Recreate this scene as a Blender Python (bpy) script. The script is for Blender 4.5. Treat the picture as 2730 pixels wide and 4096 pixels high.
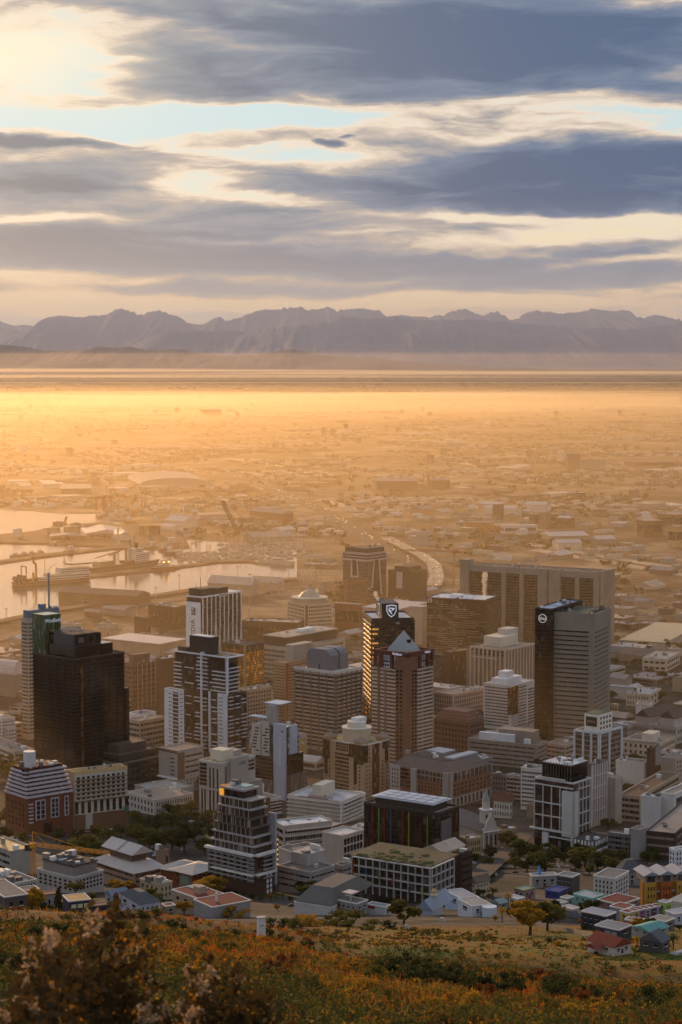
import bpy, bmesh, math, random
import numpy as np
from mathutils import Vector, Matrix, noise
for o in list(bpy.data.objects): bpy.data.objects.remove(o)
S = bpy.context.scene; COL = S.collection
rnd = random.Random(7); nr = np.random.RandomState(11)
R = math.radians
# ------------------------------------------------------------------ camera
# sizes are given in photo pixels (2730 x 4096) and turned into metres at a stated place on the terrain
F = 7961.6; CX, CY, YH = 1365.0, 2048.0, 1419.0
H = 300.0
PITCH = math.atan((CY - YH) / F); CP, SP = math.cos(PITCH), math.sin(PITCH)
cd = bpy.data.cameras.new('camera'); cam = bpy.data.objects.new('camera', cd); COL.objects.link(cam)
cam.location = (0, 0, H); cam.rotation_euler = (R(90) - PITCH, 0, 0)
cd.sensor_fit = 'VERTICAL'; cd.sensor_height = 36; cd.sensor_width = 24; cd.lens = 36 * F / 4096
cd.clip_start = .5; cd.clip_end = 200000
cd.dof.use_dof = True; cd.dof.focus_distance = 900; cd.dof.aperture_fstop = 3.6
S.camera = cam
def ray(x, y):
    r, u = (x - CX) / F, (CY - y) / F
    dy = CP + u * SP
    return r / dy, (-SP + u * CP) / dy           # X and Z gained per metre of Y
# ------------------------------------------------------------------ sky, sun, exposure
SUN_EL, SUN_AZ = 9.0, -17.0                       # azimuth measured from the view direction, left negative
W = bpy.data.worlds.new('World'); S.world = W; W.use_nodes = True
def build_world():
    nt = W.node_tree; N = nt.nodes; Lk = nt.links; N.clear()
    def nd(t, **k):
        n = N.new(t)
        for a, b in k.items():
            if a == 'i':
                for q, v in b.items():
                    if isinstance(v, bpy.types.NodeSocket): Lk.new(v, n.inputs[q])
                    else: n.inputs[q].default_value = v
            else: setattr(n, a, b)
        return n
    def mth(op, a, b=0.0, c=0.0, clamp=False):
        return nd('ShaderNodeMath', operation=op, use_clamp=clamp, i={0: a, 1: b, 2: c}).outputs[0]
    def mr(v, a, b, c, d, smooth=True):
        return nd('ShaderNodeMapRange', interpolation_type='SMOOTHSTEP' if smooth else 'LINEAR', i={0: v, 1: a, 2: b, 3: c, 4: d}).outputs[0]
    def mix(f, a, b):
        n = nd('ShaderNodeMix', data_type='RGBA')
        for q, v in ((0, f), (6, a), (7, b)):
            if isinstance(v, bpy.types.NodeSocket): Lk.new(v, n.inputs[q])
            elif q == 0: n.inputs[0].default_value = v
            else: n.inputs[q].default_value = (*v, 1)
        return n.outputs[2]
    def sm(*c): return tuple(((v / 255 + .055) / 1.055) ** 2.4 for v in c)
    tc = nd('ShaderNodeTexCoord').outputs['Generated']
    sp = nd('ShaderNodeSeparateXYZ', i={0: tc}).outputs
    az = mth('ARCTAN2', sp[0], sp[1]); el = mth('ARCSINE', sp[2])
    # screen-independent sky coordinates in units of 100 photo pixels: azimuth and elevation
    K = F / 100
    p0 = nd('ShaderNodeCombineXYZ', i={0: mth('MULTIPLY', az, K), 1: mth('MULTIPLY', el, K), 2: 0.0}).outputs[0]
    def nz(vec, sx, sy, off, detail, rough=.55, scale=1.0, dist=0.0):
        v = nd('ShaderNodeVectorMath', operation='MULTIPLY_ADD', i={0: vec, 1: (sx, sy, 1), 2: off}).outputs[0]
        n = nd('ShaderNodeTexNoise', noise_dimensions='2D', i={'Vector': v, 'Scale': scale, 'Detail': detail, 'Roughness': rough, 'Distortion': dist})
        return n
    w1 = nz(p0, .16, .5, (3.1, 7.7, 0), 5.0)
    w1c = nd('ShaderNodeVectorMath', operation='MULTIPLY_ADD', i={0: w1.outputs['Color'], 1: (3.4, 1.1, 0), 2: (-1.7, -.55, 0)}).outputs[0]
    p = nd('ShaderNodeVectorMath', operation='ADD', i={0: p0, 1: w1c}).outputs[0]
    def blob(x, y, rx, ry, w, rot=0.0, hard=0.0):
        ex, ez = ray(x, y)
        c = (math.atan(ex) * K, math.atan(ez) * K)
        v = nd('ShaderNodeVectorMath', operation='SUBTRACT', i={0: p, 1: (c[0], c[1], 0)}).outputs[0]
        if rot:
            v = nd('ShaderNodeVectorRotate', rotation_type='Z_AXIS', i={'Vector': v, 'Angle': R(-rot)}).outputs[0]
        v = nd('ShaderNodeVectorMath', operation='MULTIPLY', i={0: v, 1: (100 / rx, 100 / ry, 0)}).outputs[0]
        l = nd('ShaderNodeVectorMath', operation='LENGTH', i={0: v}).outputs['Value']
        return mr(l, hard, 1.0, w, 0.0)
    def total(bl, base):
        acc = base
        for b in bl: acc = mth('ADD', acc, blob(*b))
        return acc
    # thick cloud: x, y, half width, half height, weight, tilt, core
    D = SKY_DARK
    fb = nz(p, .16, 1.05, (1.3, 4.2, 0), 7.0, .52, dist=.35).outputs[0]
    fb3 = nz(p, .45, 3.4, (5.7, 1.2, 0), 6.0, .55, dist=.4).outputs[0]
    fb2 = nz(p0, .7, 2.6, (9.3, 2.2, 0), 7.0, .62, dist=.6).outputs[0]
    nsum = mth('ADD', mth('MULTIPLY_ADD', fb, 1.25, -.625), mth('ADD', mth('MULTIPLY_ADD', fb2, .18, -.09), mth('MULTIPLY_ADD', fb3, .32, -.16)))
    dens = mth('ADD', total(D, 0.385), nsum)
    glow = total(SKY_GLOW, 0.0)
    # colours by elevation (units of 100 px)
    e = mth('MULTIPLY', el, K)
    a_ = mth('MULTIPLY', az, K)
    clear = mix(mr(e, .6, 3.2, 0, 1), sm(255, 205, 120), sm(246, 226, 190))
    clear = mix(mr(e, 4.0, 8.5, 0, 1), clear, sm(204, 224, 228))
    clear = mix(mr(e, 12.0, 26.0, 0, 1), clear, sm(120, 165, 195))
    edge = mix(mr(e, .5, 5, 0, 1), sm(252, 207, 146), sm(240, 222, 202))
    mid = mix(mr(e, .5, 6, 0, 1), sm(212, 186, 150), sm(186, 174, 168))
    mid2 = mix(mr(a_, -9, 9, 0, 1), sm(142, 150, 164), sm(118, 134, 160))
    mid2 = mix(mr(e, .3, 4.5, 1, 0), mid2, sm(172, 170, 160))
    dark = mix(mr(a_, -9, 9, 0, 1), sm(108, 120, 140), sm(82, 102, 136))
    dark = mix(mr(e, .3, 6, 1, 0), dark, sm(142, 150, 158))
    c = mix(mr(dens, .0, .32, 0, 1), clear, edge)
    c = mix(mr(dens, .2, .55, 0, 1), c, mid)
    c = mix(mr(dens, .36, .8, 0, 1), c, mid2)
    c = mix(mr(dens, .6, 1.2, 0, 1), c, dark)
    c = mix(mth('MINIMUM', mth('MAXIMUM', glow, 0.0), 1.0), c, sm(255, 238, 206))
    # high dome and the sky behind the camera: soft grey-blue broken cloud over the daylight sky
    sky = nd('ShaderNodeTexSky', sky_type='NISHITA', sun_disc=False, sun_elevation=R(SUN_EL), sun_rotation=R(SUN_AZ), altitude=300, air_density=1.2, dust_density=2.0, ozone_density=1.0).outputs[0]
    dome = nz(tc, 2.2, 2.2, (0, 0, 0), 5.0)
    c2 = mix(mr(dome.outputs[0], .35, .7, 0, 1), DOME_A, DOME_B)
    fr = mth('MULTIPLY', mr(e, 16, 34, 1, 0), mr(sp[1], .2, .75, 0, 1))
    c = mix(fr, c2, c)
    b1 = nd('ShaderNodeBackground', i={'Color': sky, 'Strength': .1})
    b2 = nd('ShaderNodeBackground', i={'Color': c, 'Strength': 1.0})
    ms = nd('ShaderNodeMixShader', i={0: mth('MULTIPLY_ADD', fr, .16, .80)})
    Lk.new(b1.outputs[0], ms.inputs[1]); Lk.new(b2.outputs[0], ms.inputs[2])
    out = nd('ShaderNodeOutputWorld'); Lk.new(ms.outputs[0], out.inputs[0])
DOME_A, DOME_B = (.42, .49, .63), (.68, .70, .76)
SKY_DARK = [
    (1650, 150, 1500, 300, .85, 2, .0), (2500, 230, 1200, 260, .55, 0, .0), (1620, 420, 480, 120, .5, -8, .0), (900, 60, 900, 120, .2, 0, .1), (800, 300, 650, 150, .34, -8, .0), (420, 40, 700, 60, .25, -3, .0),
    (2750, 690, 1600, 190, .85, 1, .1), (1750, 730, 1000, 140, .4, 3, .0), (200, 720, 700, 120, .7, 3, .0),
    (150, 578, 480, 30, .8, 2, .1), (1290, 583, 90, 20, .8, 5, .2), (1390, 556, 60, 9, .5, 2, .2),
    (500, 1000, 1400, 120, .6, -2, .1), (1500, 1060, 1700, 60, .42, 0, .2), (2400, 820, 900, 60, .4, 0, .2),
    (900, 880, 900, 100, .25, 0, .1), (2450, 1110, 1100, 45, .5, 2, .2), (1000, 1150, 1500, 40, .3, 0, .1), (1200, 950, 2600, 300, .2, 0, .2),
    (700, 480, 1700, 95, -.75, 1, .1), (2500, 440, 800, 55, -.5, -4, .0), (2350, 950, 900, 50, -.5, 2, .1),
    (760, 720, 280, 70, -.45, -3, .0), (1080, 800, 400, 40, -.45, -5, .0), (260, 875, 500, 42, -.55, 3, .0), (2150, 880, 900, 36, -.45, -1, .0),
    (150, 240, 560, 220, -.7, 0, .0), (300, 1225, 1500, 60, -.75, 0, .1), (1700, 1215, 1100, 45, -.5, 1, .1), (2500, 1050, 500, 26, -.35, 2, .1), (900, 960, 500, 24, -.3, -2, .1)]
SKY_GLOW = [(20, 240, 540, 210, .8, -6, .0), (300, 180, 560, 140, .3, -12, .0), (100, 420, 1000, 150, .2, 0, .0), (300, 1270, 1500, 90, .35, 0, .0)]
build_world()
AIRS = [('haze', [(-80, -2), (21450, -2), (21450, H + 10), (-80, H + 10)], 16000, .075e-4, (.97, .84, .70), .6),
        ('mist', [(560, -1.2), (21400, -1.2), (21300, .8), (19500, 9), (17200, 22), (13000, 52), (8000, 104), (2700, 135), (1700, 112)], 15900, 1.95e-4, (.99, .75, .43), .66),
        ('distant_mist', [(21900, -3), (80000, -3), (80000, 2100), (21900, 2100)], 60000, 2.0e-5, (.76, .83, 1.0), .25)]
sd = bpy.data.lights.new('sun', 'SUN'); sun = bpy.data.objects.new('sun', sd); COL.objects.link(sun)
sd.energy = 2.9; sd.angle = R(.6); sd.color = (1.0, .57, .25)
_sv = Vector((math.sin(R(SUN_AZ)) * math.cos(R(SUN_EL)), math.cos(R(SUN_AZ)) * math.cos(R(SUN_EL)), math.sin(R(SUN_EL))))
sun.rotation_euler = _sv.to_track_quat('Z', 'Y').to_euler()
S.view_settings.view_transform = 'Standard'; S.view_settings.look = 'None'; S.view_settings.gamma = 1; S.view_settings.exposure = 0
cy = S.cycles; S.render.engine = 'CYCLES'
cy.max_bounces = 5; cy.diffuse_bounces = 2; cy.glossy_bounces = 2; cy.transmission_bounces = 3; cy.volume_bounces = 0; cy.transparent_max_bounces = 8
cy.use_denoising = True; cy.caustics_reflective = False; cy.caustics_refractive = False
# ------------------------------------------------------------------ terrain
def sst(a, b, v):
    t = min(1, max(0, (v - a) / (b - a))); return t * t * (3 - 2 * t)
ZK = [(250, 228), (330, 199), (400, 180), (470, 160), (560, 137), (650, 115), (750, 91), (900, 59), (1050, 33), (1200, 12), (1300, 3), (1420, 0), (1e9, 0)]
def near_z(x, y):
    y = max(y, 1.0); u = x / y
    s = .281 + .006 * sst(-.12, -.04, u) + .012 * sst(-.05, .01, u) + .0125 * sst(.0, .17, u)
    return H - 2.5 - (.279 + (s - .279) * sst(5, 45, y)) * y + (.0042 * noise.noise((x * .035, y * .018, 0)) + .0016 * noise.noise((x * .1, y * .06, 7))) * min(y, 250) * sst(20, 80, y)
def ground(x, y):
    if y < 1: return H - 2.5
    for (a, za), (b, zb) in zip(ZK, ZK[1:]):
        if a <= y < b:
            z = za + (zb - za) * (y - a) / (b - a); break
    else: z = near_z(x, y)
    if y < 250: return near_z(x, y)
    if y < 330:
        k = sst(250, 330, y); return near_z(x, 250) * (1 - k) + 199 * k - (y - 250) * .0 if k < 1 else z
    return z
def hit(xs, ys, far=False):                       # the ground point a photo pixel looks at
    rx, rz = ray(xs, ys); y = 330.0 if not far else 1300.0
    while y < 60000:
        if H + rz * y <= ground(rx * y, y) : break
        y *= 1.004
    lo, hi = y / 1.004, y
    for _ in range(18):
        m = (lo + hi) / 2
        if H + rz * m <= ground(rx * m, m): hi = m
        else: lo = m
    return rx * hi, hi, ground(rx * hi, hi)
def hit0(x, y, y0=20.0):                           # ground point from the near hillside outwards
    rx, rz = ray(x, y); d = y0
    while d < 3000 and H + rz * d > ground(rx * d, d): d *= 1.004
    return rx * d, d, ground(rx * d, d)
# ------------------------------------------------------------------ materials
def hexc(h): return tuple(((int(h[i:i + 2], 16) / 255 + .055) / 1.055) ** 2.4 for i in (0, 2, 4))
MATS = {}
def mat(col, rough=.75, kind='wall', spec=.3, var=.22, scale=.12):
    """procedural material: sRGB hex colour with soft weathering, streaks and grain"""
    key = (col, rough, kind, spec, var, scale)
    if key in MATS: return MATS[key]
    m = bpy.data.materials.new(kind + '_' + col); m.use_nodes = True; nt = m.node_tree; N, Lk = nt.nodes, nt.links
    p = N['Principled BSDF']; p.inputs['Roughness'].default_value = rough; p.inputs['Specular IOR Level'].default_value = spec
    c = hexc(col); tc = N.new('ShaderNodeTexCoord'); oi = N.new('ShaderNodeObjectInfo')
    def math_(op, a, b=0.0, c_=0.0):
        n = N.new('ShaderNodeMath'); n.operation = op
        for q, v in enumerate((a, b, c_)):
            if isinstance(v, bpy.types.NodeSocket): Lk.new(v, n.inputs[q])
            else: n.inputs[q].default_value = v
        return n.outputs[0]
    def vmul(v, s):
        n = N.new('ShaderNodeVectorMath'); n.operation = 'MULTIPLY'; Lk.new(v, n.inputs[0]); n.inputs[1].default_value = s; return n.outputs[0]
    def nse(v, sc, det=3.0):
        n = N.new('ShaderNodeTexNoise'); Lk.new(v, n.inputs['Vector']); n.inputs['Scale'].default_value = sc; n.inputs['Detail'].default_value = det; return n.outputs[0]
    def bright(f):
        n = N.new('ShaderNodeVectorMath'); n.operation = 'SCALE'; n.inputs[0].default_value = c; Lk.new(f, n.inputs['Scale']); return n.outputs[0]
    ob = tc.outputs['Object']
    if kind == 'glass':
        # every pane its own tone: blinds, dark rooms, bright sills
        fl = N.new('ShaderNodeVectorMath'); fl.operation = 'FLOOR'; Lk.new(vmul(ob, (.55, .55, .3)), fl.inputs[0])
        w = N.new('ShaderNodeTexWhiteNoise'); Lk.new(fl.outputs[0], w.inputs['Vector'])
        rp = N.new('ShaderNodeValToRGB'); Lk.new(w.outputs['Value'], rp.inputs[0]); e = rp.color_ramp.elements
        rp.color_ramp.interpolation = 'CONSTANT'
        e[0].color = (*[v * .6 for v in c], 1); e[1].position = .45; e[1].color = (*c, 1)
        for pos, k, add in ((.72, 1.6, .012), (.90, 2.2, .04), (.975, 2.6, .1)):
            q = e.new(pos); q.color = (*[v * k + add * var * 4 for v in c], 1)
        Lk.new(rp.outputs[0], p.inputs['Base Color'])
        return MATS.setdefault(key, m)
    if kind == 'water':
        p.inputs['Base Color'].default_value = (*c, 1); p.inputs['IOR'].default_value = 3.6
        b = N.new('ShaderNodeBump'); b.inputs['Strength'].default_value = .07; b.inputs['Distance'].default_value = 1.0
        a1 = nse(vmul(ob, (1, 1, 1)), .09, 4.0); Lk.new(a1, b.inputs['Height']); Lk.new(b.outputs[0], p.inputs['Normal'])
        return MATS.setdefault(key, m)
    if kind == 'leaf':
        n1 = nse(ob, scale * 6, 2.0); f = math_('MULTIPLY_ADD', n1, 1.3, .35); f2 = math_('MULTIPLY_ADD', oi.outputs['Random'], .5, .75)
        Lk.new(bright(math_('MULTIPLY', f, f2)), p.inputs['Base Color'])
        tr = N.new('ShaderNodeBsdfTranslucent'); tr.inputs[0].default_value = (*[min(1, v * 1.6) for v in c], 1)
        mx = N.new('ShaderNodeMixShader'); mx.inputs[0].default_value = .35
        Lk.new(p.outputs[0], mx.inputs[1]); Lk.new(tr.outputs[0], mx.inputs[2]); Lk.new(mx.outputs[0], N['Material Output'].inputs[0])
        return MATS.setdefault(key, m)
    n1 = nse(ob, scale, 5.0); n2 = nse(vmul(ob, (1, 1, .12)), scale * 5, 3.0)
    f = math_('MULTIPLY_ADD', n1, var * 2, 1 - var); f2 = math_('MULTIPLY_ADD', n2, var * 1.2, 1 - var * .6)
    g = math_('MULTIPLY', f, f2)
    if kind == 'roof':
        v = N.new('ShaderNodeTexVoronoi'); Lk.new(ob, v.inputs['Vector']); v.inputs['Scale'].default_value = .11; v.feature = 'F1'; v.distance = 'CHEBYCHEV'
        sx = N.new('ShaderNodeSeparateColor'); Lk.new(v.outputs['Color'], sx.inputs[0])
        g = math_('MULTIPLY', g, math_('MULTIPLY_ADD', sx.outputs[0], .35, .8))
    if kind == 'metalroof':
        wv = N.new('ShaderNodeTexWave'); Lk.new(ob, wv.inputs['Vector']); wv.inputs['Scale'].default_value = .6; wv.inputs['Distortion'].default_value = 0
        g = math_('MULTIPLY', g, math_('MULTIPLY_ADD', wv.outputs[1], .2, .88))
    if kind == 'brick':
        br = N.new('ShaderNodeTexBrick'); Lk.new(vmul(ob, (1, 1, 1)), br.inputs['Vector']); br.inputs['Scale'].default_value = .5
        sx = N.new('ShaderNodeSeparateColor'); Lk.new(br.outputs['Color'], sx.inputs[0])
        g = math_('MULTIPLY', g, math_('MULTIPLY_ADD', sx.outputs[0], .25, .85))
    Lk.new(bright(g), p.inputs['Base Color'])
    return MATS.setdefault(key, m)
def glass(col='2a2420', rough=.12, var=.25): return mat(col, rough, 'glass', .5, var)
def lamp(col, s):
    key = ('lamp', col, s)
    if key not in MATS:
        m = bpy.data.materials.new('lit_' + col); m.use_nodes = True; p = m.node_tree.nodes['Principled BSDF']
        p.inputs['Emission Color'].default_value = (*hexc(col), 1); p.inputs['Emission Strength'].default_value = s; p.inputs['Base Color'].default_value = (*hexc(col), 1); MATS[key] = m
    return MATS[key]
# ------------------------------------------------------------------ mesh builder
class MB:
    def __init__(s): s.v = []; s.f = []; s.m = []; s.mi = 0
    def add(s, vs, fs):
        k = len(s.v); s.v += [tuple(v) for v in vs]; s.f += [tuple(i + k for i in f) for f in fs]; s.m += [s.mi] * len(fs); return s
    def box(s, x0, x1, y0, y1, z0, z1):
        x0, x1 = min(x0, x1), max(x0, x1); y0, y1 = min(y0, y1), max(y0, y1); z0, z1 = min(z0, z1), max(z0, z1)
        return s.add([(x, y, z) for z in (z0, z1) for y in (y0, y1) for x in (x0, x1)], [(0, 2, 3, 1), (4, 5, 7, 6), (0, 1, 5, 4), (2, 6, 7, 3), (0, 4, 6, 2), (1, 3, 7, 5)])
    def prism(s, poly, z0, z1, top=None):
        n = len(poly); t = top or poly
        ar = sum(poly[i][0] * poly[(i + 1) % n][1] - poly[(i + 1) % n][0] * poly[i][1] for i in range(n))
        if ar < 0: poly = poly[::-1]; t = t[::-1]
        return s.add([(x, y, z0) for x, y in poly] + [(x, y, z1) for x, y in t], [tuple(range(n - 1, -1, -1)), tuple(range(n, 2 * n))] + [(i, (i + 1) % n, n + (i + 1) % n, n + i) for i in range(n)])
    def cyl(s, x, y, z0, z1, r, n=14, r1=None):
        r1 = r if r1 is None else r1; c = [(math.cos(6.2832 * i / n), math.sin(6.2832 * i / n)) for i in range(n)]
        return s.prism([(x + r * a, y + r * b) for a, b in c], z0, z1, [(x + r1 * a, y + r1 * b) for a, b in c])
    def gable(s, x0, x1, y0, y1, z0, h, ov=.0, axis='x', t=.0):
        x0 -= ov; x1 += ov; y0 -= ov; y1 += ov
        if axis == 'x': m = (y0 + y1) / 2; vs = [(x0, y0, z0), (x1, y0, z0), (x1, y1, z0), (x0, y1, z0), (x0, m, z0 + h), (x1, m, z0 + h)]
        else: m = (x0 + x1) / 2; vs = [(x1, y0, z0), (x1, y1, z0), (x0, y1, z0), (x0, y0, z0), (m, y0, z0 + h), (m, y1, z0 + h)]
        return s.add(vs, [(3, 2, 1, 0), (0, 1, 5, 4), (2, 3, 4, 5), (0, 4, 3), (1, 2, 5)])
    def hip(s, x0, x1, y0, y1, z0, h, ov=.0, k=.35):
        x0 -= ov; x1 += ov; y0 -= ov; y1 += ov; dx, dy = (x1 - x0) * k, (y1 - y0) * k
        return s.prism([(x0, y0), (x1, y0), (x1, y1), (x0, y1)], z0, z0 + h, [(x0 + dx, y0 + dy), (x1 - dx, y0 + dy), (x1 - dx, y1 - dy), (x0 + dx, y1 - dy)])
    def tube(s, p, q, r, n=5, r1=None):
        p, q = Vector(p), Vector(q); d = (q - p); r1 = r if r1 is None else r1
        if d.length < 1e-6: return s
        d.normalize(); a = d.orthogonal().normalized(); b = d.cross(a)
        c = [a * math.cos(6.2832 * i / n) + b * math.sin(6.2832 * i / n) for i in range(n)]
        return s.add([p + w * r for w in c] + [q + w * r1 for w in c], [tuple(range(n - 1, -1, -1)), tuple(range(n, 2 * n))] + [(i, (i + 1) % n, n + (i + 1) % n, n + i) for i in range(n)])
    def mesh(s, name, *mats):
        me = bpy.data.meshes.new(name); me.from_pydata(s.v, [], s.f)
        for m in mats: me.materials.append(m)
        if len(mats) > 1: me.polygons.foreach_set('material_index', s.m)
        return me
    def build(s, name, parent, *mats):
        return link(name, s.mesh(name, *mats), parent)
def link(name, data, parent=None):
    o = bpy.data.objects.new(name, data); COL.objects.link(o)
    if parent is not None: o.parent = parent
    return o
def tag(o, label=None, cat=None, group=None, kind=None):
    for k, v in (('label', label), ('category', cat), ('group', group), ('kind', kind)):
        if v: o[k] = v
    return o
def empty(name, loc, rz, label, cat, group=None):
    o = link(name, None); o.location = loc; o.rotation_euler = (0, 0, rz); return tag(o, label, cat, group)
KIDS = {}
def copy_thing(o, loc, rz=None, sc=None, label=None):
    """a thing with copies of its parts and sub-parts, sharing their meshes"""
    if o.name not in KIDS: KIDS[o.name] = [(c, list(c.children)) for c in o.children]
    r = o.copy(); COL.objects.link(r); r.location = loc
    if rz is not None: r.rotation_euler = (0, 0, rz)
    if sc is not None: r.scale = sc if isinstance(sc, tuple) else (sc,) * 3
    if label: r['label'] = label
    for c, gs in KIDS[o.name]:
        k = c.copy(); COL.objects.link(k); k.parent = r
        for g in gs:
            q = g.copy(); COL.objects.link(q); q.parent = k
    return r
FONTS = []; HIDE = -5000
FOOT = []                                          # footprints of everything built, so that fillers keep clear
# ------------------------------------------------------------------ buildings
class B:
    """A block whose nearest vertical edge stands at photo column xc, from roof row yt to ground row yb; face R runs back to
    column xr, face L back to column xl; a is the bearing of face R. Face coordinates: photo pixels, or fractions below 1.5."""
    def __init__(s, name, label, cat, xl, xc, xr, yt, yb, a=54, wall=None, group=None, dmax=90, body=True):
        s.X, s.Y, z = hit(xc, yb); s.a = A = R(a)
        s.zt = H + ray(xc, yt)[1] * s.Y - z; s.z = z; s.yt = yt; s.mid = (yt + yb) / 2; s.B = 0
        s.W = min(max(s.u('R', xr, yt), 3), dmax * 3); s.L = min(max(s.u('L', xl, yt), 3), dmax * 3)
        if s.u('R', xr, yt) < 0: s.W = dmax
        if s.u('L', xl, yt) < 0: s.L = dmax
        s.o = empty(name, (s.X, s.Y, z), A, label, cat, group); s.nwin = 0; s.xtra = {}
        pts = [(s.X + i * s.W * math.cos(A) - j * s.L * math.sin(A), s.Y + i * s.W * math.sin(A) + j * s.L * math.cos(A)) for i, j in ((0, 0), (1, 0), (1, 1), (0, 1))]
        FOOT.append((pts, z + s.zt))
        s.zb = min(ground(*q) for q in pts) - z - 1.5; s.dz = min(ground(*q) for q in pts) - z
        s.wm = wall
        if body and wall: s.p('wall', MB().box(0, s.W, 0, s.L, s.zb, s.zt), wall)
    def u(s, f, x, y=None):
        if -1.5 <= x <= 1.5: return x * (s.W if f == 'R' else s.L)
        t = ray(x, y or s.yt)[0]; c, n = math.cos(s.a), math.sin(s.a)
        return (t * s.Y - s.X) / (c - t * n) if f == 'R' else (t * s.Y - s.X) / (-n - t * c)
    def zz(s, y):
        return y * s.zt if -1.5 <= y <= 1.6 else H + ray(1365, y)[1] * s.Y - s.z
    def p(s, name, mb, *m, par=None): return mb.build(name, par or s.o, *m)
    def fb(s, mb, f, u0, u1, z0, z1, d0, d1):
        if f == 'R': mb.box(u0, u1, -d1, -d0, z0, z1)
        elif f == 'L': mb.box(-d1, -d0, u0, u1, z0, z1)
        return mb
    def rect(s, f, xa, xb, ya, yb): return (*sorted((s.u(f, xa), s.u(f, xb))), *sorted((s.zz(ya), s.zz(yb))))
    def face(s, f, name, m, xa, xb, ya, yb, d0=-.1, d1=.3):
        return s.p(name, s.fb(MB(), f, *s.rect(f, xa, xb, ya, yb), d0, d1), m)
    def bands(s, f, xa, xb, ya, yb, n, fr, m, name='window_band', d=.12, mull=0, mm=None, d0=-.1, mw=.12):
        u0, u1, z0, z1 = s.rect(f, xa, xb, ya, yb); h = (z1 - z0) / n
        for i in range(n):
            mb = s.fb(MB(), f, u0, u1, z0 + h * (i + .5 - fr / 2), z0 + h * (i + .5 + fr / 2), d0, d)
            if mull:
                mb.mi = 1
                for j in range(1, mull): 
                    c = u0 + (u1 - u0) * j / mull; s.fb(mb, f, c - mw, c + mw, z0 + h * (i + .5 - fr / 2), z0 + h * (i + .5 + fr / 2), d, d + .07)
            s.p(name, mb, m, *((mm or s.wm,) if mull else ()))
        return s
    def cols(s, f, xa, xb, ya, yb, n, fr, m, name='pier', d=.5, ends=True, d0=-.05):
        u0, u1, z0, z1 = s.rect(f, xa, xb, ya, yb); w = (u1 - u0) / max(1, n - (1 if ends else 0))
        for i in range(n):
            c = u0 + w * (i if ends else i + .5); s.p(name, s.fb(MB(), f, c - w * fr / 2, c + w * fr / 2, z0, z1, d0, d), m)
        return s
    def grid(s, f, xa, xb, ya, yb, nx, nz, fx, fz, m, name='window', d=.1, skip=0.0):
        u0, u1, z0, z1 = s.rect(f, xa, xb, ya, yb); w, h = (u1 - u0) / nx, (z1 - z0) / nz
        if f == 'R': me = MB().box(-w * fx / 2, w * fx / 2, -d, .1, -h * fz / 2, h * fz / 2).mesh(name, m)
        else: me = MB().box(-d, .1, -w * fx / 2, w * fx / 2, -h * fz / 2, h * fz / 2).mesh(name, m)
        for k in range(nz):
            for i in range(nx):
                if skip and rnd.random() < skip: continue
                c, z = u0 + w * (i + .5), z0 + h * (k + .5)
                if s.nwin < 100:
                    o = link(name, me, s.o); o.location = (c, 0, z) if f == 'R' else (0, c, z); s.nwin += 1
                else:
                    mb = s.xtra.setdefault((name, m), MB()); s.fb(mb, f, c - w * fx / 2, c + w * fx / 2, z - h * fz / 2, z + h * fz / 2, -.1, d)
        return s
    def done(s):
        for (n, m), mb in s.xtra.items(): tag(s.p(n, mb, m), kind='stuff')
        return s
    def top(s, m=None, par=None, h=.9, t=.5):
        """roof sheet behind a parapet"""
        m = m or ROOF; W_, L_, z = s.W, s.L, s.zt
        s.p('roof', MB().box(t, W_ - t, t, L_ - t, z + .01, z + .25), m)
        mb = MB().box(-.15, W_ + .15, -.15, t, z + .003, z + h).box(-.15, W_ + .15, L_ - t, L_ + .15, z + .003, z + h).box(-.15, t, t, L_ - t, z + .003, z + h).box(W_ - t, W_ + .15, t, L_ - t, z + .003, z + h)
        s.p('parapet', mb, par or s.wm); return s
    def rb(s, name, m, x0, x1, y0, y1, h, z=None, h0=.05):
        """box on the roof, in fractions of the plan"""
        z = s.zt if z is None else z
        return s.p(name, MB().box(x0 * s.W, x1 * s.W, y0 * s.L, y1 * s.L, z + h0, z + h), m)
    def units(s, n, x0=.1, x1=.9, y0=.1, y1=.9, hm=3.0, z=None):
        z = s.zt if z is None else z
        for i in range(n):
            w, l, h = rnd.uniform(1, 3.4), rnd.uniform(1, 3.4), rnd.uniform(.7, hm); x, y = rnd.uniform(x0, x1) * s.W, rnd.uniform(y0, y1) * s.L
            mb = MB()
            if rnd.random() < .25: mb.cyl(x, y, z + .2, z + h, w * .4, 10)
            else: mb.box(x - w / 2, x + w / 2, y - l / 2, y + l / 2, z + .2, z + h).box(x - w / 2 - .1, x + w / 2 + .1, y - l / 2 - .1, y + l / 2 + .1, z + h, z + h + .12)
            s.p('roof_unit', mb, rnd.choice(UNITM))
        return s
    def text(s, f, body, x, y, size_px, m, w_px=None, rot=0, d=.12, z=None, bold=0):
        """lettering on a face, centred at a photo pixel; rot turns it on the wall"""
        c = bpy.data.curves.new('lettering', 'FONT'); c.body = body; c.align_x = 'CENTER'; c.align_y = 'CENTER'; c.extrude = .08; c.offset = bold
        c.size = size_px * s.Y / F * 1.35; c.materials.append(m); o = link('sign_lettering', c, s.o)
        u, zz = s.u(f, x), s.zz(y)
        if f == 'R': tx, ty, n, loc = Vector((1, 0, 0)), Vector((0, 0, 1)), Vector((0, -1, 0)), Vector((u, -d, zz))
        else: tx, ty, n, loc = Vector((0, -1, 0)), Vector((0, 0, 1)), Vector((-1, 0, 0)), Vector((-d, u, zz))
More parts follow.
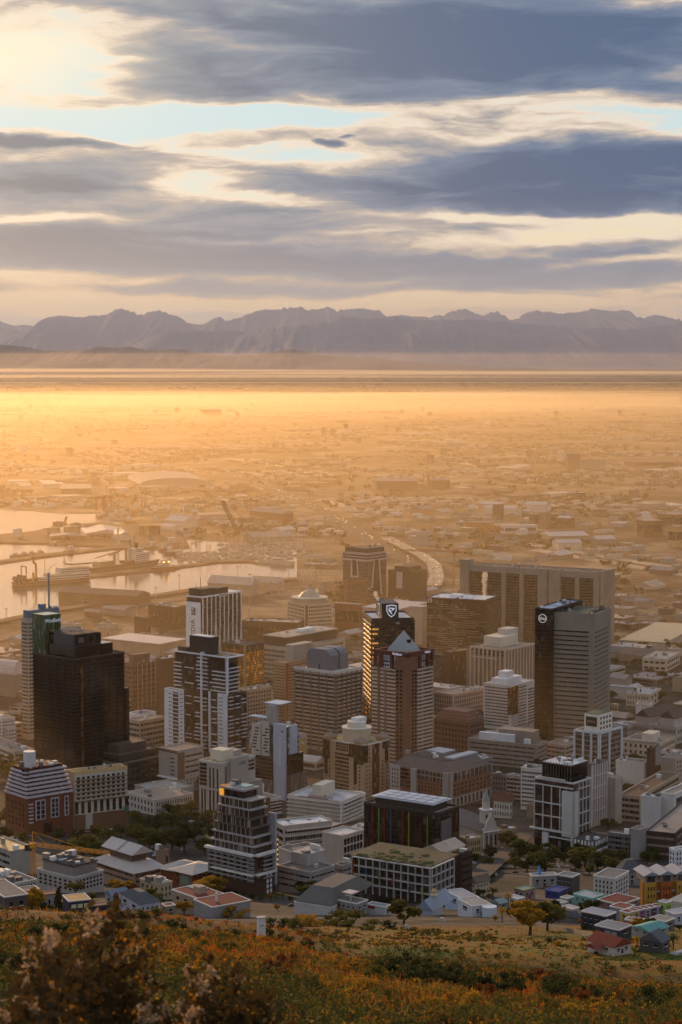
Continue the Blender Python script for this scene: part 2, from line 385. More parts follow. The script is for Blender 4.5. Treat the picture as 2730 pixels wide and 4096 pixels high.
        q = Matrix((tx, ty, n)).transposed() @ Matrix.Rotation(R(rot), 3, 'Z')
        o.rotation_euler = q.to_euler(); o.location = loc
        FONTS.append((o, w_px * s.Y / F / max(.25, abs(ty.z if rot else (math.cos(s.a) if f == 'R' else math.sin(s.a)))) if w_px else 0))
        return o
    def disc(s, f, name, x, y, r_px, m, d0=.05, d1=.2, n=24, r0=0, par=None):
        u, z, r = s.u(f, x), s.zz(y), r_px * s.Y / F; mb = MB(); vs = []
        for dd in (d0, d1):
            for i in range(n): vs.append((u + r * math.cos(6.2832 * i / n), z + r * math.sin(6.2832 * i / n), dd))
        if r0:
            q = r0 * s.Y / F
            for dd in (d0, d1):
                for i in range(n): vs.append((u + q * math.cos(6.2832 * i / n), z + q * math.sin(6.2832 * i / n), dd))
            fs = [(n + i, n + (i + 1) % n, 3 * n + (i + 1) % n, 3 * n + i) for i in range(n)] + [(i, (i + 1) % n, n + (i + 1) % n, n + i) for i in range(n)]
        else: fs = [tuple(range(n, 2 * n))] + [(i, (i + 1) % n, n + (i + 1) % n, n + i) for i in range(n)]
        mb.add([(a, -c, b) if f == 'R' else (-c, a, b) for a, b, c in vs], fs); return s.p(name, mb, m, par=par)
    def poly(s, f, name, pts, m, d0=.05, d1=.2):
        """flat outline (photo pixels) standing off a face"""
        q = [(s.u(f, x), s.zz(y)) for x, y in pts]; n = len(q)
        vs = [(a, -d, b) if f == 'R' else (-d, a, b) for d in (d0, d1) for a, b in q]
        return s.p(name, MB().add(vs, [tuple(range(n, 2 * n)), tuple(range(n - 1, -1, -1))] + [(i, (i + 1) % n, n + (i + 1) % n, n + i) for i in range(n)]), m)
ROOF = mat('7d7670', .9, 'roof'); ROOFW = mat('c8c8c8', .6, 'roof'); ROOFD = mat('4a4542', .9, 'roof')
UNITM = [mat('b9b9b6', .5), mat('8a8580', .6), mat('d6d4cf', .6), mat('66625e', .7)]
GD = glass('2a211b'); GB = glass('1d1a18'); GG = glass('3a322c'); GX = glass('100d0a', .1, .05); GLIT = lamp('ffb545', 1.6)
WHITE = mat('dcdcdc', .6); CREAM = mat('cdc1ad', .8); GREY = mat('9b9690', .8); CONC = mat('a39a8e', .85); DARK = mat('37302b', .6); BEIGE = mat('b5a692', .85); PINK = mat('b79a88', .85)
BRICK = mat('7d4630', .85, 'brick'); BROWN = mat('6a4c3c', .85); TAN = mat('a08467', .85); STEEL = mat('8f959b', .45)
# ------------------------------------------------------------------ ground, plain, hills, air
def sheet(name, ys, us, zf, m, ext=60.0, xmax=15500):
    vs, fs = [], []; n = len(us)
    for y in ys:
        for u in us:
            x = max(-xmax, min(xmax, u * (max(y, 0) + ext))); vs.append((x, y, zf(x, y)))
    for j in range(len(ys) - 1):
        for i in range(n - 1): fs.append((j * n + i, j * n + i + 1, (j + 1) * n + i + 1, (j + 1) * n + i))
    me = bpy.data.meshes.new(name); me.from_pydata(vs, [], fs); me.materials.append(m)
    me.polygons.foreach_set('use_smooth', [True] * len(fs))
    return tag(link(name, me), kind='structure')
def ground_mat(name, cols, scales, rough=.95, cell=0.0):
    m = bpy.data.materials.new(name); m.use_nodes = True; nt = m.node_tree; N, Lk = nt.nodes, nt.links; p = N['Principled BSDF']
    p.inputs['Roughness'].default_value = rough; p.inputs['Specular IOR Level'].default_value = .1
    tc = N.new('ShaderNodeTexCoord'); last = None
    for k, (c, s) in enumerate(zip(cols, scales)):
        if last is None:
            rgb = N.new('ShaderNodeRGB'); rgb.outputs[0].default_value = (*hexc(c), 1); last = rgb.outputs[0]; continue
        n = N.new('ShaderNodeTexNoise'); n.inputs['Scale'].default_value = s; n.inputs['Detail'].default_value = 6; n.inputs['Roughness'].default_value = .65
        Lk.new(tc.outputs['Object'], n.inputs['Vector'])
        mr = N.new('ShaderNodeMapRange'); mr.inputs[1].default_value = .5; mr.inputs[2].default_value = .6; Lk.new(n.outputs[0], mr.inputs[0])
        mx = N.new('ShaderNodeMix'); mx.data_type = 'RGBA'; Lk.new(mr.outputs[0], mx.inputs[0]); Lk.new(last, mx.inputs[6]); mx.inputs[7].default_value = (*hexc(c), 1); last = mx.outputs[2]
    if cell:
        v = N.new('ShaderNodeTexVoronoi'); v.inputs['Scale'].default_value = cell; v.distance = 'MANHATTAN'; Lk.new(tc.outputs['Object'], v.inputs['Vector'])
        sc = N.new('ShaderNodeSeparateColor'); Lk.new(v.outputs['Color'], sc.inputs[0])
        ma = N.new('ShaderNodeMath'); ma.operation = 'MULTIPLY_ADD'; Lk.new(sc.outputs[0], ma.inputs[0]); ma.inputs[1].default_value = .9; ma.inputs[2].default_value = .55
        vm = N.new('ShaderNodeVectorMath'); vm.operation = 'SCALE'; Lk.new(last, vm.inputs[0]); Lk.new(ma.outputs[0], vm.inputs['Scale']); last = vm.outputs[0]
    Lk.new(last, p.inputs['Base Color']); return m
US = [i / 60 * .6 for i in range(-60, 61)]
def geo(a, b, k):
    out = []; y = a
    while y < b: out.append(y); y *= k
    return out + [b]
sheet('hillside', [-50, -25, -10, 0, 2, 4] + geo(6, 552, 1.03), [i / 70 * .6 for i in range(-70, 71)], ground, ground_mat('hill_soil', ['56381f', '664a22', '3f3d1a', '4a301a'], [0, .06, .025, .3]))
sheet('city_ground', geo(552, 2000, 1.03), US, lambda x, y: ground(x, y), ground_mat('city_soil', ['35322f', '3f3a36', '2c2a22', '4a443e'], [0, .02, .008, .05], cell=.02))
sheet('field', geo(252, 548, 1.02), [-.012 + .19 * i / 30 for i in range(31)], lambda x, y: ground(x, y) + .06, ground_mat('field_grass', ['6a4c20', '46521e', '80581f', '545020'], [0, .013, .06, .12]), 0)
sheet('plain', geo(2000, 21300, 1.06), [i / 40 * 1.1 for i in range(-40, 41)], lambda x, y: 0, ground_mat('plain_soil', ['5c4632', '3c3424', '7a624a', '4a3c2c', '8a7760'], [0, .0018, .004, .0011, .009], cell=.006))
tag(MB().box(-90000, 90000, 21600, 110000, -1, 0).build('far_plain', None, ground_mat('far_soil', ['75604e', '685444', '84705c'], [0, .0006, .002])), kind='structure')
def ridge(name, D, pts, base_px, m, depth, rough, seed):
    """a mountain range: the crest as given, spurs and gullies down to the plain in front"""
    vs, fs = [], []; n0 = 900; rows = 24
    xs = [pts[0][0] + (pts[-1][0] - pts[0][0]) * i / n0 for i in range(n0 + 1)]
    def crest(x):
        for (a, ya), (b, yb) in zip(pts, pts[1:]):
            if a <= x <= b: return ya + (yb - ya) * (x - a) / (b - a)
        return pts[-1][1]
    zb = -2
    for j in range(rows):
        t = j / (rows - 1)
        for x in xs:
            rx, rz = ray(x, crest(x)); zc = H + rz * D
            zc += max(0, 1 - 9 * t) * rough * (noise.noise((x * .02 + seed, 1.3, 0)) * 1.0 + .9 * noise.noise((x * .07, seed, 0)) + .8 * abs(noise.noise((x * .16, seed, 4.0))))
            sp = noise.noise((x * .012 + seed, t * 1.6, 2.0)) + .5 * noise.noise((x * .035, t * 3.2, seed)) + .2 * noise.noise((x * .05, t * 9, seed))
            z = zb + (zc - zb) * ((1 - t) ** (1.25 + .5 * math.sin(x * .011 + seed)) + .13 * sp * math.sin(math.pi * t))
            if j == rows - 1: z = zb
            Y = D - depth * (t + .05 * sp * math.sin(math.pi * t)); vs.append((rx * D * (1 - .0 * t), Y, min(z, zc)))
    n = n0 + 1
    for x in xs:
        rx, rz = ray(x, crest(x)); vs.append((rx * D, D + depth * .6, zb))
    for j in range(rows - 1):
        for i in range(n0): fs.append((j * n + i, (j + 1) * n + i, (j + 1) * n + i + 1, j * n + i + 1))
    k = rows * n
    for i in range(n0): fs.append((i, i + 1, k + i + 1, k + i))
    me = bpy.data.meshes.new(name); me.from_pydata(vs, [], fs); me.materials.append(m); me.polygons.foreach_set('use_smooth', [True] * len(fs))
    return tag(link(name, me), kind='structure')
def zpts(x0, y0, k, s): return [(x0 + a / k, y0 + b / k) for a, b in s]
MA = zpts(0, 1150, 1.1486, [(180, 200), (205, 150), (230, 130), (280, 132), (350, 138), (400, 132), (450, 125), (490, 124), (530, 103), (560, 100), (590, 100), (640, 122), (655, 125), (700, 108), (740, 112), (780, 128), (830, 140), (860, 158), (890, 175), (940, 168), (985, 140), (1010, 137), (1030, 152), (1070, 148), (1130, 128), (1180, 115), (1230, 103), (1290, 102), (1310, 93), (1345, 96), (1365, 98), (1380, 90), (1410, 108), (1440, 103), (1480, 100), (1520, 96), (1550, 108)])
MC = zpts(1365, 1150, 1.1486, [(0, 105), (50, 100), (100, 98), (170, 103), (210, 130), (290, 128), (350, 135), (400, 142), (440, 122), (470, 125), (510, 108), (570, 98), (600, 115), (640, 130), (690, 122), (715, 116), (750, 133), (780, 153), (830, 130), (900, 102), (930, 112), (950, 105), (990, 122), (1050, 116), (1110, 112), (1155, 94), (1190, 105), (1240, 108), (1290, 106), (1330, 115), (1350, 138), (1400, 140), (1440, 130), (1490, 132), (1530, 150), (1550, 145), (1568, 158)])
rock = ground_mat('haze_tinted_rock', ['5c5e6c', '666672', '525464'], [0, .0005, .002])  # blue-grey partly holds distance haze put into the rock colour
rock2 = ground_mat('hill_scrub', ['40352e', '362d27', '4c4038'], [0, .0012, .004])
ridge('mountain_range', 66000, [(-900, 1330), (-500, 1295), (-200, 1300), (60, 1322), (150, 1330)] + MA + MC + [(2900, 1300), (3200, 1270), (3600, 1310)], 1470, rock, 11000, 66, 3.0)
ridge('distant_mountains', 78000, [(-1200, 1300), (-400, 1285), (0, 1285), (60, 1304), (95, 1297), (157, 1307), (400, 1330), (3600, 1350)], 1470, rock, 8000, 54, 9.0)
ridge('foothill_range', 56000, [(-900, 1430), (100, 1420), (500, 1400), (620, 1340), (760, 1322), (1000, 1330), (1150, 1310), (1330, 1290), (1365, 1262), (1480, 1274), (1560, 1268), (1720, 1280), (1890, 1282), (2060, 1288), (2300, 1310), (2520, 1322), (2730, 1290), (3300, 1330)], 1470, rock, 8000, 56, 5.0)
ridge('hills', 44000, zpts(0, 1150, 1.1486, [(-900, 300), (-400, 250), (0, 262), (60, 268), (130, 275), (200, 288), (300, 290), (400, 280), (455, 270), (520, 278), (600, 273), (680, 290), (750, 285), (830, 283), (900, 300), (1000, 312), (1100, 315), (1180, 308), (1250, 295), (1340, 284), (1400, 295), (1480, 308), (1568, 318), (1750, 325), (1868, 340), (2018, 350), (2168, 362), (2368, 368), (2568, 375), (2768, 375), (2968, 385), (3136, 400), (4000, 420)]), 1470, rock2, 4500, 16, 7.0)
def air(name, side, x1, dens, col, g):
    """still air of even density: a side profile (distance, height) drawn across the scene"""
    m = bpy.data.materials.new(name + '_air'); m.use_nodes = True; nt = m.node_tree; nt.nodes.clear()
    pv = nt.nodes.new('ShaderNodeVolumePrincipled'); o_ = nt.nodes.new('ShaderNodeOutputMaterial'); nt.links.new(pv.outputs[0], o_.inputs['Volume'])
    pv.inputs['Density'].default_value = dens; pv.inputs['Anisotropy'].default_value = g; pv.inputs['Color'].default_value = (*col, 1)
    n = len(side); vs = [(x, y, z) for x in (-x1, x1) for y, z in side]
    fs = [tuple(range(n)), tuple(range(2 * n - 1, n - 1, -1))] + [(i, n + i, n + (i + 1) % n, (i + 1) % n) for i in range(n)]
    o = MB().add(vs, fs).build(name, None, m); bm = bmesh.new(); bm.from_mesh(o.data); bmesh.ops.recalc_face_normals(bm, faces=bm.faces); bm.to_mesh(o.data); bm.free()
    return tag(o, kind='stuff')
for a in AIRS: air(*a)
fm = bpy.data.materials.new('fog'); fm.use_nodes = True; nt = fm.node_tree; nt.nodes.clear(); pv = nt.nodes.new('ShaderNodeVolumePrincipled'); o_ = nt.nodes.new('ShaderNodeOutputMaterial'); nt.links.new(pv.outputs[0], o_.inputs['Volume'])
pv.inputs['Density'].default_value = 2.3e-4; pv.inputs['Anisotropy'].default_value = .6; pv.inputs['Color'].default_value = (1, .88, .66, 1)
for k in range(14):
    y = (9300, 10200, 11000, 11800, 12600, 13400, 14300, 15000, 12200, 10600, 13800, 26500, 31000, 36000)[k]; x = (-1200, 1500, -200, 2600, -2400, 600, -1300, 2000, 300, 3200, -3400, -3000, 4500, -6000)[k] * 1.0; rx, ry, rz = (2200, 2600, 3000, 2200, 2400, 3600, 3000, 2600, 3400, 1800, 1800, 7000, 8000, 9000)[k], (900, 1500, 1700, 1600, 1900, 2200, 1900, 1500, 2400, 1200, 1500, 1500, 2600, 1800)[k], (36, 44, 50, 46, 48, 44, 34, 26, 54, 30, 34, 40, 55, 60)[k]
    bm = bmesh.new(); bmesh.ops.create_icosphere(bm, subdivisions=4, radius=1)
    for v in bm.verts: v.co *= 1 + .3 * noise.noise(v.co * 1.7 + Vector((k * 7, 0, 0))) + .15 * noise.noise(v.co * 5)
    for v in bm.verts:
        q = min(1, math.hypot(v.co.x, v.co.y) / 1.15); v.co = Vector((v.co.x * rx, v.co.y * ry, max(-.8 / rz, v.co.z * (1 - q * q) if v.co.z > 0 else v.co.z) * rz))
    me = bpy.data.meshes.new('fog_bank'); bm.to_mesh(me); bm.free(); me.materials.append(fm); q = link('fog_bank', me); q.location = (x, y, 0); tag(q, kind='stuff')
# ------------------------------------------------------------------ harbour
def flat(name, pts, z0, z1, m, kind='structure', start=330.0):
    """a slab on the shore whose outline the photo shows"""
    q = []
    for x, y in pts:
        rx, rz = ray(x, y); d = (H - z1) / -rz; q.append((rx * d, d))
    return tag(MB().prism(q, z0, z1).build(name, None, m), kind=kind)
WAT = mat('3a3a38', .13, 'water', .5)
QUAY = mat('5d4a3a', .95, 'wall', .1)
flat('water', [(-600, 2040), (-100, 2036), (0, 2038), (120, 2045), (250, 2056), (395, 2056), (420, 2080), (560, 2105), (620, 2150), (800, 2165), (1000, 2175), (1190, 2200), (1188, 2312), (1000, 2322), (850, 2340), (560, 2384), (220, 2434), (0, 2478), (-600, 2590)], -1.5, .35, WAT)
flat('tank_spit', [(-600, 2160), (0, 2136), (147, 2122), (210, 2104), (400, 2088), (560, 2104), (720, 2120), (760, 2185), (640, 2192), (530, 2190), (330, 2178), (190, 2172), (100, 2170), (0, 2168), (-600, 2190)], -1.4, 2.6, QUAY)
flat('breakwater', [(-300, 2285), (0, 2240), (180, 2213), (450, 2184), (640, 2174), (640, 2184), (450, 2193), (180, 2224), (0, 2250), (-300, 2297)], -1.4, 2.4, QUAY)
flat('pier', [(352, 2297), (690, 2260), (720, 2262), (720, 2270), (690, 2271), (352, 2307)], -1.4, 2.4, QUAY)
flat('marina_mole', [(700, 2262), (868, 2240), (1002, 2238), (1035, 2249), (1035, 2254), (1002, 2245), (868, 2248), (702, 2270)], -1.4, 2.2, QUAY)
flat('quay', [(700, 2372), (850, 2338), (1000, 2319), (1190, 2309), (1190, 2318), (1000, 2330), (850, 2350), (560, 2393), (220, 2444), (0, 2488), (-500, 2590), (-500, 2570), (0, 2476), (220, 2432), (560, 2382)], -1.4, 2.6, QUAY)
# ------------------------------------------------------------------ roads
ASPH = ground_mat('asphalt', ['413d3a', '353230'], [0, .15], .8); PALE = ground_mat('rail_bed', ['b09a80', '94806a', 'c4ae92'], [0, .02, .05])
def road(name, pts, w, m, lift=.3, curb=0):
    p = [Vector(hit(*q)) for q in pts]; s = []
    for a, b in zip(p, p[1:]):
        n = max(1, int((b - a).length / 25)); s += [a.lerp(b, i / n) for i in range(n)]
    s.append(p[-1]); vs, fs = [], []
    for i, c in enumerate(s):
        d = (s[min(i + 1, len(s) - 1)] - s[max(i - 1, 0)]); nn = Vector((-d.y, d.x, 0)).normalized() * w / 2
        for k in (-1, 1):
            q = c + nn * k; vs.append((q.x, q.y, max(ground(q.x, q.y), c.z) + lift))
    for i in range(len(s) - 1): fs.append((2 * i, 2 * i + 1, 2 * i + 3, 2 * i + 2))
    tag(MB().add(vs, fs).build(name, None, m), kind='structure'); return s
HWY = road('highway', [(250, 1775), (376, 1792), (510, 1840), (720, 1874), (874, 1897), (1000, 1919), (1110, 1963), (1180, 2001), (1257, 2027), (1320, 2060), (1400, 2110), (1450, 2145), (1486, 2167), (1570, 2216), (1646, 2247), (1690, 2285), (1680, 2340)], 34, ASPH)
HW2 = road('elevated_road', [(1543, 2162), (1602, 2194), (1691, 2238), (1738, 2274), (1748, 2323), (1736, 2360)], 20, PALE, 6)
for k, q in enumerate([[(1287, 1998), (1340, 2012), (1445, 2050), (1500, 2060)], [(2085, 2172), (2330, 2212), (2560, 2250), (2800, 2290)], [(2140, 2200), (2400, 2245), (2730, 2300), (2900, 2330)], [(900, 1833), (1060, 1855), (1285, 1890)], [(965, 1887), (1060, 1903), (1150, 1917)], [(1700, 1832), (1850, 1852), (2040, 1890)], [(1735, 1839), (1900, 1862), (2000, 1880)], [(560, 2560), (700, 2500), (900, 2420), (1200, 2345), (1400, 2320)], [(-200, 2620), (200, 2500), (600, 2420), (1000, 2352), (1200, 2335)]]):
    road('railway_yard' if k < 7 else 'harbour_road', q, 26 if k < 7 else 16, PALE if k < 7 else ASPH, .4 + .05 * k)
for k, q in enumerate([[(1820, 3520), (2000, 3490), (2140, 3500)], [(1850, 3560), (2050, 3385), (2110, 3330)], [(2230, 3560), (2240, 3440), (2260, 3380)], [(1900, 3475), (2100, 3470), (2320, 3475)], [(2440, 2720), (2600, 2690), (2760, 2680)], [(2450, 2640), (2600, 2580), (2760, 2560)]]):
    road('street', q, 11, ASPH, .25 + .03 * k)
# ------------------------------------------------------------------ the towers of the centre
def tower_glass():
    b = B('glass_tower', 'dark glass tower with stepped crown, tallest mass beside the brick terraces', 'office tower', 133, 300, 499, 2642, 3185, 47, GX)
    b.bands('L', 133, 300, 2655, 3170, 34, .12, mat('221e1a', .3), 'spandrel', .12); b.bands('R', 300, 499, 2655, 3170, 34, .12, mat('221e1a', .3), 'spandrel', .12)
    b.cols('L', .05, .98, 2642, 3180, 6, .03, mat('241f1b', .5), 'mullion', .35); b.cols('R', .03, .97, 2642, 3180, 8, .03, mat('241f1b', .5), 'mullion', .35)
    b.face('R', 'glazed_slot', glass('5a4020', .05), 322, 331, 2660, 3170, 0, .45)
    b.top(ROOFD, DARK, 1.2)
    z1 = b.zz(2592); z2 = b.zz(2548)
    b.p('crown_step', MB().box(.06 * b.W, .8 * b.W, .04 * b.L, .96 * b.L, b.zt, z1), GX); b.p('crown', MB().box(.1 * b.W, .62 * b.W, .1 * b.L, .9 * b.L, z1, z2), GX)
    b.p('crown_panel', MB().box(.18 * b.W, .28 * b.W, .1 * b.L - .4, .1 * b.L, z1 + 2, z2 - 2), mat('55505a', .4)); b.p('crown_roof', MB().box(.12 * b.W, .6 * b.W, .12 * b.L, .88 * b.L, z2, z2 + .3), ROOFD)
    mb = MB()
    for k in range(24):
        a0, a1 = k * .2618, (k + 1) * .2618; c = (.36 * b.W, .5 * b.L); r = .17 * b.W
        mb.tube((c[0] + r * math.cos(a0), c[1] + r * math.sin(a0), z2 + 2), (c[0] + r * math.cos(a1), c[1] + r * math.sin(a1), z2 + 2), .35)
        if k % 4 == 0: mb.tube((c[0] + r * math.cos(a0), c[1] + r * math.sin(a0), z2), (c[0] + r * math.cos(a0), c[1] + r * math.sin(a0), z2 + 2), .2)
    b.p('helipad_ring', mb, STEEL)
    g = b.p('glass_wing', MB().box(.02 * b.W, .32 * b.W, .72 * b.L, 1.02 * b.L, b.zt, b.zz(2478)), glass('3c4a1e', .1, .5))
    mb = MB()
    for k in range(9): mb.box(.02 * b.W - .3, .02 * b.W, (.72 + .0375 * k) * b.L - .2, (.72 + .0375 * k) * b.L + .2, b.zt, b.zz(2478))
    for k in range(9): mb.box(.02 * b.W + .0375 * k * b.W - .2, .02 * b.W + .0375 * k * b.W + .2, .72 * b.L - .3, .72 * b.L, b.zt, b.zz(2478))
    b.p('wing_frame', mb, mat('4c5a40', .4))
    c = b.text('R', 'WesBank', 215, 2503, 17, lamp('c8c8d8', .25), 58); c.location = (.17 * b.W, .72 * b.L - .5, b.zz(2503))
    b.face('R', 'side_wing', GX, 499, 514, 2785, 3185, -8, .6); b.done()
    p = B('podium_block', 'black ribbed podium block at the foot of the dark glass tower', 'office block', 300, 480, 636, 3025, 3175, 50, DARK)
    p.cols('R', .05, .98, .05, .92, 9, .05, mat('5b4c42', .7), 'pier', .3); p.grid('R', .02, .98, .05, .9, 18, 5, .5, .5, GB); p.bands('L', .03, .97, .05, .95, 5, .5, GB); p.top(ROOFD, mat('5a4e46', .8)); p.rb('roof_step', mat('4a3f38', .8), .1, .8, .1, .9, 6); p.rb('roof_ledge', mat('75685e', .8), -.02, 1.01, -.02, 1.01, 1.2, p.zz(3060)); p.units(6); p.done()
tower_glass()
def tower_slab():
    b = B('slab_tower', 'pale banded slab tower with blue-grey plant box behind the dark glass tower', 'office tower', 86, 118, 243, 2478, 2960, 47, mat('b09c86', .8))
    b.bands('L', .06, .94, 2490, 2940, 30, .5, GG, mull=5); b.bands('R', .03, .97, 2490, 2940, 30, .5, GG, mull=16); b.top()
    b.rb('plant_room', mat('70757d', .6), .05, .98, .05, .95, b.zz(2444) - b.zt); b.rb('plant_cap', mat('5b6e88', .6), .45, .6, .2, .7, b.zz(2425) - b.zt, h0=b.zz(2446) - b.zt)
    z = b.zz(2444)
    b.p('antenna', MB().tube((.75 * b.W, .5 * b.L, z), (.75 * b.W, .5 * b.L, b.zz(2305)), .8, 8).cyl(.75 * b.W, .5 * b.L, b.zz(2305), b.zz(2302), 2.0, 10), mat('a39a8c', .7))
    mb = MB(); 
    for k in range(9):
        mb.box(.12 * b.W + k * .09 * b.W, .12 * b.W + k * .09 * b.W + 1.6, .05 * b.L - .35, .05 * b.L, b.zz(2474), b.zz(2467))
    b.p('sign_lettering', mb, mat('b02818', .5)); b.units(4, z=z); b.done()
tower_slab()
def tower_media():
    b = B('media_tower', 'white edged office tower with branching ribs over dark glass', 'office tower', 747, 810, 966, 2392, 2700, 53, glass('2c2118'))
    b.bands('R', .02, .98, 2396, 2690, 19, .25, mat('3a2d24', .5), 'spandrel', .1)
    b.p('end_panel', MB().box(-.6, .0, .07 * b.L, b.L + .2, b.zz(2700), b.zz(2411)), mat('e2e0dc', .5)); b.face('L', 'dark_band', GB, .02, .98, 2396, 2411, 0, .3)
    WR = mat('d8d6d2', .5)
    b.face('R', 'cornice', WR, -.02, 1.02, 2392, 2386, 0, .8); b.face('L', 'cornice', WR, -.02, 1.02, 2392, 2386, 0, .8)
    for i in range(10):
        u = b.W * (.015 + .97 * i / 9); lean = b.W * .05 * rnd.uniform(.6, 1.2); mb = MB(); zm = b.zz(rnd.uniform(2470, 2540))
        w = .45; mb.box(u - w, u + w, -.9, 0, zm, b.zt)
        mb.tube((u, -.45, zm + .3), (u - lean, -.45, b.zz(2625)), .55, 4, .4); mb.tube((u - lean, -.45, b.zz(2625)), (u - lean * .7, -.45, b.zz(2700)), .4, 4)
        if i % 2: mb.tube((u, -.45, zm + .3), (u + lean, -.45, b.zz(2650)), .55, 4, .4)
        else: mb.tube((u, -.45, zm - 9), (u + lean * .5, -.45, b.zz(2665)), .4, 4)
        b.p('branching_rib', mb, WR)
    b.text('L', 'MEDIA', 775, 2525, 22, mat('3a3430', .5), 88, 90, .75); b.face('L', 'number_plate', mat('3a3430', .5), 768, 784, 2433, 2463, .6, .7)
    b.text('L', '24', 775, 2447, 15, WR, 26, 90, .85)
    b.face('R', 'sign_board', WR, 873, 904, 2385, 2398, .8, 1.1); b.text('R', 'MEDIA24', 888.5, 2391.5, 9, mat('4a4440', .5), 28, 0, 1.25)
    b.top(ROOFD, WR, 1.4); b.rb('plant_room', DARK, .02, .3, .1, .9, 8); b.rb('plant_room', mat('2e2a20', .6), .38, .68, .05, .8, 7); b.rb('roof_rail', WR, .72, .98, .05, .95, 1.5); b.units(10)
    b.p('aerial', MB().tube((.16 * b.W, .5 * b.L, b.zt + 8), (.16 * b.W, .5 * b.L, b.zt + 18), .3).tube((.05 * b.W, .5 * b.L, b.zt + 8), (.05 * b.W, .5 * b.L, b.zt + 13), .2), DARK)
    b.p('entrance_shell', MB().cyl(-2, .5 * b.L, b.zz(2705), b.zz(2660), b.L * .62, 16, b.L * .25), mat('a3917c', .6)); b.done()
tower_media()
def blk(name, label, cat, xl, xc, xr, yt, yb, a, wall, nz, fr=.5, g=None, mull=(8, 8), units=4, roof=None, grid=None, m=.04, top=.03, bot=.04, group=None, par=None, sides='LR'):
    """ordinary block: ribbon windows floor by floor or a grid of single windows, roof, parapet and roof plant"""
    b = B(name, label, cat, xl, xc, xr, yt, yb, a, wall, group); g = g or GD
    for f, n in zip('LR', mull):
        if f not in sides: continue
        if grid and n: b.grid(f, m, 1 - m, bot, 1 - top, n, nz, grid[0], grid[1], g)
        elif n: b.bands(f, m, 1 - m, bot, 1 - top, nz, fr, g, mull=n)
    b.top(roof, par); b.units(units); b.done(); return b
blk('convention_hall', 'long dark brown hall with pale plant along its roof, beside the white ribbed tower', 'hall', 594, 700, 745, 2432, 2520, 54, mat('3e2d20', .7), 1, .5, GB, (1, 1), 12, mat('8d8278', .9, 'roof'), m=.02)
blk('stair_tower', 'narrow dark block with white window strip left of the long brown hall'.replace(' left of', ' beside'), 'block', 538, 580, 604, 2474, 2536, 54, mat('43342a', .7), 4, .4, GB, (0, 2), 1, grid=(.5, .4))
b = blk('convention_hall', 'long low dark hall with white plant strip stretching behind the golden glass block', 'hall', 968, 1190, 1218, 2494, 2575, 74, mat('3b2b1f', .7), 1, .5, GB, (1, 1), 14, mat('9a9086', .9, 'roof'), m=.02)
def hotel_dome():
    b = blk('hotel', 'cream hotel with domed crown and small square windows', 'hotel', 1149, 1222, 1330, 2420, 2545, 30, mat('c9b294', .8), 8, .4, GD, (8, 12), 3, grid=(.55, .5))
    b.face('R', 'stair_bay', mat('6e5640', .6), .0, .08, .0, 1, 0, 1.2); z = b.zt
    b.p('crown_drum', MB().cyl(.5 * b.W, .5 * b.L, z, z + 5, .52 * b.W, 24), mat('c3ac90', .7)); b.p('cornice', MB().cyl(.5 * b.W, .5 * b.L, z + 5, z + 6, .6 * b.W, 24), CREAM)
    b.p('dome', MB().cyl(.5 * b.W, .5 * b.L, z + 6, z + 11, .36 * b.W, 20, .22 * b.W).cyl(.5 * b.W, .5 * b.L, z + 11, z + 14, .22 * b.W, 20, .05 * b.W), mat('a59888', .5))
hotel_dome()
def tower_bay():
    WR = mat('b8ada4', .6)
    b = B('hotel_tower', 'tall hotel tower with white outlined recesses beside the curving highway', 'hotel', 1373, 1470, 1546, 2216, 2420, 50, mat('6d5544', .7))
    b.bands('L', .0, 1, 2250, 2415, 19, .42, GG); b.bands('R', .0, 1, 2250, 2415, 19, .42, GG)
    for f, x0, x1 in (('L', 1373, 1470), ('R', 1470, 1546)):
        for y in (2218, 2229, 2240): b.face(f, 'floor_ring', WR, -.02, 1.02, y, y + 3, 0, .8)
        b.bands(f, 0, 1, 2219, 2247, 3, .65, GB, d=.3)
    b.poly('L', 'recess', [(1411, 2246), (1427, 2246), (1432, 2306), (1408, 2306)], GX, .1, .3)
    for q in ([(1373, 2243), (1411, 2243), (1411, 2247), (1373, 2247)], [(1407, 2247), (1411, 2247), (1411, 2306), (1406, 2312), (1404, 2312)], [(1404, 2308), (1437, 2308), (1437, 2314), (1404, 2314)], [(1427, 2247), (1431, 2247), (1437, 2314), (1432, 2312)], [(1427, 2243), (1470, 2243), (1470, 2247), (1427, 2247)]): b.poly('L', 'white_frame', q, WR, .15, .7)
    b.poly('R', 'recess', [(1500, 2246), (1515, 2246), (1526, 2395), (1492, 2380)], GX, .1, .3)
    for q in ([(1470, 2243), (1498, 2241), (1498, 2245), (1470, 2247)], [(1495, 2245), (1499, 2245), (1491, 2354), (1486, 2354)], [(1455, 2354), (1491, 2350), (1491, 2354), (1459, 2358)], [(1515, 2243), (1546, 2241), (1546, 2245), (1515, 2247)], [(1514, 2246), (1518, 2246), (1528, 2385), (1523, 2385)]):
        b.poly('R', 'white_frame', [(max(1470.5, x), y) for x, y in q], WR, .15, .7)
    b.top(ROOFD, WR); b.rb('plant_screen', DARK, .05, .95, .05, .95, b.zz(2196) - b.zt); b.units(4, z=b.zz(2196)); b.done()
tower_bay()
b = blk('dark_block', 'dark brown block with one white panel beside the tall outlined hotel tower', 'office block', 1554, 1645, 1709, 2290, 2402, 50, mat('4d3a2c', .8), 11, .4, GG, (0, 10), 2, grid=(.4, .5))
b.face('L', 'white_panel', mat('d0c8c0', .6), 1588, 1611, 2292, 2358, 0, .8); b.rb('roof_step', mat('43342a', .8), .1, .9, .2, .8, 6)
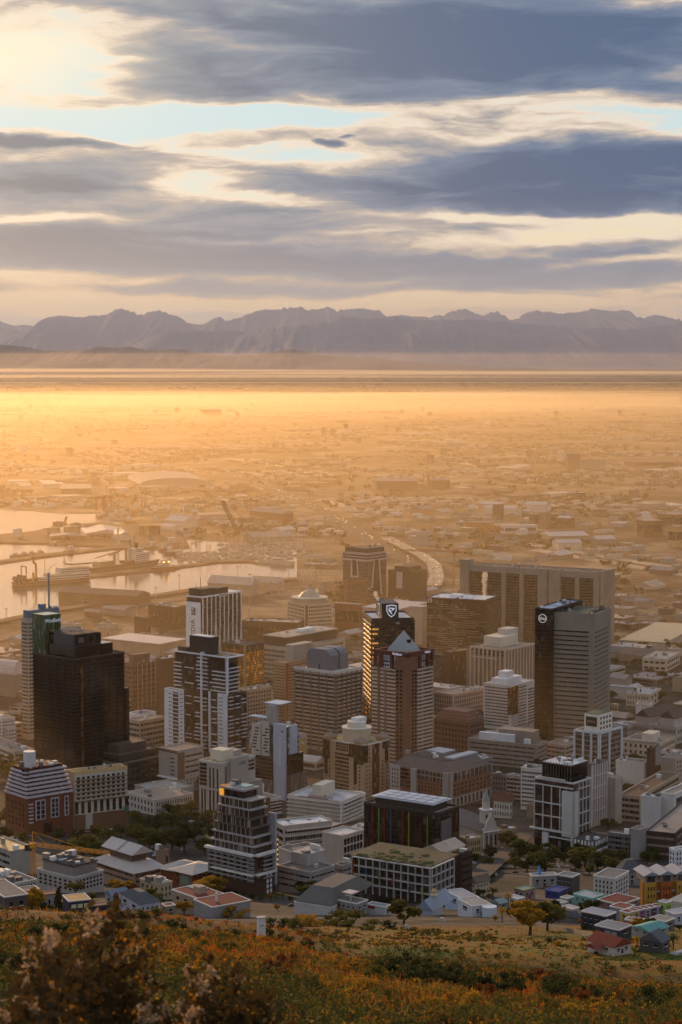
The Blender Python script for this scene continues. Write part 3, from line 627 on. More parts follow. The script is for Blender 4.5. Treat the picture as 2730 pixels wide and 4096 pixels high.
def civic():
    C_ = mat('9c8c78', .85)
    b = B('civic_slab', 'very wide concrete slab tower of dark ribbon bays between fluted piers', 'office tower', 1845, 2402, 2450, 2294, 2600, 60, mat('5b4a3c', .8))
    z1 = b.zt
    edges = [(1880, 1938), (1953, 2010), (2026, 2082), (2098, 2156), (2246, 2304), (2320, 2378)]
    for x0, x1 in edges:
        b.bands('L', x0, x1, 2312, 2595, 24, .5, glass('2b1f15'), d=.1); b.face('L', 'louvre_screen', mat('a3968a', .7), x0 - 3, x1 + 3, 2292, 2316, 0, 1.0)
        u0, u1, _, _ = b.rect('L', x0 - 3, x1 + 3, 2292, 2316); mb = MB()
        for k in range(12): c = u0 + (u1 - u0) * (k + .5) / 12; mb.box(-1.25, -1.0, c - .15, c + .15, b.zz(2316), b.zz(2292))
        b.p('louvre', mb, mat('7b7066', .7))
    for x0, x1, d in ((1938, 1953, 2.0), (2010, 2026, 2.0), (2082, 2098, 2.0), (2156, 2194, 2.6), (2200, 2246, 2.6), (2304, 2320, 2.0), (2378, 2402, 2.4)):
        b.face('L', 'fluted_pier', C_, x0, x1, 2600, 2288, 0, d)
        u0, u1, _, _ = b.rect('L', x0, x1, 2600, 2288); mb = MB(); n = max(2, int((u1 - u0) / 2.2))
        for k in range(n): c = u0 + (u1 - u0) * (k + .5) / n; mb.box(-d - .35, -d, c - .35, c + .35, b.zz(2600), b.zz(2290))
        b.p('flute', mb, C_)
    b.face('L', 'end_tower', C_, 1845, 1880, 2600, 2268, -8, 3); b.cols('L', 1849, 1877, 2600, 2268, 4, .35, C_, 'flute', 3.5)
    b.face('R', 'end_wall', C_, -.03, 1.0, 2600, 2284, 0, 2); b.cols('R', .0, .97, 2600, 2286, 6, .5, C_, 'flute', 2.7)
    b.top(ROOFD, C_, 1.0); b.units(10, .2, .8, .05, .95, 2.5); b.done()
civic()
def dark_box():
    b = B('telecom_block', 'dark glass box with white roof and glowing floor lines', 'office block', 1709, 1938, 1996, 2404, 2640, 66, glass('241d14'))
    for f, n in (('L', 26), ('R', 26)):
        for k in range(n):
            for j in range(2):
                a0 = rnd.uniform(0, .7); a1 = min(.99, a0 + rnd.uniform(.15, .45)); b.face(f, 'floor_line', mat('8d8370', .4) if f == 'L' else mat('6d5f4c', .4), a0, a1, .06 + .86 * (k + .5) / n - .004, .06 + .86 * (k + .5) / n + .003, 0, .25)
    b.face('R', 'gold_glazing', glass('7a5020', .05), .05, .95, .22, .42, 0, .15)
    b.top(mat('c9ced4', .5, 'roof'), DARK, 1.0); b.units(7, hm=2.5); b.rb('plant_room', WHITE, .35, .6, .5, .7, 3)
    d = b.disc('L', 'round_logo', 1721, 2413, 9.5, mat('d9d4d0', .5), .1, .4); b.disc('L', 'red_mark', 1721, 2414, 5.5, mat('b01818', .5), .4, .55, par=d); b.poly('L', 'red_tail', [(1718, 2411), (1723, 2404), (1725, 2405), (1722, 2411)], mat('b01818', .5), .4, .55)
    b.done()
dark_box()
def bank_tower():
    b = B('bank_tower', 'black bank tower with rounded corners, golden windows and a shield cube on top', 'office tower', 1454, 1487, 1656, 2481, 2900, 8, glass('1b1610'))
    BK = mat('2c2622', .5)
    n = 21
    for f in 'LR':
        b.bands(f, -.015 if f == 'R' else -.02, 1.02, 2498, 2890, n, .36, BK, 'balcony_band', 1.4)
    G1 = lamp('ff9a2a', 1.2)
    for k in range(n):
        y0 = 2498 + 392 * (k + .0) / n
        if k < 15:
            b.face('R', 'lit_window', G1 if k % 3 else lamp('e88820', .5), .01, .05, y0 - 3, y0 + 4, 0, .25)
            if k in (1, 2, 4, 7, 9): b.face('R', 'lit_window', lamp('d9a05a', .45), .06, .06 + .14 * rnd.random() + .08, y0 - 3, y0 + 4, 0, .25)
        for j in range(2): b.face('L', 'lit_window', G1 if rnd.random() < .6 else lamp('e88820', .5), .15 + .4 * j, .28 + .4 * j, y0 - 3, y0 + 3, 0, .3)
    for x in (.0, .23, .55, .82, 1.0): b.face('R', 'column', BK, x - .018, x + .018, 2890, 2481, 0, 1.6)
    b.face('R', 'crown_band', BK, -.01, 1.01, 2481, 2500, 0, .5); b.face('L', 'crown_band', BK, -.01, 1.01, 2481, 2500, 0, .5); b.face('R', 'crown_window', mat('8d8a78', .4), .53, .66, 2489, 2499, .5, .65)
    b.top(mat('b9c2cc', .5, 'roof'), BK, 1.6)
    z = b.zt; h = b.zz(2418) - z; c = b.p('sign_cube', MB().box(.26 * b.W, .66 * b.W, .1 * b.L, .75 * b.L, z + .2, z + h), BK)
    NV, WH = mat('1c2036', .5), lamp('d8dce8', .5)
    cu, cz, s = .49 * b.W, z + h * .55, h * .30
    def shield(k, yy, m, nm):
        q = [(-.85, .85), (0, 1), (.85, .85), (.85, -.1), (.5, -.8), (0, -1.15), (-.5, -.8), (-.85, -.1)]; q = [(cu + a * s * k, cz + e * s * k) for a, e in q]; l = len(q)
        o = MB().add([(a, .1 * b.L - yy, e) for a, e in q] + [(a, .1 * b.L - yy - .15, e) for a, e in q], [tuple(range(l, 2 * l))] + [(i, (i + 1) % l, l + (i + 1) % l, l + i) for i in range(l)]).build(nm, c, m); return o
    shield(1.25, .1, WH, 'shield_rim'); shield(1.06, .25, NV, 'shield_field')
    mb = MB()
    for p_, q_ in (((-.6, .1), (.1, -.7)), ((-.6, .55), (.6, .45)), ((.6, .45), (.05, .0)), ((-.6, .3), (-.1, -.2))): mb.tube((cu + p_[0] * s, .1 * b.L - .6, cz + p_[1] * s), (cu + q_[0] * s, .1 * b.L - .6, cz + q_[1] * s), .13 * s, 4)
    mb.build('flag_mark', c, WH)
    mb = MB().cyl(0, 0, 0, .2, 1, 8); vs = []
    mb = MB(); l = 8; q = [(-.85, .85), (0, 1), (.85, .85), (.85, -.1), (.5, -.8), (0, -1.15), (-.5, -.8), (-.85, -.1)]
    for k, m_, dd in ((1.2, WH, .15), (.95, NV, .3)):
        pts = [(.43 * b.L + a * s * k, cz + e * s * k) for a, e in q]; MB().add([(.26 * b.W - dd, a, e) for a, e in pts], [tuple(range(l))]).build('shield_side', c, m_)
    for k in range(7): MB().tube((.28 * b.W + k * .05 * b.W, .2 * b.L, z + h), (.28 * b.W + k * .05 * b.W, .2 * b.L, z + h + 1.3), .12).build('roof_post', c, STEEL)
    b.rb('roof_box', WHITE, .24, .29, .5, .6, h + 2.0, h0=h); b.done()
bank_tower()
def hotel_crown():
    BR = mat('7d5642', .85); BM = mat('5c2c22', .7); PK = mat('c6aa94', .85)
    b = B('crowned_hotel', 'pink banded hotel tower with brown corner shaft and glass pyramid in an open crown', 'hotel', 1488, 1628, 1735, 2660, 3090, 50, PK)
    n = 27
    for x0, x1 in ((1490, 1512), (1522, 1540), (1546, 1590)): b.bands('L', x0, x1, 2672, 3080, n, .36, GG, d=.25)
    for x0, x1 in ((1662, 1690), (1693, 1732)): b.bands('R', x0, x1, 2672, 3080, n, .36, GG, d=.25)
    b.face('L', 'recess', mat('7b5c48', .8), 1512, 1522, 2640, 3085, 0, .15); b.face('L', 'stair_strip', mat('8d7060', .8), 1540, 1546, 2690, 3085, 0, .5)
    for f, x0, x1 in (('L', 1521, 1572), ('R', 1696, 1735)):
        b.face(f, 'penthouse', WHITE, x0, x1, 2660, 2680, -5, .6); b.grid(f, x0 + 2, x1 - 2, 2664, 2676, 5, 1, .7, .8, GB, d=.7)
    s = b.W * .26
    b.p('corner_shaft', MB().prism([(-3, s), (-3, -1), (-1, -3), (s, -3), (s, s)], b.zb, b.zz(2612)), BR)
    for k in range(26):
        z = b.zz(2690 + k * 15.2)
        for q in (.25, .65): b.p('shaft_window', MB().box(-3.15, -2.9, q * s, (q + .25) * s, z, z + 1.5), GB); b.p('shaft_window', MB().box(q * s, (q + .25) * s, -3.15, -2.9, z, z + 1.5), GB)
    zc, zt = b.zz(2626), b.zz(2609); W_, L_ = b.W, b.L
    mb = MB().box(-3.4, -2, -3.4, .86 * L_, zc, zt).box(-3.4, .86 * W_, -3.4, -2, zc + .003, zt + .003).box(.8 * W_, .86 * W_, -2, .86 * L_, zc, zt).box(-2, .8 * W_, .8 * L_, .86 * L_, zc, zt); b.p('crown_beam', mb, BM)
    for x, y in ((-2.7, .83 * L_), (.83 * W_, -2.7), (.83 * W_, .83 * L_), (-2.7, .66 * L_), (.66 * W_, -2.7), (-2.7, .36 * L_), (.36 * W_, -2.7)): b.p('crown_pillar', MB().box(x - 1, x + 1, y - 1, y + 1, b.zt - 3, zc), BM)
    cx_, cy_ = .40 * W_, .40 * L_; GP = mat('8f9092', .4, 'metalroof', .4)
    def pyr(r, z0, z1, nm, rt=0.02): b.p(nm, MB().prism([(cx_ - r, cy_ - r), (cx_ + r, cy_ - r), (cx_ + r, cy_ + r), (cx_ - r, cy_ + r)], z0, z1, [(cx_ - r * rt, cy_ - r * rt), (cx_ + r * rt, cy_ - r * rt), (cx_ + r * rt, cy_ + r * rt), (cx_ - r * rt, cy_ + r * rt)]), GP)
    pyr(.42 * W_, b.zz(2652), b.zz(2612), 'pyramid_skirt', .62); pyr(.27 * W_, b.zz(2612), b.zz(2535), 'glass_pyramid')
    b.p('crown_floor', MB().box(.02 * W_, .8 * W_, .02 * L_, .8 * L_, b.zt + .02, b.zt + 3), mat('8b7565', .8))
    b.p('pyramid_hatch', MB().box(cx_ - 2, cx_ + 2, cy_ - .17 * W_, cy_ - .12 * W_, b.zz(2588), b.zz(2570)), GB)
    o = b.text('L', 'Radisson', 1610, 2609, 11, lamp('dcdce4', .4), 36); o.location.x = -3.7; o.location.y = .14 * L_ + 1.5; o.location.z = (zc + zt) / 2
    b.p('sign_plate', MB().box(-3.6, -3.4, -.5, .05 * L_, zc + .5, zt - 1.2), mat('232f66', .5))
    o = b.text('R', 'Radisson', 1700, 2592, 9, lamp('dcdce4', .4), 22); o.location.y = -3.7; o.location.x = .62 * W_; o.location.z = (zc + zt) / 2
    b.p('sign_plate', MB().box(.74 * W_, .86 * W_, -3.6, -3.4, zc + .5, zt - 1.2), mat('232f66', .5)); b.done()
hotel_crown()
def banded_tower():
    b = B('banded_tower', 'grey white banded office tower carrying twin rounded roof shells', 'office tower', 1178, 1345, 1446, 2694, 3012, 52, mat('a39b92', .8))
    b.bands('L', 0, 1, 2704, 3000, 19, .52, glass('33241a'), d=.06); b.bands('R', 0, 1, 2704, 3000, 19, .52, glass('33241a'), d=.06)
    FN = mat('6f6864', .7); b.cols('L', .02, .98, 2694, 3010, 6, .055, FN, 'fin', 1.1); b.cols('R', .02, .98, 2694, 3010, 6, .06, FN, 'fin', 1.1)
    b.face('L', 'cornice', mat('c9c4bd', .7), -.01, 1.0, 2686, 2698, 0, .9); b.face('R', 'cornice', mat('c9c4bd', .7), 0, 1.01, 2686, 2698, 0, .9)
    b.top(mat('b9b4b2', .7, 'roof'), mat('8b4a40', .8), .8)
    SH = mat('6a6c72', .5, 'metalroof'); z = b.zt; h = b.zz(2608) - z
    for x0, x1 in ((.14, .46), (.52, .84)):
        mb = MB(); q = [(y, zz_) for y, zz_ in ((.22, 0), (.22, .72), (.26, .9), (.34, 1), (.66, 1), (.74, .9), (.78, .72), (.78, 0))]; k = len(q)
        mb.add([(x0 * b.W, y * b.L, z + zz_ * h) for y, zz_ in q] + [(x1 * b.W, y * b.L, z + zz_ * h) for y, zz_ in q], [tuple(range(k)), tuple(range(2 * k - 1, k - 1, -1))] + [(i, k + i, k + (i + 1) % k, (i + 1) % k) for i in range(k)])
        s = b.p('roof_shell', mb, SH)
        MB().box(x0 * b.W - .1, x0 * b.W, .46 * b.L, .5 * b.L, z, z + h * .3).build('door', s, DARK)
    b.p('shell_link', MB().box(.46 * b.W, .52 * b.W, .3 * b.L, .7 * b.L, z, z + h * .9), DARK); b.units(3); b.done()
banded_tower()
b = blk('tan_tower', 'plain tan tower with thin window slits behind the banded twin shell tower', 'office tower', 1093, 1142, 1240, 2655, 2880, 52, TAN, 18, .3, GG, (4, 8), 1)
b.rb('plant_room', CONC, .5, 1.3, .3, 1.0, 13); b.face('R', 'brick_strip', mat('8b5030', .8), .02, .12, 0, 1, 0, .5)
b = blk('low_block', 'long pale office block with white grid facade and flat roof behind the tan tower', 'office block', 1046, 1160, 1382, 2597, 2760, 52, mat('bda68c', .85), 8, .5, GG, (14, 24), 6, grid=(.62, .55))
b.rb('upper_block', mat('5a4836', .7), .1, 1.0, .3, 1.1, b.zz(2560) - b.zt); b.rb('upper_roof', mat('a09488', .8, 'roof'), .08, 1.02, .28, 1.12, b.zz(2556) - b.zt, h0=b.zz(2560) - b.zt); b.rb('plant_room', WHITE, .5, .75, .6, .8, b.zz(2545) - b.zt, h0=b.zz(2557) - b.zt)
b.units(8, .2, .9, .4, 1, 2.5, b.zz(2556))
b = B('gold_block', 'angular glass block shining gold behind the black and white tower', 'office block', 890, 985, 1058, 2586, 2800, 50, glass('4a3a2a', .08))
b.bands('R', .02, .95, 2610, 2740, 12, .75, glass('c07a18', .04), 'gold_glazing', .2, 6); b.bands('L', .02, .85, 2600, 2750, 12, .75, glass('9a6018', .04), 'gold_glazing', .2, 6); b.face('L', 'corner_mullion', mat('9a8462', .5), 0, .06, 2580, 2790, 0, .8); b.top(ROOFD, DARK); b.units(6); b.done()  # gold reflection put into the glass colour
def black_white():
    WP = mat('d2d6dc', .55); BK = glass('1c1a1a')
    b = B('apartment_tower', 'black and white apartment tower with staggered white balcony slabs', 'apartment tower', 690, 912, 988, 2783, 3020, 50, BK)
    u = B.__new__(B); u.__dict__.update(b.__dict__)
    zt1 = b.zz(2633); X1 = .72 * b.W
    b.p('upper_shaft', MB().box(.02 * b.W, X1, .06 * b.L, .95 * b.L, b.zt, zt1), BK)
    b.face('L', 'white_panel', WP, 873, 911, 2777, 3020, 0, .6); b.face('L', 'white_strip', WP, 838, 845, 2775, 3020, 0, 1.0); b.face('L', 'white_strip', WP, 806, 811, 2622, 3020, -3, 1.0)
    b.grid('L', 876, 896, 2788, 3015, 1, 15, .8, .18, GB, 'slot_window', .75)
    for k in range(15):
        y = 2790 + 15.4 * k
        for x0, x1 in ((780, 806), (812, 832), (848, 872)):
            if rnd.random() < .62: b.face('L', 'balcony', WP, x0 + rnd.uniform(0, 6), x1 - rnd.uniform(0, 5), y, y + 2.4, 0, 1.6)
        for x0, x1 in ((914, 936), (940, 960), (964, 986)):
            if rnd.random() < .6: b.face('R', 'balcony', WP, x0, x1 - rnd.uniform(0, 8), y, y + 2.2, 0, 1.4)
        for x0, x1 in ((745, 775),):
            if rnd.random() < .5: b.face('L', 'balcony', WP, x0, x1 - rnd.uniform(0, 12), y, y + 2, 0, 1.0)
    def up(f, x0, x1, y, h, d, m=WP, nm='balcony'):
        u0, u1 = sorted((b.u(f, x0, 2640), b.u(f, x1, 2640))); z = b.zz(y)
        if f == 'L': b.p(nm, MB().box(.02 * b.W - d, .02 * b.W + .2, u0, u1, z - h, z), m)
        else: b.p(nm, MB().box(u0, u1, .06 * b.L - d, .06 * b.L + .2, z - h, z), m)
    for k in range(9):
        y = 2644 + 15.5 * k
        if k > 1: up('L', 700, 727, y, .5, 1.8)
        up('L', 785 + rnd.uniform(0, 8), 832, y, .5, 1.6)
        if k > 2: up('L', 838 + rnd.uniform(0, 18), 904, y, .5, 1.8)
        if k > 1: up('R', 915, 962 + rnd.uniform(0, 8), y + 3, .5, 1.8)
        if k in (3, 7): up('L', 740, 776, y, .5, 1.0)
    up('L', 905, 912, 2630, zt1 - b.zt, .6, WP, 'white_strip'); up('R', 914, 928, 2625, zt1 - b.zt, .5, mat('8d93a0', .6), 'stair_panel')
    b.p('roof_ring', MB().box(-1.5, .1, -1.5, .98 * b.L, zt1, zt1 + .9).box(.1, .8 * b.W, -1.5, .1, zt1 + .003, zt1 + .9).box(.76 * b.W, .8 * b.W, .1, .98 * b.L, zt1, zt1 + .9), WP)
    b.p('roof', MB().box(.04 * b.W, .7 * b.W, .08 * b.L, .93 * b.L, zt1, zt1 + .3), ROOFD)
    b.p('core_box', MB().box(.12 * b.W, .5 * b.W, .33 * b.L, .72 * b.L, zt1 + .3, b.zz(2562)), mat('2c2826', .6)); b.p('core_roof', MB().box(.14 * b.W, .48 * b.W, .35 * b.L, .7 * b.L, b.zz(2562), b.zz(2560)), ROOFW)
    b.p('plant_screen', MB().box(.08 * b.W, .3 * b.W, .74 * b.L, .92 * b.L, zt1 + .3, zt1 + 4), mat('3a3430', .7)); b.top(mat('5b5b40', .9, 'roof'), DARK); b.done()
    w = B('apartment_wing', 'slim white apartment wing with slot windows beside the black and white tower', 'apartment wing', 658, 716, 737, 2766, 3030, 48, mat('d6dade', .55))
    w.face('L', 'glazed_stair', glass('24282c'), 693, 714, 2770, 3008, 0, .3); w.grid('L', 674, 689, 2772, 3008, 1, 15, .9, .18, GB, 'slot_window'); w.grid('R', .2, .8, 2772, 3010, 1, 15, .8, .18, GB, 'slot_window')
    for k in range(15): w.face('L', 'balcony', mat('d6dade', .55), 693, 715, 2775 + 15.6 * k, 2777 + 15.6 * k, 0, 1.0)
    w.top(mat('5a4a38', .9, 'roof')); w.done()
    p = B('podium', 'grey concrete parking podium under the white apartment wing', 'podium', 636, 712, 815, 3008, 3175, 48, mat('a09a92', .85))
    p.grid('L', 680, 700, 3030, 3110, 1, 5, .9, .3, GB, 'slot_window'); p.face('L', 'dark_cornice', mat('55504c', .7), 0, 1, 3004, 3016, 0, .4); p.bands('R', .3, .95, .4, .92, 4, .35, GB); p.face('R', 'brown_strip', mat('6e5546', .8), 0, .26, 3012, 3120, 0, .3)
    p.face('L', 'white_portal', WHITE, 636, 712, 3114, 3119, 0, 2); p.face('L', 'shop_front', GB, 638, 708, 3120, 3170, 0, .4); p.grid('R', .3, .98, .05, .32, 5, 3, .3, .4, GB); p.top(); p.done()
black_white()
def law_block():
    b = B('law_office', 'grey stone office block with tall vertical window strips and a blank lettered wall', 'office block', 797, 890, 1022, 3058, 3282, 52, mat('a59d94', .8))
    b.bands('L', 800, 828, 3062, 3155, 6, .8, GB, d=.2)
    for x in (806, 818, 838, 852, 868): b.face('L', 'window_strip', GB, x, x + 6, 3078 if x > 830 else 3165, 3270, 0, .12)
    b.face('L', 'frame_band', mat('a59d94', .8), 800, 884, 3160, 3168, 0, .3); b.face('L', 'frame', mat('b5ada4', .8), 797, 886, 3055, 3062, 0, .5)
    b.face('R', 'blank_wall', mat('9a938c', .8), 915, 985, 3040, 3150, 0, 2.0); b.text('R', 'CDH', 958, 3067, 15, mat('5a5a66', .4), 28, d=2.2)
    for x in (900, 905): b.face('R', 'window_strip', GB, x, x + 3, 3070, 3165, 0, .12)
    b.bands('R', 988, 1018, 3064, 3110, 3, .65, GB); b.face('R', 'lower_wing', mat('8f8880', .85), 905, 1022, 3145, 3282, 0, 6)
    b.top(mat('8a8264', .9, 'roof'), mat('b0b4b4', .8)); b.rb('plant_room', CREAM, .2, .5, .25, .8, 7); b.rb('plant_room', GREY, .5, .8, .3, .7, 5); b.units(5); b.done()
law_block()
def sail_block():
    SL = mat('a9adb8', .55)
    b = B('sail_wall_tower', 'office tower with tall blue grey sail wall, lettered downwards, and lattice braced sides', 'office tower', 1010, 1148, 1196, 2915, 3200, 54, glass('30343a'))
    b.face('L', 'concrete_panel', mat('b0aaa2', .8), 1010, 1046, 2910, 3035, 0, .8); b.face('L', 'concrete_panel', mat('b0aaa2', .8), 1050, 1080, 2898, 3035, 0, .8)
    for x0, x1 in ((1012, 1044), (1052, 1078)):
        for k in range(8):
            y = 2924 + k * 13; o = rnd.uniform(0, 14); b.face('L', 'slot_window', GB, x0 + o, min(x1, x0 + o + 16), y, y + 5, .8, .9)
    b.face('L', 'sail_wall', SL, 1103, 1147, 2898, 3200, 0, 2.5); b.text('L', 'BOWMANS', 1130, 3005, 13, mat('d0d4dc', .3), 118, -90, 2.7); b.disc('L', 'round_logo', 1139, 2925, 5, mat('5a5468', .5), 2.5, 2.7)
    b.face('R', 'white_strip', SL, 1156, 1185, 2905, 3104, 0, 1.2)
    for f, x0, x1 in (('R', 1150, 1194), ('L', 1000, 1011)):
        mb = MB(); u0, u1, z0, z1 = b.rect(f, x0, x1, 3020, 2915)
        for k in range(7):
            za, zc = z0 + (z1 - z0) * rnd.random(), z0 + (z1 - z0) * rnd.random()
            if f == 'R': mb.tube((u0, -.6, za), (u1, -.6, zc), .25, 4)
            else: mb.tube((-.6, u0, za), (-.6, u1, zc), .25, 4)
        b.p('lattice_brace', mb, mat('b0b4b8', .5))
    b.face('L', 'black_glazing', GX, 1020, 1103, 3040, 3122, 0, 4); b.bands('L', 1022, 1103, 3045, 3120, 5, .2, mat('50484a', .5), 'floor_line', 4.2); b.face('R', 'black_glazing', GX, 1150, 1205, 3020, 3100, 0, 2)
    LT = mat('8f857c', .7); b.face('L', 'lattice_podium', mat('584c44', .8), 1030, 1103, 3122, 3200, 0, 3.4); b.face('R', 'lattice_podium', mat('584c44', .8), 1150, 1210, 3100, 3200, 0, 3.4)
    for f, x0, x1, y0, y1 in (('L', 1030, 1103, 3122, 3200), ('R', 1150, 1210, 3100, 3200)):
        u0, u1, z0, z1 = b.rect(f, x0, x1, y0, y1); mb = MB()
        for k in range(26):
            a_, c_ = u0 + (u1 - u0) * rnd.random(), 0; c_ = a_ + rnd.uniform(-.35, .35) * (u1 - u0); c_ = min(u1, max(u0, c_))
            if f == 'R': mb.tube((a_, -3.5, z0), (c_, -3.5, z1), .16, 4)
            else: mb.tube((-3.5, a_, z0), (-3.5, c_, z1), .16, 4)
        b.p('lattice', mb, LT)
    b.rb('roof_canopy', mat('aab8c8', .4), -.15, .3, .55, 1.05, 6, h0=5.4); b.rb('roof_canopy', mat('aab8c8', .4), .3, 1.3, .3, .75, 15, h0=14.4); b.rb('stair_head', mat('9c968e', .8), .05, .4, .4, .6, 14)
    for x, y in ((.35, .35), (1.2, .35), (1.2, .7), (.35, .7)): b.p('canopy_post', MB().tube((x * b.W, y * b.L, b.zt), (x * b.W, y * b.L, b.zt + 14.4), .2), STEEL)
    b.top(ROOFW); b.units(4); b.done()
    s = B('billboard', 'tall billboard panel with a yellow poster beside the sail wall tower', 'billboard', 1193, 1222, 1226, 2935, 3015, 60, mat('9a9fa8', .6)); s.face('L', 'poster', mat('b08830', .6), 1202, 1221, 2955, 3013, 0, .1); s.text('L', 'TALL', 1211, 2972, 9, mat('e8e0d0', .6), 15, d=.2); s.done()
sail_block()
def white_decks():
    b = B('parking_block', 'low white parking block with rounded corner and dark deck openings', 'parking block', 936, 1018, 1128, 3212, 3268, 40, mat('cfcac4', .7))
    b.bands('L', 0, 1, 3216, 3266, 4, .5, GB, 'deck_opening', .2); b.bands('R', 0, 1, 3216, 3266, 4, .5, GB, 'deck_opening', .2); b.face('R', 'brown_bay', BROWN, .42, .56, 3200, 3268, 0, .6)
    b.top(); b.p('ring_wall', MB().cyl(.35 * b.W, .5 * b.L, b.zt, b.zt + 3, .3 * b.W, 20), mat('a39a92', .8)); b.rb('white_box', WHITE, .45, .65, .4, .7, 9); b.done()
white_decks()
def college():
    b = B('college_block', 'long white college block with rounded ends and red roof lettering', 'college', 1151, 1370, 1455, 3212, 3295, 62, mat('b7aea2', .8))
    b.bands('L', 0, 1, 3216, 3290, 5, .35, GB, d=.1, mull=40, mw=.5); b.bands('R', .1, 1, 3216, 3290, 5, .4, GB, d=.1, mull=6)
    for k in range(6): b.face('L', 'gallery_slab', mat('c4bcb2', .8), 0, 1, 3214 + k * 15.6, 3216.5 + k * 15.6, 0, 1.4); b.face('R', 'gallery_slab', mat('c9c2ba', .8), 0, 1, 3214 + k * 15.6, 3217 + k * 15.6, 0, 1.2)
    b.face('L', 'white_fin', WHITE, 0, .012, 3206, 3295, 0, 1.6); b.top(mat('a8aab0', .7, 'roof'), mat('c0b8ac', .8), 1.2)
    b.p('rounded_end', MB().cyl(b.W, .5 * b.L * .3, b.zb, b.zt, .28 * b.L * .6, 16), mat('b7aea2', .8))
    o = b.text('L', 'IIE ROSEBANK COLLEGE', 1283, 3188, 9, mat('9c2018', .5), 102, d=.4); o.location.z = b.zt + 2.2; b.p('sign_rail', MB().box(-.2, .1, .25 * b.L, .8 * b.L, b.zt + .9, b.zt + 1.3), DARK)
    b.rb('stair_head', CREAM, .2, .8, .45, .62, 8); b.units(3); b.done()
college()
def drum_tower():
    PW = mat('b09478', .85); DG = glass('241a14')
    b = B('drum_crowned_tower', 'pinkish stone tower with dark glass corners and a round drum on its roof', 'apartment tower', 1295, 1455, 1560, 2985, 3200, 48, PW)
    b.bands('L', 1342, 1396, 3025, 3195, 11, .62, DG, d=.15, mull=6); b.grid('L', 1344, 1394, 2985, 3020, 6, 3, .7, .8, DG)
    for x0, x1 in ((1300, 1325), (1408, 1450)): b.grid('L', x0, x1, 3065, 3195, 2, 9, .28, .42, DG)
    b.grid('R', 1462, 1486, 2995, 3195, 2, 12, .28, .4, DG); b.grid('R', 1522, 1558, 3055, 3195, 2, 9, .28, .42, DG); b.face('R', 'glazed_bay', glass('4a2c1c'), 1490, 1518, 2985, 3195, -.3, .2)
    for f, x0, x1, y1 in (('L', 1295, 1320, 3058), ('L', 1303, 1312, 3120), ('L', 1400, 1455, 3035), ('L', 1420, 1428, 3140), ('L', 1428, 1455, 3060), ('R', 1455, 1470, 3050), ('R', 1532, 1558, 3010), ('R', 1541, 1549, 3070)): b.face(f, 'dark_glazing', DG, x0, x1, 2983, y1, 0, 1.0 + .1 * rnd.random())
    b.top(mat('7a8060', .9, 'roof'), mat('cfc8c0', .8), .8); z = b.zt; SH = mat('86756a', .8, 'metalroof')
    b.p('drum', MB().cyl(.5 * b.W, .5 * b.L, z, z + 8.5, .36 * b.W, 28), mat('c0ac94', .8)); b.p('drum_roof', MB().cyl(.5 * b.W, .5 * b.L, z + 8.5, z + 9.2, .38 * b.W, 28).cyl(.5 * b.W, .5 * b.L, z + 9.2, z + 13, .24 * b.W, 20), mat('d0c6b8', .6))
    for k in range(6): b.p('roof_unit', MB().box(.42 * b.W + k * 1.6, .42 * b.W + k * 1.6 + 1, .42 * b.L, .58 * b.L, z + 13, z + 15.5), WHITE)
    for x, y in ((.08, .12), (.9, .12), (.08, .88), (.9, .88)):
        b.p('corner_roof', MB().hip(x * b.W - 4, x * b.W + 4, y * b.L - 4, y * b.L + 4, z + 2.5, 3.4, k=.49), SH); b.p('corner_post', MB().box(x * b.W - 3, x * b.W + 3, y * b.L - 3, y * b.L + 3, z, z + 2.5), PW)
    b.done()
drum_tower()
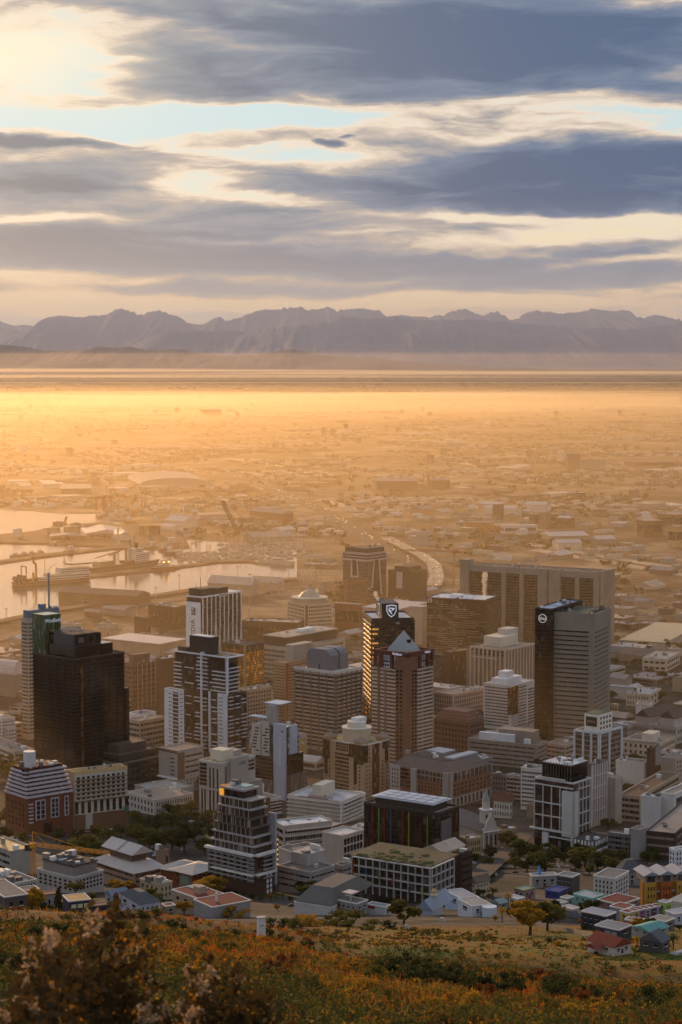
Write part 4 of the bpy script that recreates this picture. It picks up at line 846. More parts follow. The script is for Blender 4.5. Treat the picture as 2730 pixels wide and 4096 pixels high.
def mansard_block():
    b = B('mansard_block', 'broad brick and grey stone block under a slate mansard with skylights', 'office block', 1563, 1797, 1965, 3098, 3235, 50, mat('7d5546', .85, 'brick'))
    ST = mat('938d86', .8)
    b.face('L', 'attic', GG, 1672, 1780, 3100, 3136, 0, .4); b.cols('L', 1672, 1780, 3098, 3136, 8, .1, ST, 'pier', .7); b.face('L', 'attic_rail', ST, 1672, 1797, 3115, 3118, 0, .8); b.face('L', 'corner_pier', ST, 1775, 1797, 3092, 3235, 0, 1.2); b.face('R', 'corner_pier', ST, 0, .06, 3092, 3235, 0, 1.2)
    b.grid('L', 1672, 1772, 3142, 3200, 8, 4, .5, .6, GB); b.face('L', 'grey_bay', ST, 1650, 1672, 3096, 3235, 0, 2); b.bands('L', 1605, 1648, 3100, 3180, 5, .6, GB, d=.8); b.face('L', 'stone_bay', mat('a8a098', .8), 1563, 1603, 3096, 3235, 0, .6); b.grid('L', 1568, 1600, 3105, 3190, 3, 5, .35, .6, GB, d=.7)
    b.face('R', 'attic', GG, .08, .98, 3100, 3130, 0, .4); b.cols('R', .08, .98, 3098, 3130, 10, .1, ST, 'pier', .7); b.grid('R', .08, .98, 3140, 3192, 10, 3, .45, .6, GB); b.face('R', 'stone_base', ST, 0, 1, 3196, 3235, 0, .5); b.grid('R', .05, .98, 3198, 3232, 10, 1, .4, .9, GB, d=.6)
    b.p('mansard', MB().prism([(.5, .5), (b.W - .5, .5), (b.W - .5, b.L - .5), (.5, b.L - .5)], b.zt, b.zt + 6, [(7, 7), (b.W - 7, 7), (b.W - 7, b.L - 7), (7, b.L - 7)]), mat('5d5552', .7, 'metalroof')); b.p('roof', MB().box(8, b.W - 8, 8, b.L - 8, b.zt + 6, b.zt + 6.3), ROOFD)
    b.p('skylight', MB().box(.3 * b.W, .9 * b.W, .15 * b.L, .3 * b.L, b.zt + 6.3, b.zt + 7.5), mat('8a95a2', .3)); b.p('skylight', MB().box(.55 * b.W, .85 * b.W, .5 * b.L, .8 * b.L, b.zt + 6.3, b.zt + 7.2), mat('8a95a2', .3)); b.units(6, z=b.zt + 6, x0=.15, x1=.4, y0=.3); b.done()
    q = blk('annexe', 'grey annexe with pale sloped roof behind the slate mansard block', 'office block', 1825, 1900, 1972, 3050, 3210, 50, mat('7f7873', .8), 8, .4, GB, (5, 12), 3, ROOFW)
mansard_block()
blk('stone_block', 'long pinkish stone office block with tall narrow windows behind the crowned hotel', 'office block', 1735, 1812, 1936, 2782, 2880, 48, PINK, 5, .5, GG, (10, 16), 8, grid=(.45, .75))
b = blk('brick_ledge_block', 'brown ledged block with square windows at the foot of the crowned hotel', 'office block', 1735, 1877, 1938, 2895, 3030, 52, mat('7c5a4a', .85), 6, .5, GG, (10, 6), 2, grid=(.5, .5))
for k in range(3): b.rb('roof_ledge', mat('8b6a58', .85), .04 + .06 * k, .96 - .06 * k, .04 + .06 * k, .96 - .06 * k, 3 + 2.4 * k, h0=.3 + 2.4 * k)
b = B('white_tower', 'white banded tower with brown glass corner beside the dark bank slab', 'office tower', 1936, 2048, 2140, 2748, 2925, 55, mat('cbc3bc', .75))
b.bands('L', .12, .95, 2752, 2915, 13, .42, GG, mull=9); b.bands('R', .3, .62, 2752, 2915, 13, .42, GG, mull=5); b.bands('R', .7, .98, 2770, 2915, 12, .5, GG); b.face('L', 'brown_glass', glass('4a2a18'), 0, .14, 2752, 2860, 0, .4); b.face('R', 'brown_glass', glass('4a2a18'), 0, .26, 2748, 2860, 0, .4); b.face('R', 'sun_tinted_pane', glass('b86a20', .05), .02, .14, 2750, 2760, .4, .5)  # orange pane has the sun's glint put into its colour
b.top(mat('b8b4b4', .6, 'roof')); b.rb('plant_room', WHITE, .1, .8, .3, .8, 5); b.rb('stair_head', WHITE, .25, .55, .4, .7, 10); b.done()
b = blk('hatched_block', 'dark glass block with white slanting hatch lines beside the crowned hotel', 'office block', 1700, 1795, 1806, 2625, 2760, 66, glass('241b14'), 1, .3, GB, (0, 0), 2, ROOFW)
for k in range(26): b.face('L', 'hatch_line', mat('8d8478', .5), rnd.uniform(0, .4), rnd.uniform(.5, 1), .06 + k * .034, .067 + k * .034, 0, .2)
b = blk('pink_strip_block', 'dark brown box with tan roof and a few pink light strips', 'office block', 1770, 1800, 1896, 2612, 2770, 40, mat('4a352a', .7), 1, .3, GB, (0, 0), 2, mat('a08a62', .9, 'roof'))
for x, y in ((.15, .8), (.36, .7), (.55, .55), (.7, .82), (.85, .45), (.28, .5), (.62, .3)): b.face('R', 'light_strip', mat('c08880', .4), x, x + .02, y, y + .14, 0, .3)
def finned():
    b = B('finned_block', 'tall stepped office block of pale vertical fins behind the white banded tower', 'office tower', 1884, 2019, 2140, 2600, 2800, 52, mat('6e5e50', .8)); FN = mat('b8a898', .8)
    b.cols('L', 0, 1, 2600, 2800, 9, .3, FN, 'fin', .9); b.cols('R', 0, 1, 2600, 2800, 11, .3, FN, 'fin', .9); b.face('L', 'frieze', FN, 0, 1, 2596, 2604, 0, 1.0); b.face('R', 'frieze', FN, 0, 1, 2596, 2604, 0, 1.0); b.face('L', 'ledge', FN, .2, 1, 2636, 2641, 0, 1.2); b.grid('L', 0, 1, 2606, 2630, 8, 2, .5, .7, GB)
    b.face('L', 'side_wing', mat('7e6e60', .8), .86, 1.12, 2612, 2800, -10, .5)
    b.top(); b.rb('plant_room', CREAM, .2, .75, .3, .8, 9); b.rb('plant_room', mat('bdb4aa', .8), .55, .9, .4, .7, 14); b.units(5); b.done()
finned()
def absa():
    b = B('bank_slab', 'black slab with a ringed bank emblem behind the grey louvred tower', 'office tower', 2141, 2206, 2330, 2441, 3000, 62, glass('1d140d'))
    b.bands('L', 0, 1, 2445, 2990, 34, .15, mat('3a2818', .5), 'spandrel', .08); b.cols('L', .03, .97, 2441, 2990, 9, .05, mat('35241a', .5), 'mullion', .2)
    WH = lamp('d8d2cc', .45); b.disc('L', 'ring_emblem', 2172, 2476, 17.5, WH, .1, .4, 40, r0=15); b.text('L', 'absa', 2172, 2476, 14, WH, 25)
    b.top(mat('6d8098', .5, 'roof'), DARK, 1.2); b.rb('roof_panel', mat('7d93ad', .4), .06, .3, .15, .85, .8); b.rb('roof_panel', mat('7d93ad', .4), .36, .62, .15, .85, .8); b.units(8); b.done()
    G_ = mat('8b7f70', .8)
    b = B('grey_tower', 'tall grey tower with dark recessed slots, highest block on its side', 'office tower', 2204, 2376, 2444, 2464, 3010, 66, G_)
    b.label = 0
    n = 25
    u0, u1, z0, z1 = b.rect('L', 2220, 2356, 2520, 2985); h = (z1 - z0) / n
    for k in range(n):
        z = z0 + h * k
        b.p('window_slot', MB().box(-.12, .1, u0, u1, z + h * .3, z + h * .58), glass('15110d')); b.p('sill', MB().box(-1.0, .1, u0 - .2, u1 + .2, z + h * .6, z + h * .8), G_)
    v0, v1, _, _ = b.rect('R', 2382, 2434, 2520, 2985)
    for k in range(n):
        z = z0 + h * k; b.p('window_slot', MB().box(v0, v1, -.12, .1, z + h * .3, z + h * .58), glass('2a1a10')); b.p('sill', MB().box(v0 - .2, v1 + .2, -1.0, .1, z + h * .6, z + h * .8), G_)
    b.top(ROOFD, G_, 1.5); b.rb('roof_garden', mat('4a5040', .9), .1, .9, .2, .6, 1.0); b.units(9, hm=4)
    b.p('roof_mast', MB().tube((.4 * b.W, .4 * b.L, b.zt), (.4 * b.W, .4 * b.L, b.zt + 7), .2).tube((.7 * b.W, .4 * b.L, b.zt), (.7 * b.W, .4 * b.L, b.zt + 6), .2), STEEL); b.done()
absa()
def poster_block():
    CW = mat('d9d4ca', .6)
    b = B('poster_block', 'white framed office block with a black poster cube on its roof', 'office block', 2298, 2396, 2488, 2935, 3130, 52, glass('3b3834', .2)); FR = mat('c0c4ca', .6)
    for f in 'LR': b.bands(f, 0, 1, 2938, 3120, 9, .22, mat('85827e', .7), 'spandrel', .15)
    for f, xs in (('L', (0, .3, .62, .97)), ('R', (.0, .42, .96))):
        for x in xs: b.face(f, 'column', FR, x - .03 if x else 0, x + .04, 2930, 3130, 0, .9)
        b.face(f, 'cornice', FR, 0, 1, 2930, 2938, 0, 1.0)
    b.top(mat('77756e', .9, 'roof'), FR); z = b.zt; x0, x1, y0, y1 = .02 * b.W, .62 * b.W, .05 * b.L, .62 * b.L; h = b.zz(2862) - z
    c = b.p('poster_cube', MB().box(x0, x1, y0, y1, z + .3, z + h), CW); b.p('cube_roof', MB().box(x0 + .5, x1 - .5, y0 + .5, y1 - .5, z + h, z + h + .5), mat('50604c', .8))
    MB().box(x0 - .25, x0, y0 + .12 * (y1 - y0), y1 - .12 * (y1 - y0), z + .34 * h, z + .86 * h).build('poster', c, mat('1a211b', .4))
    o = b.text('L', 'JAMESON', 2376, 2890, 9, mat('c9a888', .5), 30); o.location = (x0 - .4, (y0 + y1) / 2, z + .6 * h)
    for k in range(3):
        for j in range(4): MB().box(x0 + (x1 - x0) * (.12 + .22 * j), x0 + (x1 - x0) * (.22 + .22 * j), y0 - .15, y0, z + h * (.18 + .27 * k), z + h * (.32 + .27 * k)).build('window', c, GB)
    b.units(4, .65, .95); b.done()
poster_block()
def framed_block():
    BRN = glass('3f2c22', .3); FR = mat('c9c4be', .6); WP = mat('bdb8b2', .7)
    b = B('framed_block', 'brown glass block in white frames under a dark glass crown, facing the square', 'office block', 2141, 2292, 2365, 3138, 3420, 52, BRN)
    for y0, y1 in ((3157, 3225), (3228, 3276), (3280, 3332)):
        b.face('L', 'frame_rail', FR, .0, 1, y0 - 3, y0 + 1, 0, .8); b.cols('L', .33, 1.0, y0, y1, 4, .07, FR, 'frame_post', .8); b.bands('L', .25, 1, y0 + 4, y1 - 2, 4, .12, mat('2b1e18', .5), 'spandrel', .1)
    b.face('L', 'frame_rail', FR, .2, .88, 3124, 3128, 0, .8); b.face('L', 'white_slab', WP, 0, .26, 3168, 3350, 0, 1.4); b.face('R', 'white_slab', WP, 0, .18, 3168, 3350, 0, 1.4)
    for y in (3160, 3205, 3260, 3310): b.face('R', 'frame_rail', FR, .2, .9, y, y + 3, 0, .8)
    b.cols('R', .3, .9, 3140, 3340, 4, .08, FR, 'frame_post', .8)
    b.face('L', 'base_glazing', GB, .02, 1, 3355, 3415, 0, .3); b.face('L', 'base_slab', FR, 0, 1.1, 3332, 3338, 0, 1.6); b.face('L', 'portal', FR, .62, .78, 3345, 3420, 0, 1.0); b.face('L', 'base_slab', FR, 0, .6, 3358, 3362, 0, 1.4); b.face('L', 'portal', FR, -.02, .02, 3345, 3420, 0, 1.4)
    zc = b.zz(3070); b.p('crown_glazing', MB().box(.1 * b.W, 1.05 * b.W, .12 * b.L, .85 * b.L, b.zt, zc), GX); mb = MB()
    for k in range(11): mb.box(.1 * b.W - .25, .1 * b.W, (.12 + .073 * k) * b.L - .15, (.12 + .073 * k) * b.L + .15, b.zt, zc + 1)
    b.p('crown_mullion', mb, mat('5d5048', .5)); b.p('crown_roof', MB().box(.1 * b.W, 1.05 * b.W, .12 * b.L, .85 * b.L, zc + .01, zc + .5), ROOFW); b.units(12, .2, 1, .2, .8, 2.5, zc + .3); b.top(ROOFD, FR); b.done()
    f = B('fin_block', 'tall pale block of white vertical fins joined to the brown framed block', 'office block', 2352, 2366, 2425, 3062, 3310, 52, mat('6a615c', .7))
    f.cols('R', 0, 1, 3062, 3310, 7, .45, mat('b7b0ac', .7), 'fin', .9)
    for y in (3105, 3150, 3195, 3245): f.face('R', 'rail', mat('b7b0ac', .7), 0, 1, y, y + 3, 0, .95)
    f.top(ROOFW); f.units(4); f.done()
    blk('plain_block', 'windowless grey rendered block behind the white fins', 'block', 2418, 2461, 2490, 3118, 3300, 52, mat('9b948e', .85), 1, .3, GB, (0, 0), 1)
framed_block()
blk('white_flats', 'white block of flats with dark ribbon windows behind the brown framed block', 'apartment block', 2085, 2195, 2225, 3085, 3245, 64, mat('c6bfb6', .75), 9, .42, GG, (10, 4), 8)
blk('pink_flats', 'small pink banded office block behind the steepled church', 'office block', 2026, 2085, 2100, 3110, 3200, 62, mat('b3a098', .8), 5, .5, GG, (2, 2), 3)
b = blk('broadcast_block', 'wide beige block with thin window slits and a white roof gallery', 'office block', 1871, 2150, 2190, 2985, 3080, 62, mat('98897c', .85), 5, .28, GG, (3, 4), 12)
b.rb('white_gallery', WHITE, .1, .3, .35, .85, 6); b.rb('plant_room', mat('8d8076', .85), .3, .9, .1, .6, 9); b.rb('plant_room', mat('a09488', .85), .3, .9, .65, .85, 5); b.rb('white_box', WHITE, .05, .2, .12, .2, 4)
blk('beige_block', 'mid rise pinkish block with paired windows beside the wide beige block', 'office block', 2185, 2260, 2345, 2985, 3060, 52, mat('a89a90', .85), 4, .4, GG, (4, 5), 6)
blk('beige_block', 'low tan roofed block tucked behind the wide beige block', 'office block', 2050, 2185, 2290, 2930, 2990, 52, mat('8f8276', .85), 3, .3, GG, (6, 6), 8)
# right-hand quarter
b = blk('civic_building', 'cream civic building with two rows of square windows and a raised stair head', 'civic building', 2488, 2640, 2702, 2978, 3032, 60, mat('c3b19c', .85), 2, .5, GD, (7, 8), 3, grid=(.42, .5)); b.rb('stair_head', mat('d2c5b4', .8), .05, .5, .2, .5, 7); b.face('L', 'cornice', mat('d2c5b4', .8), 0, 1, 2966, 2972, 0, 1)
for i, (xl, xc, xr, yt, yb) in enumerate([(2440, 2512, 2560, 2906, 2960), (2512, 2605, 2690, 2906, 2965), (2610, 2705, 2790, 2912, 2978)]):
    b = blk('courtyard_block', ['pale courtyard block with flat white roof', 'pale courtyard block under the long dark pitched roof', 'pale courtyard block with dark pitched roof at the picture edge'][i], 'office block', xl, xc, xr, yt, yb, 50, mat('b3a89e', .85), 2, .5, GD, (14, 10), 2, mat('b5bac0', .6, 'roof'), grid=(.4, .5))
    if i: b.p('pitched_roof', MB().gable(.1 * b.W, 1.5 * b.W, .15 * b.L, .8 * b.L, b.zt + 6, 6), mat('5a4a42', .8, 'metalroof')); b.p('roof_base', MB().box(.1 * b.W, 1.5 * b.W, .18 * b.L, .77 * b.L, b.zt, b.zt + 6), mat('b3a89e', .85))
blk('tan_hall', 'cream flat topped hall with dark window groups above the railway land', 'hall', 2505, 2600, 2645, 2782, 2830, 66, mat('bba890', .85), 2, .5, GD, (8, 3), 5, mat('a3a3a0', .8, 'roof'), grid=(.35, .5))
blk('depot', 'square white depot with a dish on its roof beside the parked buses', 'depot', 2571, 2667, 2720, 2640, 2688, 66, mat('c0ac9a', .8), 2, .35, GD, (4, 6), 6, mat('b0a498', .8, 'roof'), grid=(.7, .4))
blk('art_deco_tower', 'narrow stone tower with grouped shafts below the grey louvred tower', 'tower', 2440, 2470, 2476, 2822, 2895, 62, mat('a8957f', .85), 1, .8, GD, (3, 1), 1, grid=(.4, .8))
blk('red_lattice_block', 'white block crossed by red lattice lines', 'block', 2544, 2600, 2612, 2822, 2862, 70, mat('d0c6c0', .7), 1, .3, GD, (0, 0), 0)
blk('blank_block', 'blank weathered white wall block with a dark roof garden', 'block', 2464, 2575, 2600, 3056, 3150, 62, mat('c3b9ae', .85), 1, .3, GD, (0, 0), 4)
b = blk('billboard_block', 'dark block carrying a tall pale billboard on its flank', 'block', 2590, 2600, 2645, 3000, 3150, 40, mat('4a3229', .85), 1, .3, GD, (0, 0), 2); b.face('R', 'billboard', mat('8a8480', .6), .45, .95, 2992, 3066, 0, .5)
blk('blank_block', 'beige flank wall block with sparse small windows at the picture edge', 'block', 2642, 2702, 2780, 3040, 3140, 50, mat('ab9c8e', .85), 5, .4, GD, (0, 7), 3, grid=(.35, .5))
blk('white_box', 'small white roof house below the beige flank wall', 'block', 2600, 2660, 2682, 3130, 3170, 50, WHITE, 1, .3, GD, (0, 0), 1)
blk('arcade_block', 'low block with dark bands and yellow edged brown roof', 'block', 2478, 2560, 2720, 3190, 3290, 62, mat('a0917f', .85), 4, .5, GB, (4, 8), 4, mat('5b4a3e', .9, 'roof'))
b = blk('white_flank_block', 'two white flank walls with a poster, sunlit at the edge', 'block', 2565, 2640, 2655, 3195, 3330, 62, mat('cac6c2', .8), 1, .3, GD, (0, 0), 3, mat('aeb6bd', .6, 'roof'))
b = blk('white_flank_block', 'white flank block with poster and tank, beside a twin flank wall', 'block', 2643, 2695, 2790, 3182, 3330, 56, mat('cfcac4', .8), 1, .3, GD, (0, 0), 3); b.face('R', 'poster', mat('3a3d48', .5), .1, .6, 3198, 3248, 0, .3)
b = blk('ornate_house', 'dark ornate corner house with white dormers and a veranda', 'house', 2296, 2378, 2440, 3372, 3430, 55, mat('55504e', .8), 2, .4, GB, (6, 6), 3, ROOFD, grid=(.35, .6))
b.face('L', 'veranda', mat('b9b9b8', .7), -.02, 1, .38, .45, 0, 2.2); b.face('R', 'veranda', mat('b9b9b8', .7), 0, 1, .38, .45, 0, 2.2)
for f, n in (('L', 6), ('R', 6)):
    for k in range(n): b.face(f, 'dormer', mat('d0d0ce', .7), (k + .25) / n, (k + .7) / n, .78, 1.05, 0, .7)
blk('gallery_block', 'modern gallery block with white balcony decks and pitched white lid', 'office block', 2432, 2515, 2530, 3345, 3430, 60, mat('6f6a66', .8), 4, .45, GB, (6, 2), 1, ROOFW)
blk('lift_tower', 'grey rendered lift tower with pale slanted side beside the gallery block', 'tower', 2523, 2556, 2590, 3325, 3440, 52, mat('8f8b88', .8), 1, .3, GB, (0, 0), 0)
blk('dark_terrace_block', 'dark terraced block with slatted upper decks at the picture edge', 'office block', 2585, 2700, 2900, 3340, 3440, 66, mat('42362f', .8), 3, .3, mat('85776c', .8), (3, 3), 5, mat('8b8078', .8, 'metalroof'))
blk('white_house', 'white corner house with two rows of dark windows at the picture edge', 'house', 2678, 2700, 2800, 3405, 3470, 30, WHITE, 3, .5, GB, (2, 8), 1, grid=(.35, .6))
# left-hand quarter
blk('white_apartments', 'white stepped apartment block at the picture edge behind the brick terraces', 'apartment block', -40, 10, 62, 2880, 3010, 45, mat('c9beb2', .8), 9, .4, GD, (6, 8), 1, grid=(.45, .45))
blk('white_apartments', 'lower white apartment step beside the taller white step', 'apartment block', -10, 36, 66, 2915, 3010, 45, mat('c9beb2', .8), 6, .4, GD, (6, 5), 1, grid=(.45, .45))
blk('long_white_block', 'long low white block with brown upper windows behind the brick terraces', 'office block', -80, 60, 136, 3010, 3075, 35, mat('b9aea6', .8), 3, .45, GD, (20, 12), 4)
blk('flats', 'beige block of flats with recessed balconies behind the dark podium', 'apartment block', 513, 560, 660, 2888, 3000, 48, mat('ac9a8a', .85), 5, .45, GD, (4, 8), 2); blk('white_box', 'pair of white roof boxes behind the dark podium', 'block', 513, 560, 625, 2862, 2890, 48, WHITE, 1, .3, GD, (0, 3), 2, grid=(.3, .3))
b = blk('frame_block', 'brown framed office block with white pillars beside the dark glass tower', 'office block', 500, 530, 640, 2660, 2840, 42, mat('6b5140', .85), 9, .4, GG, (3, 9), 6); b.cols('R', .2, 1, 2660, 2840, 6, .12, mat('a8937e', .85), 'pier', .6); b.rb('plant_room', mat('6e5848', .85), .1, .7, .2, .8, 8)
blk('brown_block', 'plain dark brown block behind the white apartment wing', 'office block', 628, 650, 720, 2640, 2860, 40, mat('5a4233', .85), 8, .3, GG, (0, 0), 4, ROOFW)
blk('flats', 'narrow beige flats with balconies between black tower and tan tower', 'apartment block', 940, 985, 1090, 2765, 2905, 44, mat('a89480', .85), 8, .4, GD, (4, 9), 6, grid=(.5, .5))
blk('low_house', 'long white mission style house with rows of small windows by the park', 'house', 505, 620, 775, 3205, 3262, 40, mat('bcb2a8', .85), 2, .35, GD, (8, 16), 5, mat('9a8a7a', .9, 'roof'), grid=(.35, .6))
blk('low_house', 'grey roofed hall behind the long white mission style house', 'hall', 540, 640, 775, 3172, 3225, 40, mat('a09488', .85), 1, .3, GD, (3, 5), 5, mat('9d9690', .8, 'metalroof'))
def ziggurat():
    RB = mat('6e3c28', .85, 'brick'); SLB = mat('b3aab0', .7)
    b = B('brick_terraces', 'red brick apartment block stepping back in white edged terraces', 'apartment block', 22, 112, 292, 3195, 3345, 40, RB)
    b.units(0)
    for k in range(7):
        y = 3192 - k * 15; z0, z1 = b.zz(y), b.zz(y - 15); i = (k + 1) * .028; mb = MB().box(i * b.W * .6, b.W * (1 - i * .4), i * b.L * 1.6, b.L * (1 - i * .6), z0, z1)
        st = b.p('terrace', mb, glass('4a2c1e') if k % 2 else RB)
        q = (i - .028); MB().box(q * b.W * .6 - .8, b.W, q * b.L * 1.6 - .8, b.L * (1 - q * .6), z0 - .5, z0 + .55).build('terrace_slab', st, SLB)
        for j in range(6): MB().box((.1 + .16 * j) * b.W, (.1 + .16 * j) * b.W + 1, i * b.L * 1.6 - .7, i * b.L * 1.6, z0 + .5, z1).build('brick_fin', st, RB)
        MB().box(.04 * b.W, .94 * b.W, i * b.L * 1.6 - .1, i * b.L * 1.6, z0 + .6, z1 - .5).build('window_band', st, GD); MB().box(i * b.W * .6 - .1, i * b.W * .6, .15 * b.L, .9 * b.L, z0 + .6, z1 - .5).build('window_band', st, GD)
    for x0, x1 in ((142, 182), (203, 236), (258, 274)):
        b.face('R', 'window_frame', SLB, x0, x1, 3208, 3288, 0, .4)
        b.grid('R', x0 + 2, x1 - 2, 3211, 3285, 2 if x1 - x0 > 20 else 1, 4, .75, .85, GB, d=.5)
    b.grid('L', 30, 100, 3215, 3320, 5, 5, .35, .5, GB); b.face('R', 'gateway', GB, 172, 208, 3305, 3345, 0, .3); b.bands('R', 84 + 30, 130, 3212, 3300, 6, .3, SLB, 'balcony', 1.2)
    z = b.zz(3087); b.p('water_tank', MB().cyl(.3 * b.W, .5 * b.L, z, z + 9, 3.6, 20), mat('c9c6c4', .5)); b.units(12, .1, .8, .25, .8, 3.5, z); b.done()
    c = B('white_grid_block', 'cream apartment block with dark balcony grid and sunlit roof edge', 'apartment block', 270, 300, 510, 3100, 3330, 30, mat('bfb3a4', .85))
    c.grid('R', .03, .97, 3108, 3205, 10, 6, .55, .55, GB); c.cols('R', .04, .98, 3208, 3258, 9, .5, GB, 'window_strip', .2)
    for k in range(6): c.face('R', 'balcony', mat('6d584a', .7), .02, .98, 3122 + k * 17, 3125 + k * 17, 0, 1.3)
    c.face('R', 'brown_base', mat('6a4a36', .85), 0, 1, 3262, 3330, 0, .3); c.face('R', 'banner', mat('a8a39a', .7), .2, .33, 3262, 3322, .3, .6); c.face('R', 'green_sign', mat('3a6a54', .6), .92, 1.02, 3250, 3268, .3, .6)
    c.top(mat('a89c94', .8, 'roof'), mat('c8a878', .7), 1.6); c.rb('roof_wall', mat('c9a068', .6), -.02, 1.0, .0, .04, 2.2); c.units(9); c.done()  # orange sunlight on the roof edge put into parapet and wall colours
ziggurat()
def construction():
    b = B('construction_block', 'white concrete apartment building under construction around a court', 'building site', 150, 300, 415, 3518, 3575, 50, mat('a8a098', .85))
    b.grid('R', .03, .97, .1, .95, 8, 3, .5, .55, GB); b.grid('L', .05, .97, .1, .9, 7, 3, .5, .55, GB); b.top(mat('7a706a', .9, 'roof'), mat('b5aea8', .8)); b.rb('setback_floor', mat('8b8178', .85), .08, .9, .1, .9, 4.5); b.rb('setback_roof', ROOFD, .06, .92, .08, .92, 5, h0=4.5); b.units(14, .1, .9, .1, .9, 2.2, b.zt + 5); b.done()
    b = blk('construction_wing', 'white concrete wing with scaffolded balconies below the crane', 'building site', -60, 30, 150, 3548, 3600, 40, mat('b3aca8', .85), 3, .5, GB, (5, 9), 9, grid=(.5, .6))
    b = blk('construction_wing', 'grey concrete block with yellow lit roof behind the crane', 'building site', -80, 45, 140, 3412, 3500, 40, mat('a09890', .85), 3, .4, GB, (4, 0), 2, mat('c8a870', .7, 'roof'))
construction()
def gabled_hall():
    b = B('gabled_hall', 'beige hall with layered pale gabled roofs and deep eaves', 'hall', 384, 540, 645, 3490, 3545, 42, mat('9c8572', .85)); PR = mat('b3a9a2', .6, 'metalroof')
    b.p('eave_roof', MB().hip(0, b.W, 0, b.L, b.zt, 3, 2.0, .2), PR); z = b.zt + 3; b.p('upper_wall', MB().box(.22 * b.W, .78 * b.W, .22 * b.L, .78 * b.L, z, z + 3.5), mat('6a564a', .8))
    b.p('gable_roof', MB().gable(.15 * b.W, .85 * b.W, .15 * b.L, .5 * b.L, z + 3.5, 3.5, 1, 'y'), PR); b.p('gable_roof', MB().gable(.15 * b.W, .85 * b.W, .52 * b.L, .88 * b.L, z + 3.5, 3.5, 1, 'y'), PR); b.bands('L', .05, .95, .1, .9, 2, .35, GB, mull=18); b.bands('R', .05, .95, .1, .9, 2, .35, GB, mull=14); b.done()
    b = blk('chimney_block', 'small brown block with one white framed opening beside the gabled hall', 'block', 625, 660, 672, 3408, 3470, 50, mat('8f705a', .85), 1, .3, GB, (0, 1), 2, grid=(.4, .4))
    b = B('brick_hall', 'red brick hall with overhanging pale grey roofs and a green poster', 'hall', 645, 768, 865, 3494, 3555, 50, BRICK)
    b.grid('L', .05, .5, .1, .9, 4, 2, .4, .6, GB); b.grid('R', .05, .97, .1, .85, 5, 2, .35, .6, GB); b.face('L', 'grey_bay', mat('7d7068', .8), 0, .36, 0, 1, 0, .8); b.face('L', 'poster', mat('7d9078', .5), .06, .28, .25, .75, .8, 1); b.p('roof', MB().hip(0, b.W, -.02 * b.L, .55 * b.L, b.zt + .1, 2.0, 2.4, .45), mat('a39c96', .6, 'metalroof')); b.p('roof', MB().hip(0, b.W, .57 * b.L, b.L, b.zt - .5, 2.2, 2.0, .45), mat('9a938e', .6, 'metalroof')); b.done()
    b = blk('beige_house', 'beige house with cluttered terrace roof beside the red brick hall', 'house', 560, 640, 690, 3545, 3600, 45, mat('a8987c', .85), 2, .4, GB, (4, 3), 8, grid=(.3, .5))
gabled_hall()
